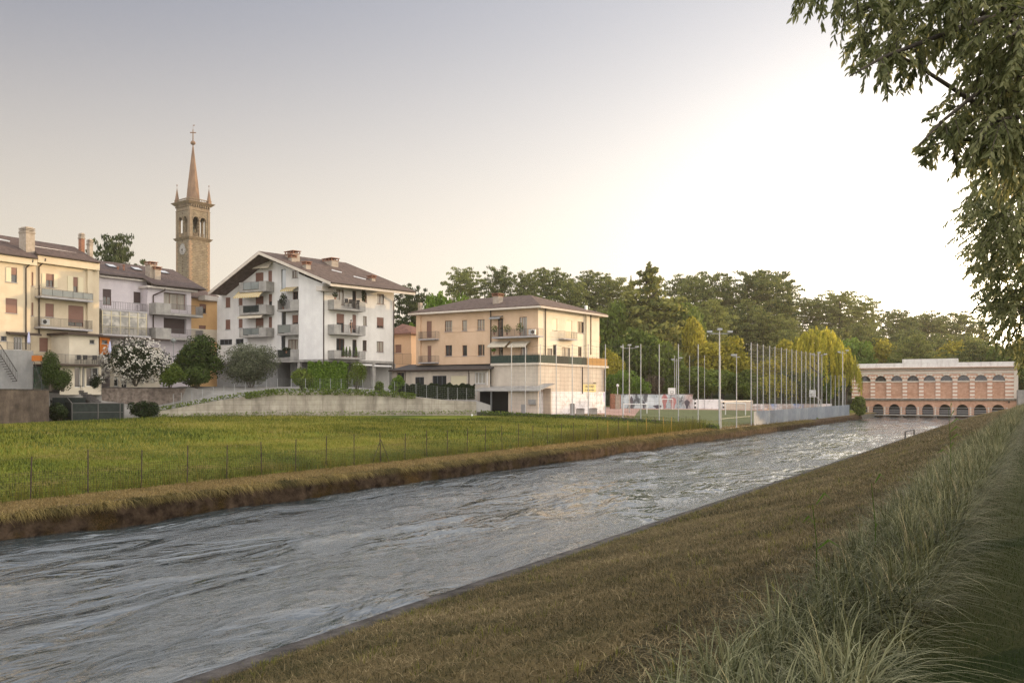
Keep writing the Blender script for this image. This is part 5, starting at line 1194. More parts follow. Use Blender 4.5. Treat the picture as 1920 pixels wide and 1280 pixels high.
    ls = [l1 + lp * i for i in range(9)]; arch_wall(F, mb, l1 - lp * .6, u1 + .1, z0, ym(750.5, d), [(c, hw2, zt2 - hw2, .35) for c in ls], d, .9, back=False)
    mb.poly([F.at(u1 + .1, z0, d), F.at(u1 + .1, z0, bk), F.at(u1 + .1, zl, bk), F.at(u1 + .1, zl, d)])
    mb.build('arcade_wall', M['brick'], root)
    mb = MB(); F.box(mb, l1 - lp * .6, u1 + .0, z0, ym(750.5, d), -4.0, -3.8); mb.build('arcade_back', M['dark'], root)  # flat dark sheet for the shade behind the arches
    for c in ls:
        mb = MB(); ring_arch(F, mb, c, hw2 + .005, zt2 - hw2, .28, d + .002, d + .06, 11); mb.build('arch_surround', M['brick'], root)
        mb = MB(); F.box(mb, c - hw2 + .02, c + hw2 - .02, .36, 1.5, -.9, -.8); mb.build('sluice_gate', M['framegrey'], root)
        u = c + lp * .5; mb = MB(); F.box(mb, u - .3, u + .3, -.8, .32, d, d + 2.0); mb.build('pier', M['rubble'], root)
        mb = MB(); F.box(mb, u - .11, u + .11, .5, 2.0, d + 1.75, d + 1.9); mb.build('rail_post', M['stone'], root)
    mb = MB(); F.box(mb, l1 - lp * .6, ls[-1] + lp * .55, .32, .5, d, d + 2.05); mb.build('walkway', M['concrete'], root)
    mb = MB()
    for z_ in (.95, 1.35, 1.85): F.box(mb, l1 - lp * .6, ls[-1] + lp * .5, z_ - .04, z_ + .04, d + 1.905, d + 1.96)
    mb.build('walkway_rail', M['metal'], root)
    mb = MB(); u = U(1892, d); F.box(mb, u - .15, u + .15, 3.0, 3.15, d, d + .5); mb.tube(F.at(u, 3.0, d + .5), F.at(u, 2.9, d + .8), .16, .1, 8); mb.build('floodlight', M['black'], root)
    # low wall and rendered end wall to the right of the building
    return F
sluice_house()
FEN = thing('garden_wall', 'grey stone wall at the right end of the sluice house behind the grass', 'wall', tuple(gp(1915, 166, 2.3)))
mb = MB(); a, b2 = gp(1909, 165, 0), gp(1990, 160, 0); mb.hexa([a, b2, b2 + Vector((0, .5, 0)), a + Vector((0, .5, 0))] + [v + Vector((0, 0, 5.2)) for v in (a, b2, b2 + Vector((0, .5, 0)), a + Vector((0, .5, 0)))]); mb.build('masonry', M['concrete'], FEN)
# ------------------------------------------------------------------ garden walls and raised ground in front of the houses
WT = [(296, 771, 783, 96.0), (340, 763, 782, 97), (400, 752, 780, 98), (460, 743, 778.5, 99), (520, 735.5, 777.5, 100), (600, 735, 777.5, 102), (660, 735.5, 777, 103.5), (720, 738, 776.5, 104.5), (780, 744, 776, 105.5), (840, 750.5, 775.5, 106.5), (893, 752.5, 775, 107.5)]
def concrete_wall():
    p0 = pp(296, 783, 96); root = thing('retaining_wall', 'long pale board marked concrete retaining wall with a humped top at the back of the meadow', 'wall', (p0.x, p0.y, 1.6))
    mb = MB()
    for i in range(len(WT) - 1):
        a, b = WT[i], WT[i + 1]; P = [pp(a[0], a[2] + 5, a[3]), pp(b[0], b[2] + 5, b[3])]; T = [pp(a[0], a[1], a[3]), pp(b[0], b[1], b[3])]; o = Vector((0, .35, 0))
        mb.hexa([P[0], P[1], P[1] + o, P[0] + o, T[0], T[1], T[1] + o, T[0] + o])
    mb.build('masonry', M['wallconc'], root)
concrete_wall()
def terrace_ground():
    cols = [(-160, 727, 81), (-80, 728, 83), (0, 731, 87), (60, 731, 90), (91, 732, 91.3), (94, 757, 95.0), (150, 757, 96), (200, 765, 97), (250, 770, 97), (280, 772, 96.5)] + [(w[0], w[1] - .5, w[3] + .2) for w in WT] + [(920, 760, 108.5)]
    V = []; n = 0
    for px, py, Y in cols:
        f = pp(px, py, Y); ztar = 4.95 if px < 300 else 5.35
        if px > 700: t = min(1, max(0, (px - 700) / 90)); ztar = 5.35 + (3.75 - 5.35) * t
        if px > 900: ztar = 2.2
        rows = [Vector((f.x, f.y, 1.2)), f]
        if 93 < px < 372:
            yw = 99.4 + (max(px, 150) - 191) / 181 * 4.7 - Y
            ks = ((yw - .2, .12), (yw + .15, 1), (yw + 3, 1), (16, 1), (40, 1.0), (75, 1.3))
        else: ks = ((2.2, .2), (5, .6), (8, 1.0), (16, 1.0), (40, 1.0), (75, 1.3))
        for k, t in ks:
            rows.append(gp(px, Y + k, f.z + (max(ztar, f.z) - f.z) * min(t, 1) + (t - 1 if t > 1 else 0) * 3))
        V += rows; n = len(rows)
    V = np.array([tuple(v) for v in V]); c = len(cols); I = np.arange(c * n).reshape(c, n); Q = np.stack([I[:-1, :-1], I[1:, :-1], I[1:, 1:], I[:-1, 1:]], -1).reshape(-1, 4)
    link('terrace_ground', npmesh('terrace_ground', V, Q, None, (M['paving'],)), kind='structure')
terrace_ground()
def simple_wall(label, x0, yt0, yb0, Y0, x1, yt1, yb1, Y1, m, th=.35, cap=None, name='garden_wall', cat='wall', z_extra=.3):
    a, b = pp(x0, yb0, Y0), pp(x1, yb1, Y1); root = thing(name, label, cat, (a.x, a.y, min(a.z, b.z)))
    ta, tb = pp(x0, yt0, Y0), pp(x1, yt1, Y1); a.z -= z_extra; b.z -= z_extra; d = (b - a); d.z = 0; d.normalize(); o = Vector((-d.y, d.x, 0)) * th
    if o.y < 0: o = -o
    mb = MB(); mb.hexa([a, b, b + o, a + o, ta, tb, tb + o, ta + o]); mb.build('masonry', M[m], root)
    if cap:
        mb = MB(); e = Vector((0, 0, .1)); f = Vector((0, 0, .003)); q = -o * .15; mb.hexa([ta + q + f, tb + q + f, tb + o * 1.15 + f, ta + o * 1.15 + f, ta + q + e, tb + q + e, tb + o * 1.15 + e, ta + o * 1.15 + e]); mb.build('coping', M[cap], root)
    return root
simple_wall('tall brown stained retaining wall at the left edge of the meadow', -140, 728, 801, 80, 92, 731.5, 793, 90.5, 'brownwall', cap='curb', z_extra=1.0)
simple_wall('grey rendered low wall beside the garden steps', 154, 729, 757, 99, 191, 730, 757, 99.5, 'greywall')
simple_wall('reddish brown rubble wall under the oleander and green trees', 191, 727, 762, 99.3, 372, 728, 764, 104, 'rubble', cap='curb')
simple_wall('dark recessed wall behind the black screened gate', 98, 745, 796, 94.5, 160, 745, 796, 95.5, 'meshfabric')
def screen_gate():
    a, b = pp(135, 790, 92.5), pp(232, 789, 94.5); root = thing('screened_gate', 'black mesh covered garden gate and fence panels at the foot of the terraces', 'gate', tuple(a))
    h = 34 / FX * 93; mb = MB()
    for t in (0, .5, .93, 1.0):
        p = a + (b - a) * t; mb.tube(p - Vector((0, 0, .3)), p + Vector((0, 0, h)), .06, n=6)
    mb.tube(a + Vector((0, 0, h)), b + Vector((0, 0, h)), .045, n=5); mb.tube(a + Vector((0, 0, h * .5)), b + Vector((0, 0, h * .5)), .03, n=5); mb.tube(a + Vector((0, 0, h)), a + Vector((-1.7, 2.4, h + .6)), .05, n=5); mb.build('gate_frame', M['rail'], root)
    for k, (p, q, dz) in enumerate(((a, a + (b - a) * .5, 0), (a + (b - a) * .5, b, 0), (a + Vector((-1.8, 2.4, .2)), a, .3))):
        mb = MB(); o = Vector((0, .03, 0)); zt = Vector((0, 0, h - .05)); mb.hexa([p, q, q + o, p + o, p + zt, q + zt, q + zt + o, p + zt + o]); mb.build('mesh_panel', M['meshfabric'], root)
screen_gate()
def balustrade(label, x0, x1, yb, yt, Y, step=.13, m='rail', name='railing'):
    a, b = pp(x0, yb, Y), pp(x1, yb, Y + 1); h = (yb - yt) / FX * Y; root = thing(name, label, 'railing', tuple(a)); n = int((b - a).length / step); mb = MB(); up = Vector((0, 0, h))
    mb.tube(a + up, b + up, .03, n=4); mb.tube(a + up * .08, b + up * .08, .02, n=4)
    for i in range(n + 1): p = a + (b - a) * (i / n); mb.tube(p, p + up, .012 if i % 10 else .03, n=4)
    mb.build('bars', M[m], root); return root
balustrade('dark metal railing with upright bars above the black screened gate', 92, 154, 741, 722.5, 96)
balustrade('low dark railing along the top of the garden steps', 154, 192, 732, 719, 100.5)
simple_wall('pale concrete landing edge under the dark railing', 90, 736, 744, 95.6, 156, 738, 745, 97, 'concrete', name='landing')
def steps():
    a = pp(140, 757, 96.5); root = thing('garden_steps', 'dark flight of garden steps beside the grey rendered wall', 'steps', tuple(a)); mb = MB()
    for i in range(7): mb.box((a.x + .3 + i * .22, a.y + 1 + i * .05, a.z + 1.35 - i * .19 / 1), (.6, 1.4, .16))
    mb.build('treads', M['rail'], root)
steps()
def net_panel(label, x0, y0, x1, y1, Y, m):
    a, b = pp(x0, y1, Y), pp(x1, y1, Y + .6); h = (y1 - y0) / FX * Y; root = thing('green_net_screen', label, 'screen', tuple(a)); mb = MB(); up = Vector((0, 0, h))
    for p in (a, (a + b) / 2, b): mb.tube(p, p + up, .04, n=5)
    mb.tube(a, b + up, .025, n=4); mb.tube(b, a + up, .025, n=4); mb.build('frame', M['rail'], root)
    mb = MB()
    for i in range(int(h / .12)): mb.tube(a + Vector((0, 0, i * .12)), b + Vector((0, 0, i * .12)), .014, n=3, cap=False)
    for i in range(int((b - a).length / .12)): p = a + (b - a).normalized() * i * .12; mb.tube(p, p + up, .014, n=3, cap=False)
    mb.build('netting', m, root)
net_panel('green netting screen on crossed poles left of the clipped dark bush', 62, 687, 94, 730, 91.9, mat('green_netting', (.03, .10, .075), (.05, .14, .10), scale=3))
# ------------------------------------------------------------------ sports court
def court():
    def sheet(name, pts, m, up):
        mb = MB(); P = [gp(px, Y) + Vector((0, 0, up)) for px, Y in pts]; return P
    # turf and running apron follow the ground a few centimetres above it
    def grid(name, poly, m, up):
        (a, b, c, d) = [np.array(gp(px, Y).xy) for px, Y in poly]; n = 14; V = []
        for i in range(n + 1):
            for j in range(n + 1):
                s, t = i / n, j / n; q = (a * (1 - s) + b * s) * (1 - t) + (d * (1 - s) + c * s) * t; V.append((q[0], q[1], float(H(q[0], q[1])) + up))
        I = np.arange((n + 1) ** 2).reshape(n + 1, n + 1); Q = np.stack([I[:-1, :-1], I[1:, :-1], I[1:, 1:], I[:-1, 1:]], -1).reshape(-1, 4)
        link(name, npmesh(name, np.array(V), Q, None, (m,)), kind='structure')
    grid('court_apron', ((905, 109.5), (1347, 94.5), (1580, 165), (1120, 172)), mat('pink_court_paving', (.36, .22, .18), (.46, .30, .25), scale=.6), .04)
    grid('court_turf', ((1185, 101.5), (1352, 95.5), (1560, 158), (1200, 146)), mat('artificial_turf', (.085, .10, .03), (.12, .135, .045), scale=1.2, bump=.3), .09)
court()
ZC = lambda px, Y: float(H((px - CX) / FX * Y, Y))
def pole(mb, px, yt, Y, r=.05, zb=None): X = (px - CX) / FX * Y; mb.tube((X, Y, (ZC(px, Y) if zb is None else zb) - .1), (X, Y, EYE - (yt - HY) / FX * Y), r, r * .9, 8)
def net_fence(label, F, posts, ytop, r, hz=.32, vt=.5, sr=.009, z0f=None, wire=None):
    """ball-stop fence: posts [(px)], strands between them"""
    us = [F.U(p) for p in posts]; P = [F.at(u, 0) for u in us]; zt = [F.uz(p, ytop(p))[1] for p in posts]; zg = [float(H(q.x, q.y)) for q in P]
    root = thing('ball_stop_fence', label, 'fence', (P[0].x, P[0].y, zg[0]))
    for q, a, b in zip(P, zg, zt): mb = MB(); mb.tube((q.x, q.y, a - .15), (q.x, q.y, b), r, r * .85, 8); mb.build('pole', M['pole'], root)
    mb = MB()
    for i in range(len(P) - 1):
        a, b = P[i], P[i + 1]; L_ = (b - a).to_2d().length
        za, zb = max(zg[i], 0) + (z0f or .1), max(zg[i + 1], 0) + (z0f or .1); n = int((zt[i] - za) / hz)
        for k in range(n + 1):
            t = k / n; sag = .22 if k == n else .06; z0, z1 = za + (zt[i] - .1 - za) * t, zb + (zt[i + 1] - .1 - zb) * t
            mid = (a + b) / 2; mb.path([(a.x, a.y, z0), (mid.x, mid.y, (z0 + z1) / 2 - sag), (b.x, b.y, z1)], sr if k < n else sr * 2, 3)
        m_ = max(1, int(L_ / vt))
        for k in range(1, m_): q = a + (b - a) * (k / m_); mb.tube((q.x, q.y, za), (q.x, q.y, zt[i] - .15), sr * .8, n=3, cap=False)
    mb.build('net', wire or M['netcord'], root); return root
M['netcord'] = mat('net_cord', (.10, .095, .08), (.16, .15, .12), scale=3)
FA = Fac(1349, 93, -54.8)
net_fence('tall steel ball stop fence with net between the meadow and the sports court', FA, [959, 985, 1013, 1043, 1073, 1103, 1135, 1168, 1201.5, 1236, 1272, 1309], lambda p: 645, .055, sr=.007, hz=.45)
FS = Fac(1409, 104.1, 30.09)
net_fence('tall steel ball stop fence running along the canal above the blue grey panels', FS, [1408.3, 1420, 1431, 1443, 1453, 1465, 1474.5, 1484.7, 1493, 1503, 1511, 1519, 1526.7, 1534, 1541], lambda p: 641.7 + (p - 1408) * .168, .058, sr=.016, hz=.36, z0f=1.8)
FBk = Fac(1265, 158, 92)
net_fence('row of thin fence poles in front of the mural wall', FBk, [1265, 1293, 1321, 1351], lambda p: 666, .05, hz=1.2, vt=3)
FE = Fac(1549.7, 160, 75)
net_fence('shorter pale fence poles with netting at the far end of the canal side court', FE, [1549.7, 1558, 1566, 1573, 1581, 1584.5], lambda p: 703, .06, hz=.4, sr=.012, wire=mat('green_net_cord', (.14, .22, .16), (.2, .3, .22), scale=3))
def panel_fence():
    u1 = FS.U(1592, .25); b = FS.at(0, .7, .25); root = thing('panel_fence', 'long blue grey corrugated panel fence standing on the canal wall', 'fence', (b.x, b.y, .7)); n = 26
    pm = [mat('blue_grey_panel', (.19, .225, .27), (.25, .285, .335), scale=1.2, rough=.5, extra=None), mat('blue_grey_panel_light', (.23, .265, .31), (.30, .335, .38), scale=1.0, rough=.5), mat('blue_grey_panel_dark', (.15, .18, .22), (.20, .235, .28), scale=1.4, rough=.5)]
    for i in range(n):
        a, c = u1 * i / n, u1 * (i + 1) / n - .03; mb = MB(); zb = .72 + .004 * i; k = 12
        for j in range(k):
            x0, x1 = a + (c - a) * j / k, a + (c - a) * (j + 1) / k; e = .03 if j % 2 else .0
            FS.box(mb, x0, x1, zb, zb + 1.78, .25 + e, .28 + e)
        mb.build('panel', pm[random.choice((0, 0, 0, 1, 1, 2))], root)
panel_fence()
def low_wall():
    a, b = pp(893, 775, 107.8), pp(1349, 803, 92.8); root = thing('low_wall', 'low dark mossy wall between the meadow and the sports court', 'wall', (a.x, a.y, 1.4)); mb = MB(); n = 30
    for i in range(n):
        p, q = a + (b - a) * i / n, a + (b - a) * (i + 1) / n; zp, zq = float(H(p.x, p.y)), float(H(q.x, q.y)); o = Vector((0, .3, 0)); p = Vector((p.x, p.y, zp - .3)); q = Vector((q.x, q.y, zq - .3)); up = Vector((0, 0, .72))
        mb.hexa([p, q, q + o, p + o, p + up, q + up, q + o + up, p + o + up])
    mb.build('masonry', mat('mossy_wall', (.04, .042, .03), (.13, .125, .10), scale=2, bump=.6, bscale=10, detail=10), root)
low_wall()
def goal_frame(px0, px1, yt, Y, label, white=True, name='football_goal', dY=1.0, depth=.9):
    a, b = gp(px0, Y), gp(px1, Y + dY); h = EYE - (yt - HY) / FX * Y - a.z; root = thing(name, label, 'goal', tuple(a)); mb = MB(); up = Vector((0, 0, h)); bk = Vector((.15, depth, 0))
    mb.tube(a, a + up, .06, n=8); mb.tube(b, b + up, .06, n=8); mb.tube(a + up, b + up, .06, n=8)
    for p in (a, b): mb.tube(p + up, p + up * .95 + bk * .4, .03, n=6); mb.tube(p + up * .95 + bk * .4, p + bk, .03, n=6); mb.tube(p, p + bk, .03, n=6)
    mb.tube(a + bk, b + bk, .03, n=6); mb.build('frame', M['whitepaint'], root); mb = MB()
    for i in range(13): q0 = a + (b - a) * i / 12; mb.path([q0 + up, q0 + up * .95 + bk * .4, q0 + bk], .008, 3)
    for t in (.15, .3, .45, .6, .75, .9): mb.tube(a + bk * (1 - t * .6) + up * t, b + bk * (1 - t * .6) + up * t, .008, n=3)
    mb.build('goal_net', M['netcord'], root); return root
goal_frame(1169, 1213, 757, 122, 'white football goal standing nearest the beige house', depth=1.2)
goal_frame(1241, 1261.5, 748, 148, 'small white football goal before the mural wall')
goal_frame(1360.5, 1398, 755, 128, 'white football goal seen through the open gateway by the canal')
def gateway():
    a, b = gp(1352, 93.5), Vector(FS.at(.1, 0)); b.z = float(H(b.x, b.y)); zt = pp(1352, 753, 93.5).z; root = thing('gateway', 'white tubular gateway between the light mast and the blue grey panel fence', 'gate', tuple(a)); mb = MB()
    for p, r in ((a, .05), (b, .05)): mb.tube(p - Vector((0, 0, .2)), (p.x, p.y, zt), r, n=8)
    mb.tube((a.x, a.y, zt), (b.x, b.y, zt), .03, n=6); mb.tube((a.x, a.y, a.z + 1.12), (b.x, b.y, b.z + 1.12), .012, n=6); mb.tube((a.x, a.y, a.z + .05), (b.x, b.y, b.z + .05), .03, n=6); mb.build('frame', M['pole'], root)
    mb = MB(); 
    for i in range(28): p = a + (b - a) * (i / 28); mb.tube((p.x, p.y, p.z + .05), (p.x, p.y, zt), .006, n=3, cap=False)
    for k in range(8): mb.tube((a.x, a.y, a.z + .3 * k + .2), (b.x, b.y, b.z + .3 * k + .2), .006, n=3, cap=False)
    mb.build('wire_infill', M['netcord'], root)
gateway()
def light_mast(px, yt, Y, label, heads=3, r=.08):
    g = gp(px, Y); zt = EYE - (yt - HY) / FX * Y; root = thing('floodlight_mast', label, 'light mast', tuple(g), 'floodlight masts round the sports court'); mb = MB(); mb.tube(g - Vector((0, 0, .2)), (g.x, g.y, zt), r * 1.2, r * .75, 10); mb.build('pole', M['pole'], root)
    mb = MB(); w = .35 * heads; mb.tube((g.x - w, g.y, zt - .35), (g.x + w, g.y, zt - .35), .035, n=6); mb.build('crossarm', M['pole'], root)
    for i in range(heads):
        x = g.x - w + 2 * w * i / max(1, heads - 1); mb = MB(); mb.box((x, g.y - .1, zt - (.15 if i % 2 == 0 else -.1)), (.5, .4, .2), 0); mb.tube((x, g.y, zt - .35), (x, g.y - .05, zt - .1), .03, n=4); mb.build('floodlight', M['metal'], root)
light_mast(1349, 619, 93, 'tallest floodlight mast, at the corner where the meadow meets the canal fence', 3, .08)
light_mast(1180, 648, 128, 'floodlight mast just right of the beige house')
light_mast(1268.5, 672, 156, 'floodlight mast beside the basketball backboard on the mural wall', 2, .06)
light_mast(1381, 663, 96.5, 'slim mast standing inside the white gateway', 1, .05)
light_mast(1535, 662, 152, 'floodlight mast behind the canal side net, left of the weeping willow trunk')
light_mast(1580, 658, 158, 'floodlight mast farthest right, next to the sluice house', 2)
def mural_wall():
    MUR = mat('mural_paint', (.30, .37, .42), (.56, .62, .66), scale=.45, contrast=(.35, .6), detail=8, extra=lambda nt, tc, mp, c: streaks(.9, (.06, .065, .075), .8, .5, .52, .60)(nt, tc, mp, dapple((.36, .18, .16), (.50, .40, .36), .13, .56, .68)(nt, tc, mp, c)))
    MUR2 = mat('mural_paint_bright', (.35, .30, .28), (.62, .60, .62), scale=.35, contrast=(.45, .55), detail=4, extra=lambda nt, tc, mp, c: dapple((.06, .12, .36), (.22, .36, .60), .2, .5, .56)(nt, tc, mp, dapple((.60, .32, .06), (.7, .5, .3), .15, .52, .6)(nt, tc, mp, c)))
    F = Fac(1165, 155, 78); b = F.at(0, 1.4); root = thing('mural_wall', 'long court wall painted with faded blue and pink murals, with a white section', 'wall', (b.x, b.y, 1.4))
    for x0, x1, yt, m_ in ((1165, 1299, 739, MUR), (1299, 1357, 748.5, M['whitewash']), (1357, 1412, 750, M['oldplaster']), (1412, 1560, 757, MUR2)):
        mb = MB(); u0, u1 = F.U(x0), F.U(x1); F.box(mb, u0, u1 - .02, 1.0, F.uz((x0 + x1) / 2, yt)[1], -.3, 0); mb.build('wall_section', m_, root)
    mb = MB(); u0, u1 = F.U(1164.5), F.U(1299.5); z = F.uz(1232, 739)[1]; F.box(mb, u0, u1, z + .003, z + .12, -.4, .08); mb.build('coping', M['curb'], root)
    for px in (1303, 1356):
        mb = MB(); 
        for k in range(6): mb.m = k % 2; F.box(mb, F.U(px) - .12, F.U(px) + .12, 1.6 + k * .36, 1.6 + (k + 1) * .36 - .002, .01, .2)
        mb.build('striped_post', (M['whitepaint'], M['black']), root)
    # generic painted figures
    dk = mat('mural_dark', (.05, .05, .07), (.12, .10, .12), scale=2); pk = mat('mural_pink', (.40, .16, .17), (.5, .26, .25), scale=2)
    for px, w, h, m_ in ((1184, .5, 2.2, dk), (1233, 1.4, .7, dk), (1246, .9, 2.6, pk), (1262, 1.1, 2.0, pk), (1288, .8, 1.6, dk), (1207, .4, 1.3, dk)):
        u = F.U(px); pts = [F.at(u + w * math.cos(t) * (.5 + .2 * math.sin(3 * t)), 1.9 + h * .5 + h * .5 * math.sin(t), .012) for t in np.linspace(0, 2 * math.pi, 15)[:-1]]; mb = MB(); mb.poly(pts); mb.poly([p - Vector((F.n[0], F.n[1], 0)) * .008 for p in reversed(pts)]); mb.build('mural_figure', m_, root)
mural_wall()
def hoop(px, yt, Y, label, side=0):
    g = gp(px, Y); zt = EYE - (yt - HY) / FX * Y; root = thing('basketball_hoop', label, 'basketball hoop', tuple(g)); w = 1.25; mb = MB(); off = Vector((2.0, 2.2, 0)) if side else Vector((0, .9, 0))
    mb.path([g + off - Vector((0, 0, .1)), Vector((g.x + off.x, g.y + off.y, zt - 1.6)), Vector((g.x, g.y + .05, zt - .6))], .08, 6); mb.build('post', M['pole'], root)
    mb = MB(); mb.box((g.x, g.y, zt - .55), (w if not side else .95, .05, 1.1), 0 if not side else 25); bb = mb.build('backboard', M['whitepaint'], root)
    mb = MB()
    for dx, dz, sx, sz in ((0, -.55, .5, .04), (0, -.9, .5, .04), (-.23, -.72, .04, .36), (.23, -.72, .04, .36)): mb.box((g.x + dx, g.y - .045, zt + dz), (sx, .03, sz))
    mb.build('target_square', M['black'], bb); mb = MB(); n = 12; pts = [(g.x + .23 * math.cos(6.283 * k / n), g.y - .3 + .23 * math.sin(6.283 * k / n), zt - .95) for k in range(n + 1)]; mb.path(pts, .015, 4); mb.build('rim', M['terracotta'], root)
hoop(1259.5, 727, 154, 'basketball backboard standing over the mural wall')
hoop(1523.5, 731, 140, 'basketball backboard on an angled arm behind the canal side fence', 1)
def gate_pillars():
    for i, (px, yt, Y, lb) in enumerate(((1150, 741, 150, 'pink rendered wall stub between the beige house corner and the mural wall'),)):
        simple_wall(lb, 1146, 738, 766, 150, 1164, 739, 768, 151, 'terracotta')
    g = gp(1158, 148); root = thing('gate_pillar', 'stone gate pillar with a round lamp left of the mural wall', 'pillar', tuple(g)); mb = MB(); mb.box((g.x, g.y, g.z + 1.1), (.7, .7, 2.4)); mb.box((g.x, g.y, g.z + 2.38), (.9, .9, .15)); mb.build('shaft', M['stucco_chimney'], root)
    mb = MB(); mb.lathe((g.x, g.y, g.z + 2.46), [(.05, 0), (.05, 1.2), (.2, 1.25), (.24, 1.45), (.15, 1.65), (.02, 1.7)], 10); mb.build('lamp', M['whitepaint'], root)
gate_pillars()
def concrete_block(px, y0, Y, w, h, label):
    g = gp(px, Y); root = thing('planter', label, 'planter', tuple(g)); mb = MB(); mb.box((g.x, g.y, g.z + h / 2), (w, .7, h)); mb.box((g.x, g.y, g.z + h + .04), (w + .1, .8, .07)); mb.build('block', M['concrete'], root); mb = MB(); mb.box((g.x, g.y, g.z + h + .1), (w - .15, .55, .05)); mb.build('soil', M['thatch'], root)
concrete_block(1073, 776, 109.5, .55, 1.4, 'tall narrow concrete block at the foot of a fence pole by the whitewashed wall')
concrete_block(1088, 776, 113, 1.0, .75, 'low wide concrete planter left of the drinking fountain post'); concrete_block(1112, 776, 116, 1.0, .75, 'low concrete planter below the parish sign')
# ------------------------------------------------------------------ wire fence along the meadow
def field_fence():
    n0 = 29.5; px = [57, 165, 265, 351, 425, 491, 554, 611, 664, 714]; Ys = [57957 / (1945 - p) for p in px]
    while Ys[-1] < 90.5: Ys.append(Ys[-1] + 1.78)
    Ys = [Ys[0] - 5.4, Ys[0] - 3.6, Ys[0] - 1.8] + Ys; ss = [(Y - n0 * DN[1]) / DS[1] for Y in Ys]; P = []
    for s in ss: X, Y = xy(s, n0); P.append(Vector((X, Y, float(H(X, Y)))))
    root = thing('wire_fence', 'rusty wire mesh fence on thin posts between the meadow and the canal verge', 'fence', tuple(P[0])); rng = random.Random(3)
    tops = []
    for i, p in enumerate(P):
        h = (1.5 if i < 20 else 1.4) * rng.uniform(.93, 1.06); lx, ly = rng.uniform(-.05, .05), rng.uniform(-.04, .04); t = p + Vector((lx, ly, h)); tops.append(t); mb = MB(); mb.tube(p - Vector((0, 0, .2)), t, .026, .022, 5)
        if i in (12,):
            for s_ in (-1, 1): mb.tube(p + Vector((DS[0] * s_ * .7, DS[1] * s_ * .7, 0)), p + Vector((0, 0, h * .75)), .02, n=4)
        mb.build('post', M['ochrepost'] if i in (26, 28, 30, 32, 33) else M['rustpost'], root)
    mb = MB()
    for i in range(len(P) - 1):
        a, b = P[i], P[i + 1]; hh = .95; near = i < 16
        for k in range(12 if near else 6): z = hh * (k + .3) / (12 if near else 6); mb.tube(a + Vector((0, 0, z)), b + Vector((0, 0, z + rng.uniform(-.02, .02))), 0.005 if near else .006, n=3, cap=False)
        m_ = 20 if near else 8
        for k in range(m_): q = a + (b - a) * (k / m_); mb.tube(q, q + Vector((0, 0, hh)), .0045 if near else .006, n=3, cap=False)
        mb.tube(tops[i] - Vector((0, 0, .05)), tops[i + 1] - Vector((0, 0, .05)), .004, n=3, cap=False)
    mb.build('wire_mesh', M['rustpost'], root)
M['rustpost'] = mat('rusty_iron', (.035, .026, .022), (.09, .06, .045), scale=6); M['ochrepost'] = mat('painted_post', (.45, .25, .05), (.55, .33, .08), scale=4)
field_fence()
def wall_top_fence():
    pts = []; 
    for i in range(len(WT) - 1):
        a, b = WT[i], WT[i + 1]
        for t in (0, .33, .66): pts.append(tuple(a[k] + (b[k] - a[k]) * t for k in range(4)))
    pts = pts[2:] + [WT[-1]]; P = [pp(p[0], p[1], p[3] + .25) for p in pts]; root = thing('wire_fence', 'thin wire fence on slim posts along the top of the pale retaining wall', 'fence', tuple(P[0])); up = Vector((0, 0, 1.55))
    for p in P: mb = MB(); mb.tube(p - Vector((0, 0, .3)), p + up, .03, n=5); mb.build('post', M['metal'], root)
    mb = MB()
    for a, b in zip(P, P[1:]):
        for k in range(7): z = Vector((0, 0, .2 + k * .22)); mb.tube(a + z, b + z, .006, n=3, cap=False)
        for k in range(6): q = a + (b - a) * k / 6; mb.tube(q, q + up, .004, n=3, cap=False)
    mb.build('wire_mesh', M['metal'], root)
wall_top_fence()
# ------------------------------------------------------------------ trees and shrubs
L_CEDAR = leafmat('cedar_needles', (.042, .075, .026), (.31, .33, .10), .5)
L_CONE = leafmat('deodar_needles', (.06, .09, .03), (.40, .39, .11), .5)
L_BROAD = leafmat('broad_leaves', (.045, .08, .016), (.23, .29, .06), .5)
L_BRIGHT = leafmat('bright_leaves', (.06, .12, .012), (.20, .30, .05), .45)
L_GOLD = leafmat('gold_and_sunlit_leaves', (.15, .16, .02), (.56, .48, .07), .5)  # gold stands partly for low sun on the crowns, partly for real yellow
L_WILLOW = leafmat('willow_leaves', (.16, .19, .025), (.62, .55, .08), .5)  # own yellow green, brightened to stand for low sun on the crown
L_DARK = leafmat('dark_evergreen_leaves', (.010, .018, .007), (.04, .06, .02), .2)
L_OLIVE = leafmat('olive_leaves', (.05, .06, .038), (.20, .22, .14), .35)
L_MID = leafmat('mid_green_leaves', (.018, .035, .010), (.085, .12, .03), .3)
L_NEAR = leaf3('near_tree_leaves', (.07, .09, .03), (.26, .28, .12), (.50, .50, .26), .58, .42)
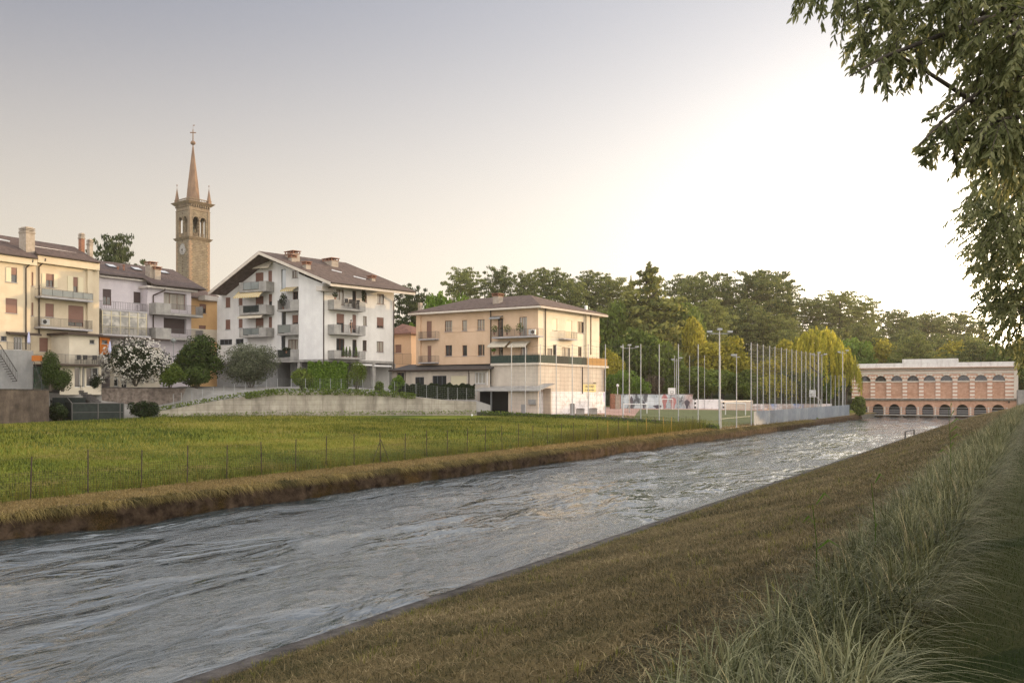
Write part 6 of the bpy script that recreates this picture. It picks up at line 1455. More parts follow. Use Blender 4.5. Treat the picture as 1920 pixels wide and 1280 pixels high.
def cedar_mesh(seed, cone=False, tiers=14, n=11000):
    rng = np.random.default_rng(seed); blobs = []
    for k in range(tiers):
        h = .14 + .78 * k / (tiers - 1) if cone else .30 + .68 * (k / (tiers - 1)) ** .85
        if cone: Lr = .50 * (1 - h) ** .85 + .012
        else: Lr = (.20 + .34 * math.sin(min(1, (h - .25) / .45) * 1.57)) * (1 if h < .85 else (1.12 - h) / .27)
        nb = max(3, int(7 * Lr / .4)) if not cone else max(3, int(9 * Lr / .4))
        a0 = rng.uniform(0, 6.28)
        for b in range(nb):
            a = a0 + 6.283 * b / nb + rng.normal() * .35; Lb = Lr * rng.uniform(.55, 1.15)
            for t in ((.35, .7, 1.0) if Lb > .15 else (.8,)):
                r = Lb * t; dz = (-.10 * t * Lb if cone else .05 * t * t) + rng.normal() * .008
                pr = ((.10 if cone else .085) + .05 * (1 - t)) * (1 if Lb > .12 else .6) * rng.uniform(.7, 1.25)
                if cone: pr = min(pr, .34 * Lr + .008)
                blobs.append(((math.cos(a) * r, math.sin(a) * r, h + dz), (pr, pr, .014 if not cone else .022), 0))
    c = max(8, int(n / len(blobs))); bl = [(a, b, c) for a, b, _ in blobs]
    if cone:
        for h in np.linspace(.45, .95, 14): rr = .34 * (.5 * (1 - h) ** .85) + .004; bl.append(((0, 0, h), (rr, rr, .03), int(c * .8)))
    bl.append(((0, 0, .975), (.003, .003, .018), 7))
    return crown_mesh('cedar_crown', bl, .018, L_CONE if cone else L_CEDAR, rng, flat=.22, shell=.1, aspect=.5)
def broad_mesh(seed, m, leaf=.026, n=5200, k=13, low=.22):
    rng = np.random.default_rng(seed); return crown_mesh('broadleaf_crown', lumpy((0, 0, .5 + low / 2), (.42, .42, .5 - low / 2), k, n, rng, .42, .66), leaf, m, rng, shell=.55)
def willow_mesh(seed, m, n=9000):
    rng = np.random.default_rng(seed); V = []; C = []; 
    for i in range(230):
        a = rng.uniform(0, 6.28); r = .48 * rng.uniform(.1, 1) ** .6; top = .97 - .55 * (r / .48) ** 2 * .6 + rng.normal() * .03; ln = rng.uniform(.18, .45) * (.6 + r)
        k = int(n / 230); t = rng.uniform(0, 1, k); C.append(np.stack([np.cos(a) * (r + .03 * t) + rng.normal(size=k) * .009, np.sin(a) * (r + .03 * t) + rng.normal(size=k) * .009, top - ln * t], 1))
    C = np.concatenate(C); tone = np.clip(np.repeat(rng.uniform(.1, .9, 230), int(n / 230)) + rng.normal(size=len(C)) * .12, 0, 1)
    V, Q = leaf_quads(C, .022, rand_unit(len(C), rng) * np.array((1, 1, .2)), rng, .35, np.tile(np.array((0, 0, -1.0)), (len(C), 1)) + rng.normal(size=(len(C), 3)) * .25)
    return npmesh('willow_crown', V, Q, None, (m,), np.repeat(tone, 4))
def pine_mesh(seed):
    rng = np.random.default_rng(seed); b = []
    for i in range(22):
        a = rng.uniform(0, 6.28); r = .40 * rng.uniform(0, 1) ** .5; b.append(((math.cos(a) * r, math.sin(a) * r, .86 - .35 * r * r / .16 * .4 + rng.normal() * .02), (.13, .13, .07), 230))
    return crown_mesh('pine_crown', b, .02, L_CEDAR, rng, flat=.3, shell=.4, aspect=.4)
def trunk_mesh(seed, r=.02, limbs=6, spread=.3, start=.35, top=.95):
    rng = random.Random(seed); m = trunk_mb(top, r, rng, limbs, .012, start, spread); me = bpy.data.meshes.new('trunk'); me.from_pydata(m.v, [], m.f); me.materials.append(M['bark']); me.update(); return me
PROTO = {'cedar': [(cedar_mesh(21 + i), trunk_mesh(i, .022, 8, .3, .35)) for i in range(4)],
         'cone': [(cedar_mesh(51 + i, True, 22, 14000), trunk_mesh(10 + i, .018, 3, .1, .3)) for i in range(3)],
         'broad': [(broad_mesh(71 + i, L_BROAD), trunk_mesh(20 + i, .025, 6, .28, .25, .8)) for i in range(3)],
         'bright': [(broad_mesh(81 + i, L_BRIGHT), trunk_mesh(24 + i, .025, 6, .28, .25, .8)) for i in range(2)],
         'gold': [(broad_mesh(91 + i, L_GOLD), trunk_mesh(28 + i, .025, 6, .28, .25, .8)) for i in range(2)],
         'willow': [(willow_mesh(95, L_WILLOW), trunk_mesh(33, .035, 6, .3, .2, .8))],
         'pine': [(pine_mesh(97), trunk_mesh(35, .02, 7, .35, .5, .85))],
         'dark': [(broad_mesh(98, L_DARK), trunk_mesh(36, .025, 5, .28, .25, .8))]}
KCOUNT = {}
def tree(kind, px, yt, hw, Y, label, cat='tree', group=None, zb=None, name=None, yaw=None):
    k = KCOUNT.get(kind, 0); KCOUNT[kind] = k + 1; cm, tm = PROTO[kind][k % len(PROTO[kind])]
    g = gp(px, Y, zb); h = EYE - (yt - HY) / FX * Y - g.z; w = hw / FX * Y / .46
    nm = name or {'cedar': 'cedar_tree', 'cone': 'conifer_tree', 'willow': 'willow_tree', 'pine': 'umbrella_pine'}.get(kind, 'broadleaf_tree')
    root = thing(nm, label, cat, (g.x, g.y, g.z), group); root.rotation_euler.z = random.uniform(0, 6.28) if yaw is None else yaw
    c = link('crown', cm, root); t = link('trunk', tm, root); c.scale = t.scale = (w, w, h); return root
HG = 'dark cedars on the wooded hill'
SKY = [(872, 511, 36, 250, 'flat topped dark cedar rising over the left end of the beige roof'), (937, 509, 33, 250, 'dark cedar just left of the beige house ridge with a narrow layered top'), (988, 517, 24, 245, 'slim cedar leaning above the beige roof ridge'),
       (1030, 510, 40, 255, 'broad cedar directly above the right slope of the beige roof'), (1072, 532, 30, 240, 'lower cedar between two broad cedars above the beige eave'), (1110, 517, 42, 255, 'broad layered cedar above the right eave end of the beige house'), (1150, 526, 34, 260, 'hazy cedar left of the tallest conifer, partly hidden'),
       (1284, 524, 44, 245, 'flat topped cedar standing right of the tallest conifer'), (1330, 519, 44, 250, 'rounded pyramid shaped cedar in the middle of the hill'), (1413, 517, 50, 250, 'large cedar forming the left half of the highest hill clump'), (1447, 515, 46, 255, 'large flat topped cedar forming the right half of the highest hill clump'),
       (1518, 563, 40, 270, 'open flat cedar with bare trunk to the right of the highest clump'), (1575, 554, 52, 270, 'wide spreading cedar above the weeping willow'), (1612, 575, 36, 275, 'low cedar shoulder right of the wide spreading one'), (1680, 586, 34, 290, 'small cedar on the skyline above the sluice house left end'),
       (1745, 590, 40, 300, 'flat cedar on the skyline above the sluice house middle'), (1800, 592, 46, 300, 'broad hazy cedar near the setting sun'), (1715, 600, 40, 310, 'faint cedar between two skyline cedars over the sluice house')]
for s in SKY: tree('cedar', *s, group=None)
for s in ((1217, 487, 128, 190, 'tallest conifer of the hill, a broad pyramid with a pointed tip'), (1183, 514, 36, 250, 'narrow pointed conifer just left of the tallest one'), (1364, 514, 36, 255, 'thin spire like conifer left of the highest hill clump'), (1478, 538, 38, 262, 'slim pointed conifer at the right edge of the highest clump'),
          (1842, 594, 40, 260, 'sparse conifer nearest the glow of the sun'), (1636, 572, 20, 300, 'faint slender tree on the skyline right of the spreading cedar')): tree('cone', *s)
for s in ((1705, 606, 44, 250, 'umbrella pine above the left half of the sluice house'), (1766, 614, 46, 245, 'umbrella pine above the middle of the sluice house'), (1818, 618, 40, 240, 'umbrella pine above the right half of the sluice house')): tree('pine', *s)
prof_x = [740, 870, 1000, 1180, 1300, 1440, 1520, 1600, 1680, 1800, 1900]; prof_y = [585, 535, 540, 545, 545, 545, 585, 592, 612, 618, 640]
for i in range(46):
    px = 745 + 1170 * (i + random.uniform(-.3, .3)) / 46; yt = np.interp(px, prof_x, prof_y) + random.uniform(12, 62)
    tree('cedar' if i % 3 else 'cone', px, yt, random.uniform(28, 42), random.uniform(200, 240), 'dark cedar packed among others on the wooded slope below the skyline', group='cedars filling the wooded slope')
def dark_copy(i): me = PROTO['cedar'][i][0].copy(); me.materials[0] = leafmat('darker_cedar_needles', (.018, .034, .014), (.12, .14, .055), .3); return (me, PROTO['cedar'][i][1])  # same crown mesh with darker needles
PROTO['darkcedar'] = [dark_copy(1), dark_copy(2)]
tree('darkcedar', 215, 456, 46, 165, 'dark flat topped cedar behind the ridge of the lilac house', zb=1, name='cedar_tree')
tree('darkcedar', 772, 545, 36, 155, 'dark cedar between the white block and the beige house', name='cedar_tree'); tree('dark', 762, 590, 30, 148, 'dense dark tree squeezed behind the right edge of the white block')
for s in (('bright', 822, 538, 40, 150, 'bright green tree left of the beige house roof'), ('bright', 858, 536, 30, 152, 'bright green tree whose top shows over the beige roof corner'), ('bright', 776, 600, 24, 145, 'bright green tree beside the left end of the beige house'),
          ('broad', 1152, 560, 46, 185, 'deep green round tree right behind the beige house corner'), ('broad', 1275, 548, 52, 195, 'dark green round tree right of the tallest conifer'), ('broad', 1195, 610, 60, 175, 'dark green tree under the tallest conifer'), ('broad', 1240, 640, 50, 172, 'shaded green tree behind the floodlight pole and mural wall'),
          ('gold', 1303, 596, 30, 180, 'gold tipped upright tree above the tall fence poles'), ('gold', 1352, 622, 60, 178, 'large golden lit tree behind the tallest floodlight mast'), ('broad', 1325, 682, 62, 172, 'wide dark green tree filling the view above the white court wall'), ('broad', 1392, 690, 44, 172, 'dark green tree behind the white gateway'),
          ('gold', 1388, 668, 34, 176, 'small golden tree right of the tallest floodlight mast'), ('gold', 1150, 646, 28, 165, 'yellow leaved tree touching the beige terrace end'), ('bright', 1165, 688, 34, 160, 'bright green shrub right of the parish sign'), ('bright', 1195, 704, 28, 162, 'low bright green shrub above the mural wall left end'),
          ('gold', 1478, 637, 34, 180, 'golden round tree left of the weeping willow'), ('gold', 1438, 662, 44, 174, 'golden tree behind the first canal side fence poles'), ('broad', 1470, 690, 56, 172, 'green tree low behind the canal side net'), ('bright', 1540, 692, 36, 172, 'light green round tree below the weeping willow'),
          ('broad', 1500, 715, 60, 170, 'low green tree mass behind the canal side fence'), ('broad', 1420, 715, 44, 170, 'low green tree right of the white gateway'),
          ('broad', 1265, 700, 36, 170, 'dark shrub behind the basketball backboard'), ('bright', 1600, 628, 48, 215, 'green tree just left above the sluice house'), ('gold', 1648, 634, 46, 222, 'green tree above the left end of the white parapet'), ('broad', 1700, 642, 44, 215, 'green tree over the raised middle parapet left end'),
          ('gold', 1740, 640, 48, 220, 'golden topped tree over the raised parapet'), ('gold', 1790, 640, 44, 218, 'golden topped tree at the right end of the raised parapet'), ('gold', 1838, 648, 44, 216, 'green tree over the right end of the parapet'), ('broad', 1880, 640, 40, 200, 'hazy green tree at the right end of the sluice house'), ('broad', 1915, 632, 46, 190, 'green tree beside the overhanging foliage at the right edge'),
          ('broad', 1925, 690, 40, 178, 'green shrub at the right end wall of the sluice house'), ('broad', 1560, 660, 50, 210, 'dull green tree behind the weeping willow')):
    tree(*s)
tree('willow', 1535, 611, 56, 165, 'large golden weeping willow behind the far end of the court', zb=3.0); tree('willow', 1587, 661, 26, 164, 'small golden weeping willow touching the sluice house', zb=2); tree('willow', 1455, 700, 40, 168, 'low trailing golden willow behind the canal side fence', zb=2)
def shrub(name, label, c, r, m, n=2600, leaf=.09, k=10, cat='shrub', stems=4, lump=.45, spread=.6, shell=.5, aspect=.55, seed=None, base=None):
    rng = np.random.default_rng(seed or int(abs(c[0] * 100)) % 9999); z0 = c[2] - r[2] if base is None else base; root = thing(name, label, cat, (c[0], c[1], z0))
    o = link('foliage', crown_mesh('foliage', [((a[0], a[1], a[2] + c[2] - z0), b, q) for a, b, q in lumpy((0, 0, 0), r, k, n, rng, lump, spread)], leaf, m, rng, shell=shell, aspect=aspect), root)
    mb = MB(); rr = random.Random(5)
    for i in range(stems): a = rr.uniform(0, 6.28); mb.path([(c[0] + .1 * math.cos(a), c[1] + .1 * math.sin(a), z0 - .1), (c[0] + r[0] * .3 * math.cos(a), c[1] + r[1] * .3 * math.sin(a), z0 + r[2] * .8), (c[0] + r[0] * .55 * math.cos(a), c[1] + r[1] * .5 * math.sin(a), z0 + r[2] * 1.5)], [.06, .045, .02], 5)
    mb.build('stem', M['bark'], root); return root
def shrub_px(name, label, x0, y0, x1, y1, Y, m, **kw):
    c = pp((x0 + x1) / 2, (y0 + y1) / 2, Y); rx = (x1 - x0) / 2 / FX * Y; rz = (y1 - y0) / 2 / FX * Y; return shrub(name, label, tuple(c), (rx, kw.pop('ry', rx * .8), rz), m, **kw)
ol = shrub_px('oleander', 'large rounded oleander covered in white flowers on the rubble wall', 186, 634, 322, 722, 101.5, L_DARK, n=9000, leaf=.13, k=18, cat='flowering shrub', stems=9, aspect=.35)
def blossoms(root, c, r, n, m, size, seed=4):
    rng = np.random.default_rng(seed); C, d = blob_points((0, 0, 0), r, n, rng, .86); keep = (d[:, 1] < .35); C, d = C[keep], d[keep]; ci = rng.integers(0, max(8, len(C) // 5), len(C)); C = C[ci] + rng.normal(size=C.shape) * .17; d = d[ci]
    Vs, Qs, b = [], [], 0
    for j in range(3): V, Q = leaf_quads(C + rng.normal(size=C.shape) * size * .5, size, d + rng.normal(size=d.shape) * .8, rng, .8); Vs.append(V); Qs.append(Q + b); b += len(V)
    V = np.concatenate(Vs); V = V + (np.array(c) - np.array(root.location)); o = link('blossom', npmesh('blossom', V, np.concatenate(Qs), None, (m,)), root); tag(o, kind='stuff')
c_ = pp(254, 678, 101.5); blossoms(ol, tuple(c_), (68 / FX * 101.5, 3.2, 44 / FX * 101.5), 1700, mat('white_petals', (.72, .68, .62), (.80, .78, .74), scale=3, transl=.3), .075)
ob = shrub_px('oleander', 'small white flowering oleander in front of the glazed garden doors', 158, 700, 196, 730, 98.8, L_DARK, n=1600, leaf=.1, k=8, cat='flowering shrub', aspect=.35); c_ = pp(177, 715, 98.8); blossoms(ob, tuple(c_), (1.1, .9, .85), 90, MATS['white_petals'], .07, 6)
shrub_px('broadleaf_shrub', 'tall dark green tree right of the white flowering oleander', 326, 624, 422, 716, 105.5, L_MID, n=7000, leaf=.15, k=16); shrub_px('broadleaf_shrub', 'brighter green upper branches left of the tall dark tree', 322, 655, 362, 700, 104.5, L_BROAD, n=2600, leaf=.13)
shrub_px('broadleaf_shrub', 'yellowish green shrub under the right side of the oleander', 290, 680, 348, 727, 101.5, L_BROAD, n=4200, leaf=.12, k=12); shrub_px('broadleaf_shrub', 'feathery dark shrub on the wall below the tall dark tree', 335, 680, 402, 727, 103.8, L_MID, n=5200, leaf=.11, k=12)
shrub_px('olive_tree', 'round grey green olive tree in front of the white block', 412, 640, 528, 722, 107, L_OLIVE, n=15000, leaf=.13, k=26, cat='tree', lump=.42, spread=.68, stems=7, aspect=.3, base=5.1)
tp = shrub_px('clipped_bush', 'tall clipped dark green bush leaning over the grey stair block', 77, 658, 114, 732, 91.8, L_MID, n=7500, leaf=.07, k=10, shell=.8, spread=.4, lump=.62); shrub_px('clipped_bush', 'lower clipped dark mound right of the tall clipped bush', 98, 690, 137, 732, 92.2, L_MID, n=4200, leaf=.07, k=8, shell=.8, spread=.45, lump=.6)
shrub_px('broadleaf_shrub', 'dark shrub at the left foot of the pale retaining wall', 238, 750, 298, 786, 95.0, L_DARK, n=3600, leaf=.10, k=10); shrub_px('broadleaf_shrub', 'dark climber hanging beside the black screened gate', 88, 752, 136, 792, 92.4, L_DARK, n=3000, leaf=.10, k=10)
shrub_px('broadleaf_shrub', 'yellow green shrub left of the laurel hedge', 545, 688, 588, 730, 104, L_BROAD, n=3200, leaf=.12, k=10); shrub_px('broadleaf_shrub', 'feathery green shrub at the right end of the laurel hedge', 644, 678, 694, 732, 105.5, L_BROAD, n=4600, leaf=.09, k=12, aspect=.25)
shrub_px('broadleaf_shrub', 'small clipped green shrub by the white block corner', 701, 710, 720, 735, 106, L_BROAD, n=1400, leaf=.09, k=5); shrub_px('broadleaf_shrub', 'light green sapling left of the long dark hedge', 726, 703, 760, 736, 106.5, L_BRIGHT, n=1700, leaf=.11, k=9, lump=.35, spread=.75)
for i, x in enumerate((410, 660)): pass
def hedge(label, x0, x1, yt, yb, Y0, Y1, m, leaf=.11, n=9000, w=1.1, seed=1):
    rng = np.random.default_rng(seed); a, b = pp(x0, yb, Y0), pp(x1, yb, Y1); h = (yb - yt) / FX * (Y0 + Y1) / 2; root = thing('hedge', label, 'hedge', tuple(a)); t = rng.uniform(0, 1, n); f = rng.integers(0, 3, n)
    P = np.array(a)[None, :] * 0 + (np.array(b) - np.array(a))[None, :] * t[:, None]; lu = h * (1 + .07 * np.sin(t * 31) + .05 * np.sin(t * 77)); z = np.where(f == 1, lu, rng.uniform(0, 1, n) * lu); y = np.where(f == 1, rng.uniform(-.5, .5, n) * w, -w / 2 + rng.normal(size=n) * .07); y = np.where(f == 2, rng.uniform(-.45, .5, n) * w, y); z = np.where(f == 2, z * .95, z)
    P[:, 1] += y; P[:, 2] += z + rng.normal(size=n) * .05; nr = np.where((f == 1)[:, None], np.array((0, 0, 1.0)), np.array((0, -1.0, .2))) + rng.normal(size=(n, 3)) * .55; V, Q = leaf_quads(P, leaf, nr, rng, .55)
    link('foliage', npmesh('foliage', V, Q, None, (m,), np.repeat(np.clip(rng.normal(.45, .22, n), 0, 1), 4)), root); mb = MB()
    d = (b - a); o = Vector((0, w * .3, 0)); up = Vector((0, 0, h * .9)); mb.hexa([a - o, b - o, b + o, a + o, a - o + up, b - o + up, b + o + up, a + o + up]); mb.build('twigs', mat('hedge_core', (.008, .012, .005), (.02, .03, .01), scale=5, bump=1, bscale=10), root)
hedge('bright laurel hedge with new leaves in front of the white block', 580, 652, 683, 728, 104.8, 105.8, L_BRIGHT, .13, 9000, 1.4, 3)
hedge('long dark clipped hedge above the right half of the retaining wall', 747, 890, 722, 747.5, 108, 109.2, L_DARK, .11, 13000, 1.2, 4)
hedge('green hedge seen through the fence at the foot of the grey stair block', -40, 62, 712, 726, 91.5, 94, L_BRIGHT, .1, 3500, .8, 5)
def ivy(label, pts, m, n, size, drop, name='ivy', seed=2):
    rng = np.random.default_rng(seed); P = []; 
    for i in range(len(pts) - 1):
        a, b = pts[i], pts[i + 1]; k = n // (len(pts) - 1); t = rng.uniform(0, 1, k)[:, None]; q = np.array(a) + (np.array(b) - np.array(a)) * t; q[:, 2] += rng.uniform(-drop, .35, k) ; q[:, 1] += rng.normal(size=k) * .25 - np.where(q[:, 2] < 0, 0, 0); P.append(q)
    P = np.concatenate(P); V, Q = leaf_quads(P, size, rng.normal(size=P.shape) * .6 + np.array((0, -1, .5)), rng, .6); o = link(name, npmesh(name, V, Q, None, (m,), np.repeat(np.clip(rng.normal(.5, .2, len(P)), 0, 1), 4)), None, label, 'ivy', None, 'stuff')
ivy('ivy and weeds spilling over the humped top of the retaining wall', [pp(w[0], w[1] - 1, w[3] - .05) for w in WT[3:9]], L_BROAD, 2300, .10, .32)
ivy('scrubby weeds along the lower sloping top of the retaining wall', [pp(w[0], w[1] - 2, w[3] + .1) for w in WT[:5]], L_BROAD, 650, .10, .08, 'weeds', 7)
ivy('loose green weeds along the foot of the retaining wall', [pp(w[0], w[2] - 1, w[3] - .15) for w in WT], L_BROAD, 1400, .08, .1, 'weeds', 8)
ivy('weeds growing on the mossy low wall beside the court', [pp(900, 774, 107.3), pp(1349, 801, 92.5)], L_BROAD, 2600, .09, .2, 'weeds', 9)
shrub_px('broadleaf_shrub', 'bushy shrub at the water edge left of the sluice arches', 1596, 737, 1628, 780, 160, L_BROAD, n=4200, leaf=.16, k=12)
shrub_px('broadleaf_shrub', 'small weed clump hanging from the canal wall below the panel fence', 1527, 782, 1540, 797, 133.5, L_BROAD, n=700, leaf=.10, k=5)
shrub_px('broadleaf_shrub', 'brown green flowering bush above the mural wall', 1200, 702, 1250, 742, 168, leafmat('brownish_leaves', (.05, .045, .03), (.17, .13, .09), .3), n=3800, leaf=.18, k=12)
# ------------------------------------------------------------------ the row of trees on the right bank
def leaf_mesh(name, P, A, Nn, Ln, m, rng, tone, wr=.36):
    n = len(P); A = A / np.linalg.norm(A, axis=1)[:, None]; B = np.cross(A, Nn); B /= np.linalg.norm(B, axis=1)[:, None] + 1e-9; C = np.cross(B, A); L = Ln[:, None]; W = L * wr
    fold = C * W * .35; pts = [P, P + A * L * .33 + B * W * .5 + fold * .8, P + A * L * .66 + B * W * .38 + fold * .6, P + A * L - C * L * .08, P + A * L * .66 - B * W * .38 + fold * .6, P + A * L * .33 - B * W * .5 + fold * .8]
    V = np.stack(pts, 1).reshape(-1, 3); b = (np.arange(n) * 6)[:, None]; Q = np.concatenate([b + np.array((0, 1, 2, 3)), b + np.array((0, 3, 4, 5))])
    return npmesh(name, V, Q, None, (m,), np.repeat(tone, 6))
def near_tree(label, blobs, trunk_px, trunk_Y, leaf_len, twigs, seed, name='overhanging_tree'):
    rng = np.random.default_rng(seed); g = gp(trunk_px, trunk_Y); root = thing(name, label, 'tree', tuple(g)); Ps, As, Ts = [], [], []; mb = MB(); tw = MB(); top = g + Vector((0, 0, 4.6)); mb.path([g - Vector((0, 0, .2)), g + Vector((.1, 0, 2.3)), top, top + Vector((-.2, .2, 3.2))], [.24, .17, .11, .04], 10)
    for bi, (px, py, rp, Y) in enumerate(blobs):
        c = np.array(pp(px, py, Y)); r = rp / FX * Y
        if bi % 2 == 0:
            cv = Vector(c); st = top + (Vector((0, 0, rng.uniform(-1.6, 1.6)))); mid = st.lerp(cv, .55) + Vector((0, 0, .25)); mb.path([st, mid, cv, cv + (cv - mid) * .25 - Vector((0, 0, r * .3))], [.04, .026, .013, .004], 6)
        nt_ = int(twigs * (rp / 60) ** 2) + 4; o = rand_unit(nt_, rng) * (rng.uniform(0, .8, nt_) ** .5)[:, None] * r; p0 = c + o; d = o / r + rng.normal(size=(nt_, 3)) * .35 + np.array((-.25, 0, -.55)); d /= np.linalg.norm(d, axis=1)[:, None]; ln = rng.uniform(.5, 1.1, nt_) * min(.55, r * 1.1); tn = rng.normal(.5, .16, nt_)
        for i in range(nt_):
            k = int(10 + ln[i] / (leaf_len * .42)); t = np.linspace(.05, 1, k); sag = np.array((0, 0, -1.0)) * (t ** 2)[:, None] * ln[i] * .3; q = p0[i] + d[i] * (t * ln[i])[:, None] + sag; side = np.where(np.arange(k) % 2, 1.0, -1.0)[:, None]; sv = np.cross(d[i], (0, 0, 1.0)); a = d[i] * .5 + sv * side * .8 + np.array((0, 0, -.75)) + rng.normal(size=(k, 3)) * .35
            Ps.append(q); As.append(a); Ts.append(tn[i] + rng.normal(size=k) * .14)
            if i % 2 == 0: tw.path([tuple(p0[i]), tuple(p0[i] + d[i] * ln[i] * .6 + sag[int(k * .6)]), tuple(q[-1])], [.006, .004, .002], 3)
    P = np.concatenate(Ps); A = np.concatenate(As); T = np.clip(np.concatenate(Ts), 0, 1); n = len(P); Nn = rand_unit(n, rng) + np.array((0, -.2, .5))
    me = leaf_mesh('crown', P - np.array(g), A, Nn, rng.uniform(.7, 1.25, n) * leaf_len, L_NEAR, rng, T); link('crown', me, root); mb.build('trunk', M['bark'], root, smooth=True); tag(tw.build('twigs', M['bark'], root), kind='stuff'); return root
B1 = [(1530, -45, 42), (1585, -30, 55), (1640, 10, 55), (1625, 70, 40), (1655, 108, 38), (1690, 70, 52), (1712, 118, 26), (1720, 10, 60), (1780, -20, 60), (1760, 52, 34), (1700, -70, 60), (1850, 10, 75), (1910, 60, 85), (1858, 95, 60), (1905, 160, 85), (1838, 165, 48),
      (1870, 225, 68), (1815, 225, 48), (1788, 262, 34), (1758, 262, 26), (1770, 225, 26), (1745, 290, 16), (1915, 250, 70), (1838, 285, 34), (1985, 100, 90), (1990, 240, 80), (1900, -80, 90), (2060, 20, 90), (1800, -90, 70)]
near_tree('leafy tree overhanging the top right corner with drooping pointed leaves', [(a, b, c, 6.6 + .35 * (i % 4)) for i, (a, b, c) in enumerate(B1)], 2130, 7.6, .064, 32, 5)
B2 = [(1870, 320, 50), (1915, 335, 60), (1850, 360, 36), (1828, 402, 20), (1880, 400, 58), (1925, 420, 60), (1848, 448, 34), (1875, 480, 48), (1920, 500, 60), (1848, 508, 26), (1885, 540, 42), (1865, 565, 22), (1925, 570, 50), (1895, 600, 34), (1985, 380, 70), (1990, 520, 70), (2060, 450, 90), (1960, 640, 40), (1912, 640, 26)]
near_tree('second leafy tree filling the right edge below the overhanging branches', [(a, b, c, 12.5 + .6 * (i % 4)) for i, (a, b, c) in enumerate(B2)], 2090, 13.5, .085, 60, 6)
def bank_shade_row():  # trees out of view, added and spaced for the shade they cast
    lab = ['big leafy tree on the right bank just out of the picture', 'leafy tree behind the tall grass at the right edge']
    for i, (s_, n_, h, w) in enumerate(((180, -9, 15, 7), (196, -10, 15, 7), (212, -9, 15, 7), (228, -10, 15, 7),  (43, -7.5, 12, 5), (53, -8, 11, 5), (66, -9, 12.5, 5), (80, -9, 12, 5), (95, -10, 12, 5.5), (109, -10, 12, 5.5), (10, -9, 9, 5), (1, -8, 9, 5))):
        X, Y = xy(s_, n_); z = float(H(X, Y)); cm, tm = PROTO['broad'][i % 3]; root = thing('broadleaf_tree', 'unseen leafy green tree added along the right bank path for its shade', 'tree', (X, Y, z), 'unseen shade trees along the right bank path'); root.rotation_euler.z = i * 1.3
        c = link('crown', cm, root); t = link('trunk', tm, root); c.scale = t.scale = (w / .46, w / .46, h)
bank_shade_row()
# reed like plants and the bathing ladder
def reed(px, yt, yb_Y, label, h=None, leaves=5, m=None):
    g = gp(px, yb_Y); zt = EYE - (yt - HY) / FX * yb_Y; root = thing('reed_stalk', label, 'reed', tuple(g)); mb = MB(); q = Vector((g.x - .04, g.y, zt)); mb.path([g, (g + q) / 2 + Vector((.03, 0, 0)), q], [.008, .006, .004], 5); mb.build('stem', L_BRIGHT, root); rng = np.random.default_rng(int(px)); mb = MB(); hh = zt - g.z
    for i in range(leaves):
        z = g.z + hh * (.45 + .55 * i / max(1, leaves - 1)); a = rng.uniform(0, 6.28); L_ = .22 + .1 * rng.uniform(); d = Vector((math.cos(a), math.sin(a) * .5, 0)); p = Vector((g.x, g.y, z)); pts = [p, p + d * L_ * .5 + Vector((0, 0, L_ * .4)), p + d * L_ + Vector((0, 0, L_ * .1))]; w = Vector((0, .012, .012)); mb.poly([pts[0] - w * .5, pts[1] - w, pts[1] + w, pts[0] + w * .5]); mb.poly([pts[1] - w, pts[2], pts[1] + w])
    mb.build('leaf', L_BRIGHT, root); return root
reed(1530, 945, 10.3, 'thin green reed stalk rising alone from the near left edge of the tall grass', leaves=3)
reed(1782, 765, 19, 'maize like stalk with broad pale leaves standing against the far canal', leaves=7); reed(1640, 905, 11.0, 'short reed stalk in the middle of the tall grass', leaves=2)
def ladder():
    X, Y = xy(94, N_R - .1); g = Vector((X, Y, .36)); t = (1703 - CX) / FX; s0 = N_R - .1
    # find the kerb point under photo column 1703
    best = min(np.arange(30, 150, .2), key=lambda s_: abs(xy(s_, s0)[0] / xy(s_, s0)[1] * FX + CX - 1703)); X, Y = xy(best, s0); g = Vector((X, Y, .36)); d = Vector((DS[0], DS[1], 0)); w = Vector((DN[0], DN[1], 0)); root = thing('bathing_ladder', 'small steel handrail ladder at the canal edge on the near bank', 'ladder', tuple(g)); 
    mb = MB(); 
    for o in (-.28, .28): p = g + d * o; mb.path([p - w * .5 - Vector((0, 0, .05)), p - w * .5 + Vector((0, 0, .85)), p + w * .25 + Vector((0, 0, .65)), p + w * .25 - Vector((0, 0, 1.2))], .034, 6)
    mb.build('handrail', M['rail'], root); mb = MB()
    for k in range(3): z = Vector((0, 0, -.2 - .3 * k)); mb.tube(g + d * -.28 + w * .25 + z, g + d * .28 + w * .25 + z, .02, n=5)
    mb.build('rungs', M['metal'], root)
ladder()
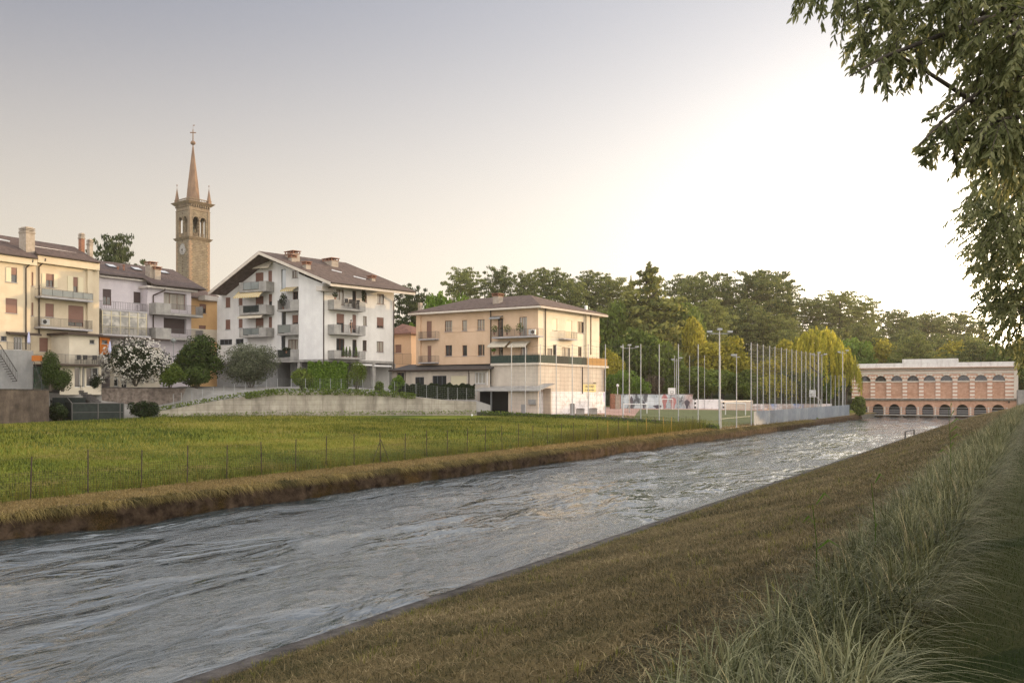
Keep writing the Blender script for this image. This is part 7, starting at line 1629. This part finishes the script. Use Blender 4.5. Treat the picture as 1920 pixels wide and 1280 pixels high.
# ------------------------------------------------------------------ things on the balconies
def potted(F, px, py, d, label, m, w=.5, h=.9, pot=.28, kind='potted_plant', leaf=.07, n=260, conic=False):
    u, z = F.uz(px, py, d); p = F.at(u, z, d); root = thing(kind, label, 'potted plant', tuple(p)); mb = MB(); mb.lathe(tuple(p), [(pot * .35, 0), (pot * .5, pot), (pot * .55, pot * 1.02), (pot * .5, pot * 1.04)], 10); mb.build('pot', M['terracotta'], root)
    rng = np.random.default_rng(int(px * 7)); bl = [((0, 0, pot + h * .5), (w * .5, w * .5, h * .5), n)] if not conic else [((0, 0, pot + h * t), (w * .5 * (1.1 - t),) * 2 + (h * .15,), n // 5) for t in (.1, .3, .5, .7, .88)]
    link('foliage', crown_mesh('foliage', bl, leaf, m, rng, shell=.3), root); return root
potted(FLB, 927, 628, .9, 'potted shrub beside the brown downpipe on the beige house upper balcony', L_BROAD, .9, 1.0); potted(FLB, 951, 628, .9, 'bushy potted shrub in the middle of the beige house upper balcony', L_BROAD, 1.1, 1.1); potted(FLB, 975, 628, .9, 'tallest potted shrub on the beige house upper balcony, near the air conditioner', L_BROAD, 1.1, 1.3)
potted(FLB, 926, 664, .9, 'round green pot plant at the left end of the roof terrace', L_BRIGHT, .6, .5)
for i, (x, lb) in enumerate(((644, 'leftmost small conifer in the row on the lowest right hand balcony'), (649.5, 'second small conifer from the left on the lowest right hand balcony'), (656, 'third small conifer from the left on the lowest right hand balcony'), (668, 'small conifer standing apart at the right end of the lowest balcony'))): potted(FRW, x, 670.5, 1.0, lb, L_BRIGHT, .55, 1.15, .22, 'potted_conifer', .06, 500, True)
potted(FRW, 628.5, 562, .9, 'dark plant in a hanging trough at the left end of the top right hand balcony', L_DARK, .8, .8); potted(FRW, 682, 574, .9, 'tall climbing plant at the right end of the top right hand balcony', L_DARK, .6, 2.2, .28, n=700)
potted(FLW, 531, 580, -.4, 'big dark leafy plant on the second floor balcony under the striped awning', L_DARK, 1.0, 1.9, .3, n=700); potted(FLW, 537, 662, .0, 'balcony box plant with pink and white flowers on the lowest gable balcony', L_DARK, 1.2, .5, n=400)
def balcony_chair(F, px, py, d, label):
    u, z = F.uz(px, py, d); p = F.at(u, z, d); root = thing('balcony_chair', label, 'chair', tuple(p)); mb = MB(); mb.box((p.x, p.y, p.z + .45), (.45, .45, .04)); mb.build('seat', M['black'], root); mb = MB(); mb.box((p.x, p.y + .2, p.z + .72), (.45, .04, .45)); mb.build('backrest', M['black'], root)
    for a in (-.2, .2):
        for b in (-.2, .2): mb = MB(); mb.tube((p.x + a, p.y + b, p.z), (p.x + a, p.y + b, p.z + .44), .018, n=5); mb.build('leg', M['black'], root)
balcony_chair(FRW, 649, 574, .8, 'dark chair at the left of the table on the top right hand balcony'); balcony_chair(FRW, 657, 575, .8, 'dark chair in the middle of the top right hand balcony'); balcony_chair(FRW, 671, 576, .8, 'dark chair at the right of the top right hand balcony')
def terrace_furniture():
    F = Fac(150, 102, 29.7); d = 4.6
    for i, (px, lb) in enumerate(((146, 'dark chair at the left of the long terrace table'), (158, 'dark chair at the middle of the long terrace table'), (176, 'dark chair at the right of the long terrace table'))): balcony_chair(F, px, 682, d, lb)
    u, z = F.uz(165, 681.5, 4.2); p = F.at(u, z, 4.2); root = thing('terrace_table', 'long dark table on the terrace of the yellow building', 'table', tuple(p)); mb = MB(); mb.box((p.x, p.y, p.z + .74), (2.4, .8, .05), -60); mb.build('tabletop', M['rail'], root)
    for a in (-1, 1):
        for b in (-.3, .3): q = F.at(u + a, z, 4.2 + b); mb = MB(); mb.tube(q, q + Vector((0, 0, .72)), .03, n=5); mb.build('leg', M['rail'], root)
    u, z = F.uz(204, 662, 6); 
    for px, py, dd, lb in ((206, 672, 6.5, 'closed pale blue parasol beside the orange annex'), (54, 656, 3.0, 'closed lilac parasol on the grey stair block')):
        u, z = F.uz(px, py, dd); p = F.at(u, z, dd); root = thing('parasol', lb, 'parasol', tuple(p)); mb = MB(); mb.tube(p, p + Vector((0, 0, 1.9)), .025, n=6); mb.build('pole', M['metal'], root); mb = MB(); mb.lathe(tuple(p + Vector((0, 0, .6))), [(.06, 0), (.17, .2), (.14, .7), (.05, 1.25), (.01, 1.3)], 8); mb.build('canopy', mat('lilac_cloth', (.38, .40, .62), (.5, .52, .7), scale=3), root)
    u, z = F.uz(75, 676, 5); p = F.at(u, z, 4.5); root = thing('planter_box', 'terracotta red planter box on stilts left of the clipped bush', 'planter', tuple(p - Vector((0, 0, .1)))); mb = MB(); mb.box((p.x, p.y, p.z + .25), (.85, .5, .55)); mb.build('box', M['burnt'], root); mb = MB()
    for a in (-.35, .35): mb.tube((p.x + a, p.y, p.z), (p.x + a + .9, p.y + .3, p.z - 2.9), .035, n=5)
    mb.build('stilts', M['rail'], root)
    g = pp(140, 722, 97.5); shrub('flower_bush', 'small yellow flowering bush by the terrace stairs', (g.x, g.y, g.z), (.55, .4, .22), L_GOLD, n=500, leaf=.07, k=4)
terrace_furniture()
def person():
    u, z = FRW.uz(658.3, 625, .75); p = FRW.at(u, z, .75); root = thing('person', 'person in a dark sleeveless top and shorts standing on the middle balcony holding a phone', 'person', tuple(p)); J = [(0, 0, .92), (0, 0, 1.15), (0, 0, 1.38), (0, -.01, 1.47), (0, -.03, 1.56), (0, -.03, 1.66), (-.17, 0, 1.36), (-.22, -.04, 1.10), (-.20, -.24, 1.16), (.17, 0, 1.36), (.21, -.02, 1.10), (.14, -.22, 1.18),
         (-.09, 0, .88), (-.10, -.02, .48), (-.10, .02, .08), (-.10, -.10, .03), (.09, 0, .88), (.11, .03, .48), (.12, .05, .08), (.12, -.07, .03), (-.19, -.30, 1.2), (.12, -.28, 1.22)]
    E = [(0, 1), (1, 2), (2, 3), (3, 4), (4, 5), (2, 6), (6, 7), (7, 8), (2, 9), (9, 10), (10, 11), (0, 12), (12, 13), (13, 14), (14, 15), (0, 16), (16, 17), (17, 18), (18, 19), (8, 20), (11, 21)]
    Rr = [.14, .12, .13, .05, .085, .075, .055, .04, .03, .055, .04, .03, .085, .06, .04, .03, .085, .06, .04, .03, .03, .03]
    me = bpy.data.meshes.new('body'); me.from_pydata(J, E, []); me.materials.append(mat('skin', (.42, .25, .17), (.48, .30, .21), scale=4)); o = link('body', me, root); o.rotation_euler.z = R(-60); md = o.modifiers.new('s', 'SKIN'); 
    for v, r in zip(me.skin_vertices[0].data, Rr): v.radius = (r, r)
    me.skin_vertices[0].data[0].use_root = True; o.modifiers.new('d', 'SUBSURF').levels = 1; bpy.context.view_layer.update()
    mb = MB(); mb.lathe((0, 0, .70), [(.17, 0), (.165, .2), (.15, .38), (.155, .55), (.165, .68), (.10, .74)], 12); c = mb.build('clothing', M['black'], None); c.parent = root; c.scale = (1.08, .85, 1)
    mb = MB(); mb.lathe((0, .0, 1.58), [(.095, 0), (.11, .06), (.10, .12), (.05, .165), (.01, .17)], 12); c = mb.build('hair', M['black'], None); c.parent = root
person()
def meadow_ball():
    g = gp(885, 104); root = thing('ball', 'small white ball lying in the meadow before the right end of the retaining wall', 'ball', tuple(g)); mb = MB(); mb.lathe((g.x, g.y, g.z), [(.02, 0), (.1, .04), (.13, .13), (.1, .22), (.02, .26)], 10); mb.build('shell', M['whitepaint'], root, smooth=True)
meadow_ball()
def street_lamp():
    p = pp(325.5, 700, 112); root = thing('street_lamp', 'slim garden lamp with a round head in front of the lilac house', 'street lamp', tuple(p)); h = EYE - (643 - HY) / FX * 112 - p.z; mb = MB(); mb.tube(p, p + Vector((0, 0, h)), .05, n=6); mb.build('pole', M['metal'], root); mb = MB(); mb.lathe(tuple(p + Vector((0, 0, h))), [(.05, 0), (.28, .1), (.33, .3), (.25, .5), (.04, .6)], 10); mb.build('lamp_head', M['glasspanel'], root)
street_lamp()
# ------------------------------------------------------------------ the evening air
def haze():
    m = bpy.data.materials.new('haze_air'); m.use_nodes = True; nt = m.node_tree; nt.nodes.remove(nt.nodes['Principled BSDF']); v = nt.nodes.new('ShaderNodeVolumePrincipled'); v.inputs['Color'].default_value = (1.0, .93, .82, 1); v.inputs['Density'].default_value = HAZE; v.inputs['Anisotropy'].default_value = .55; nt.links.new(v.outputs[0], nt.nodes['Material Output'].inputs[1])
    mb = MB(); mb.box((0, 300, 30.5), (1400, 900, 67)); mb.build('haze', m, None, kind='stuff')
HAZE = .00022
if HAZE: haze()
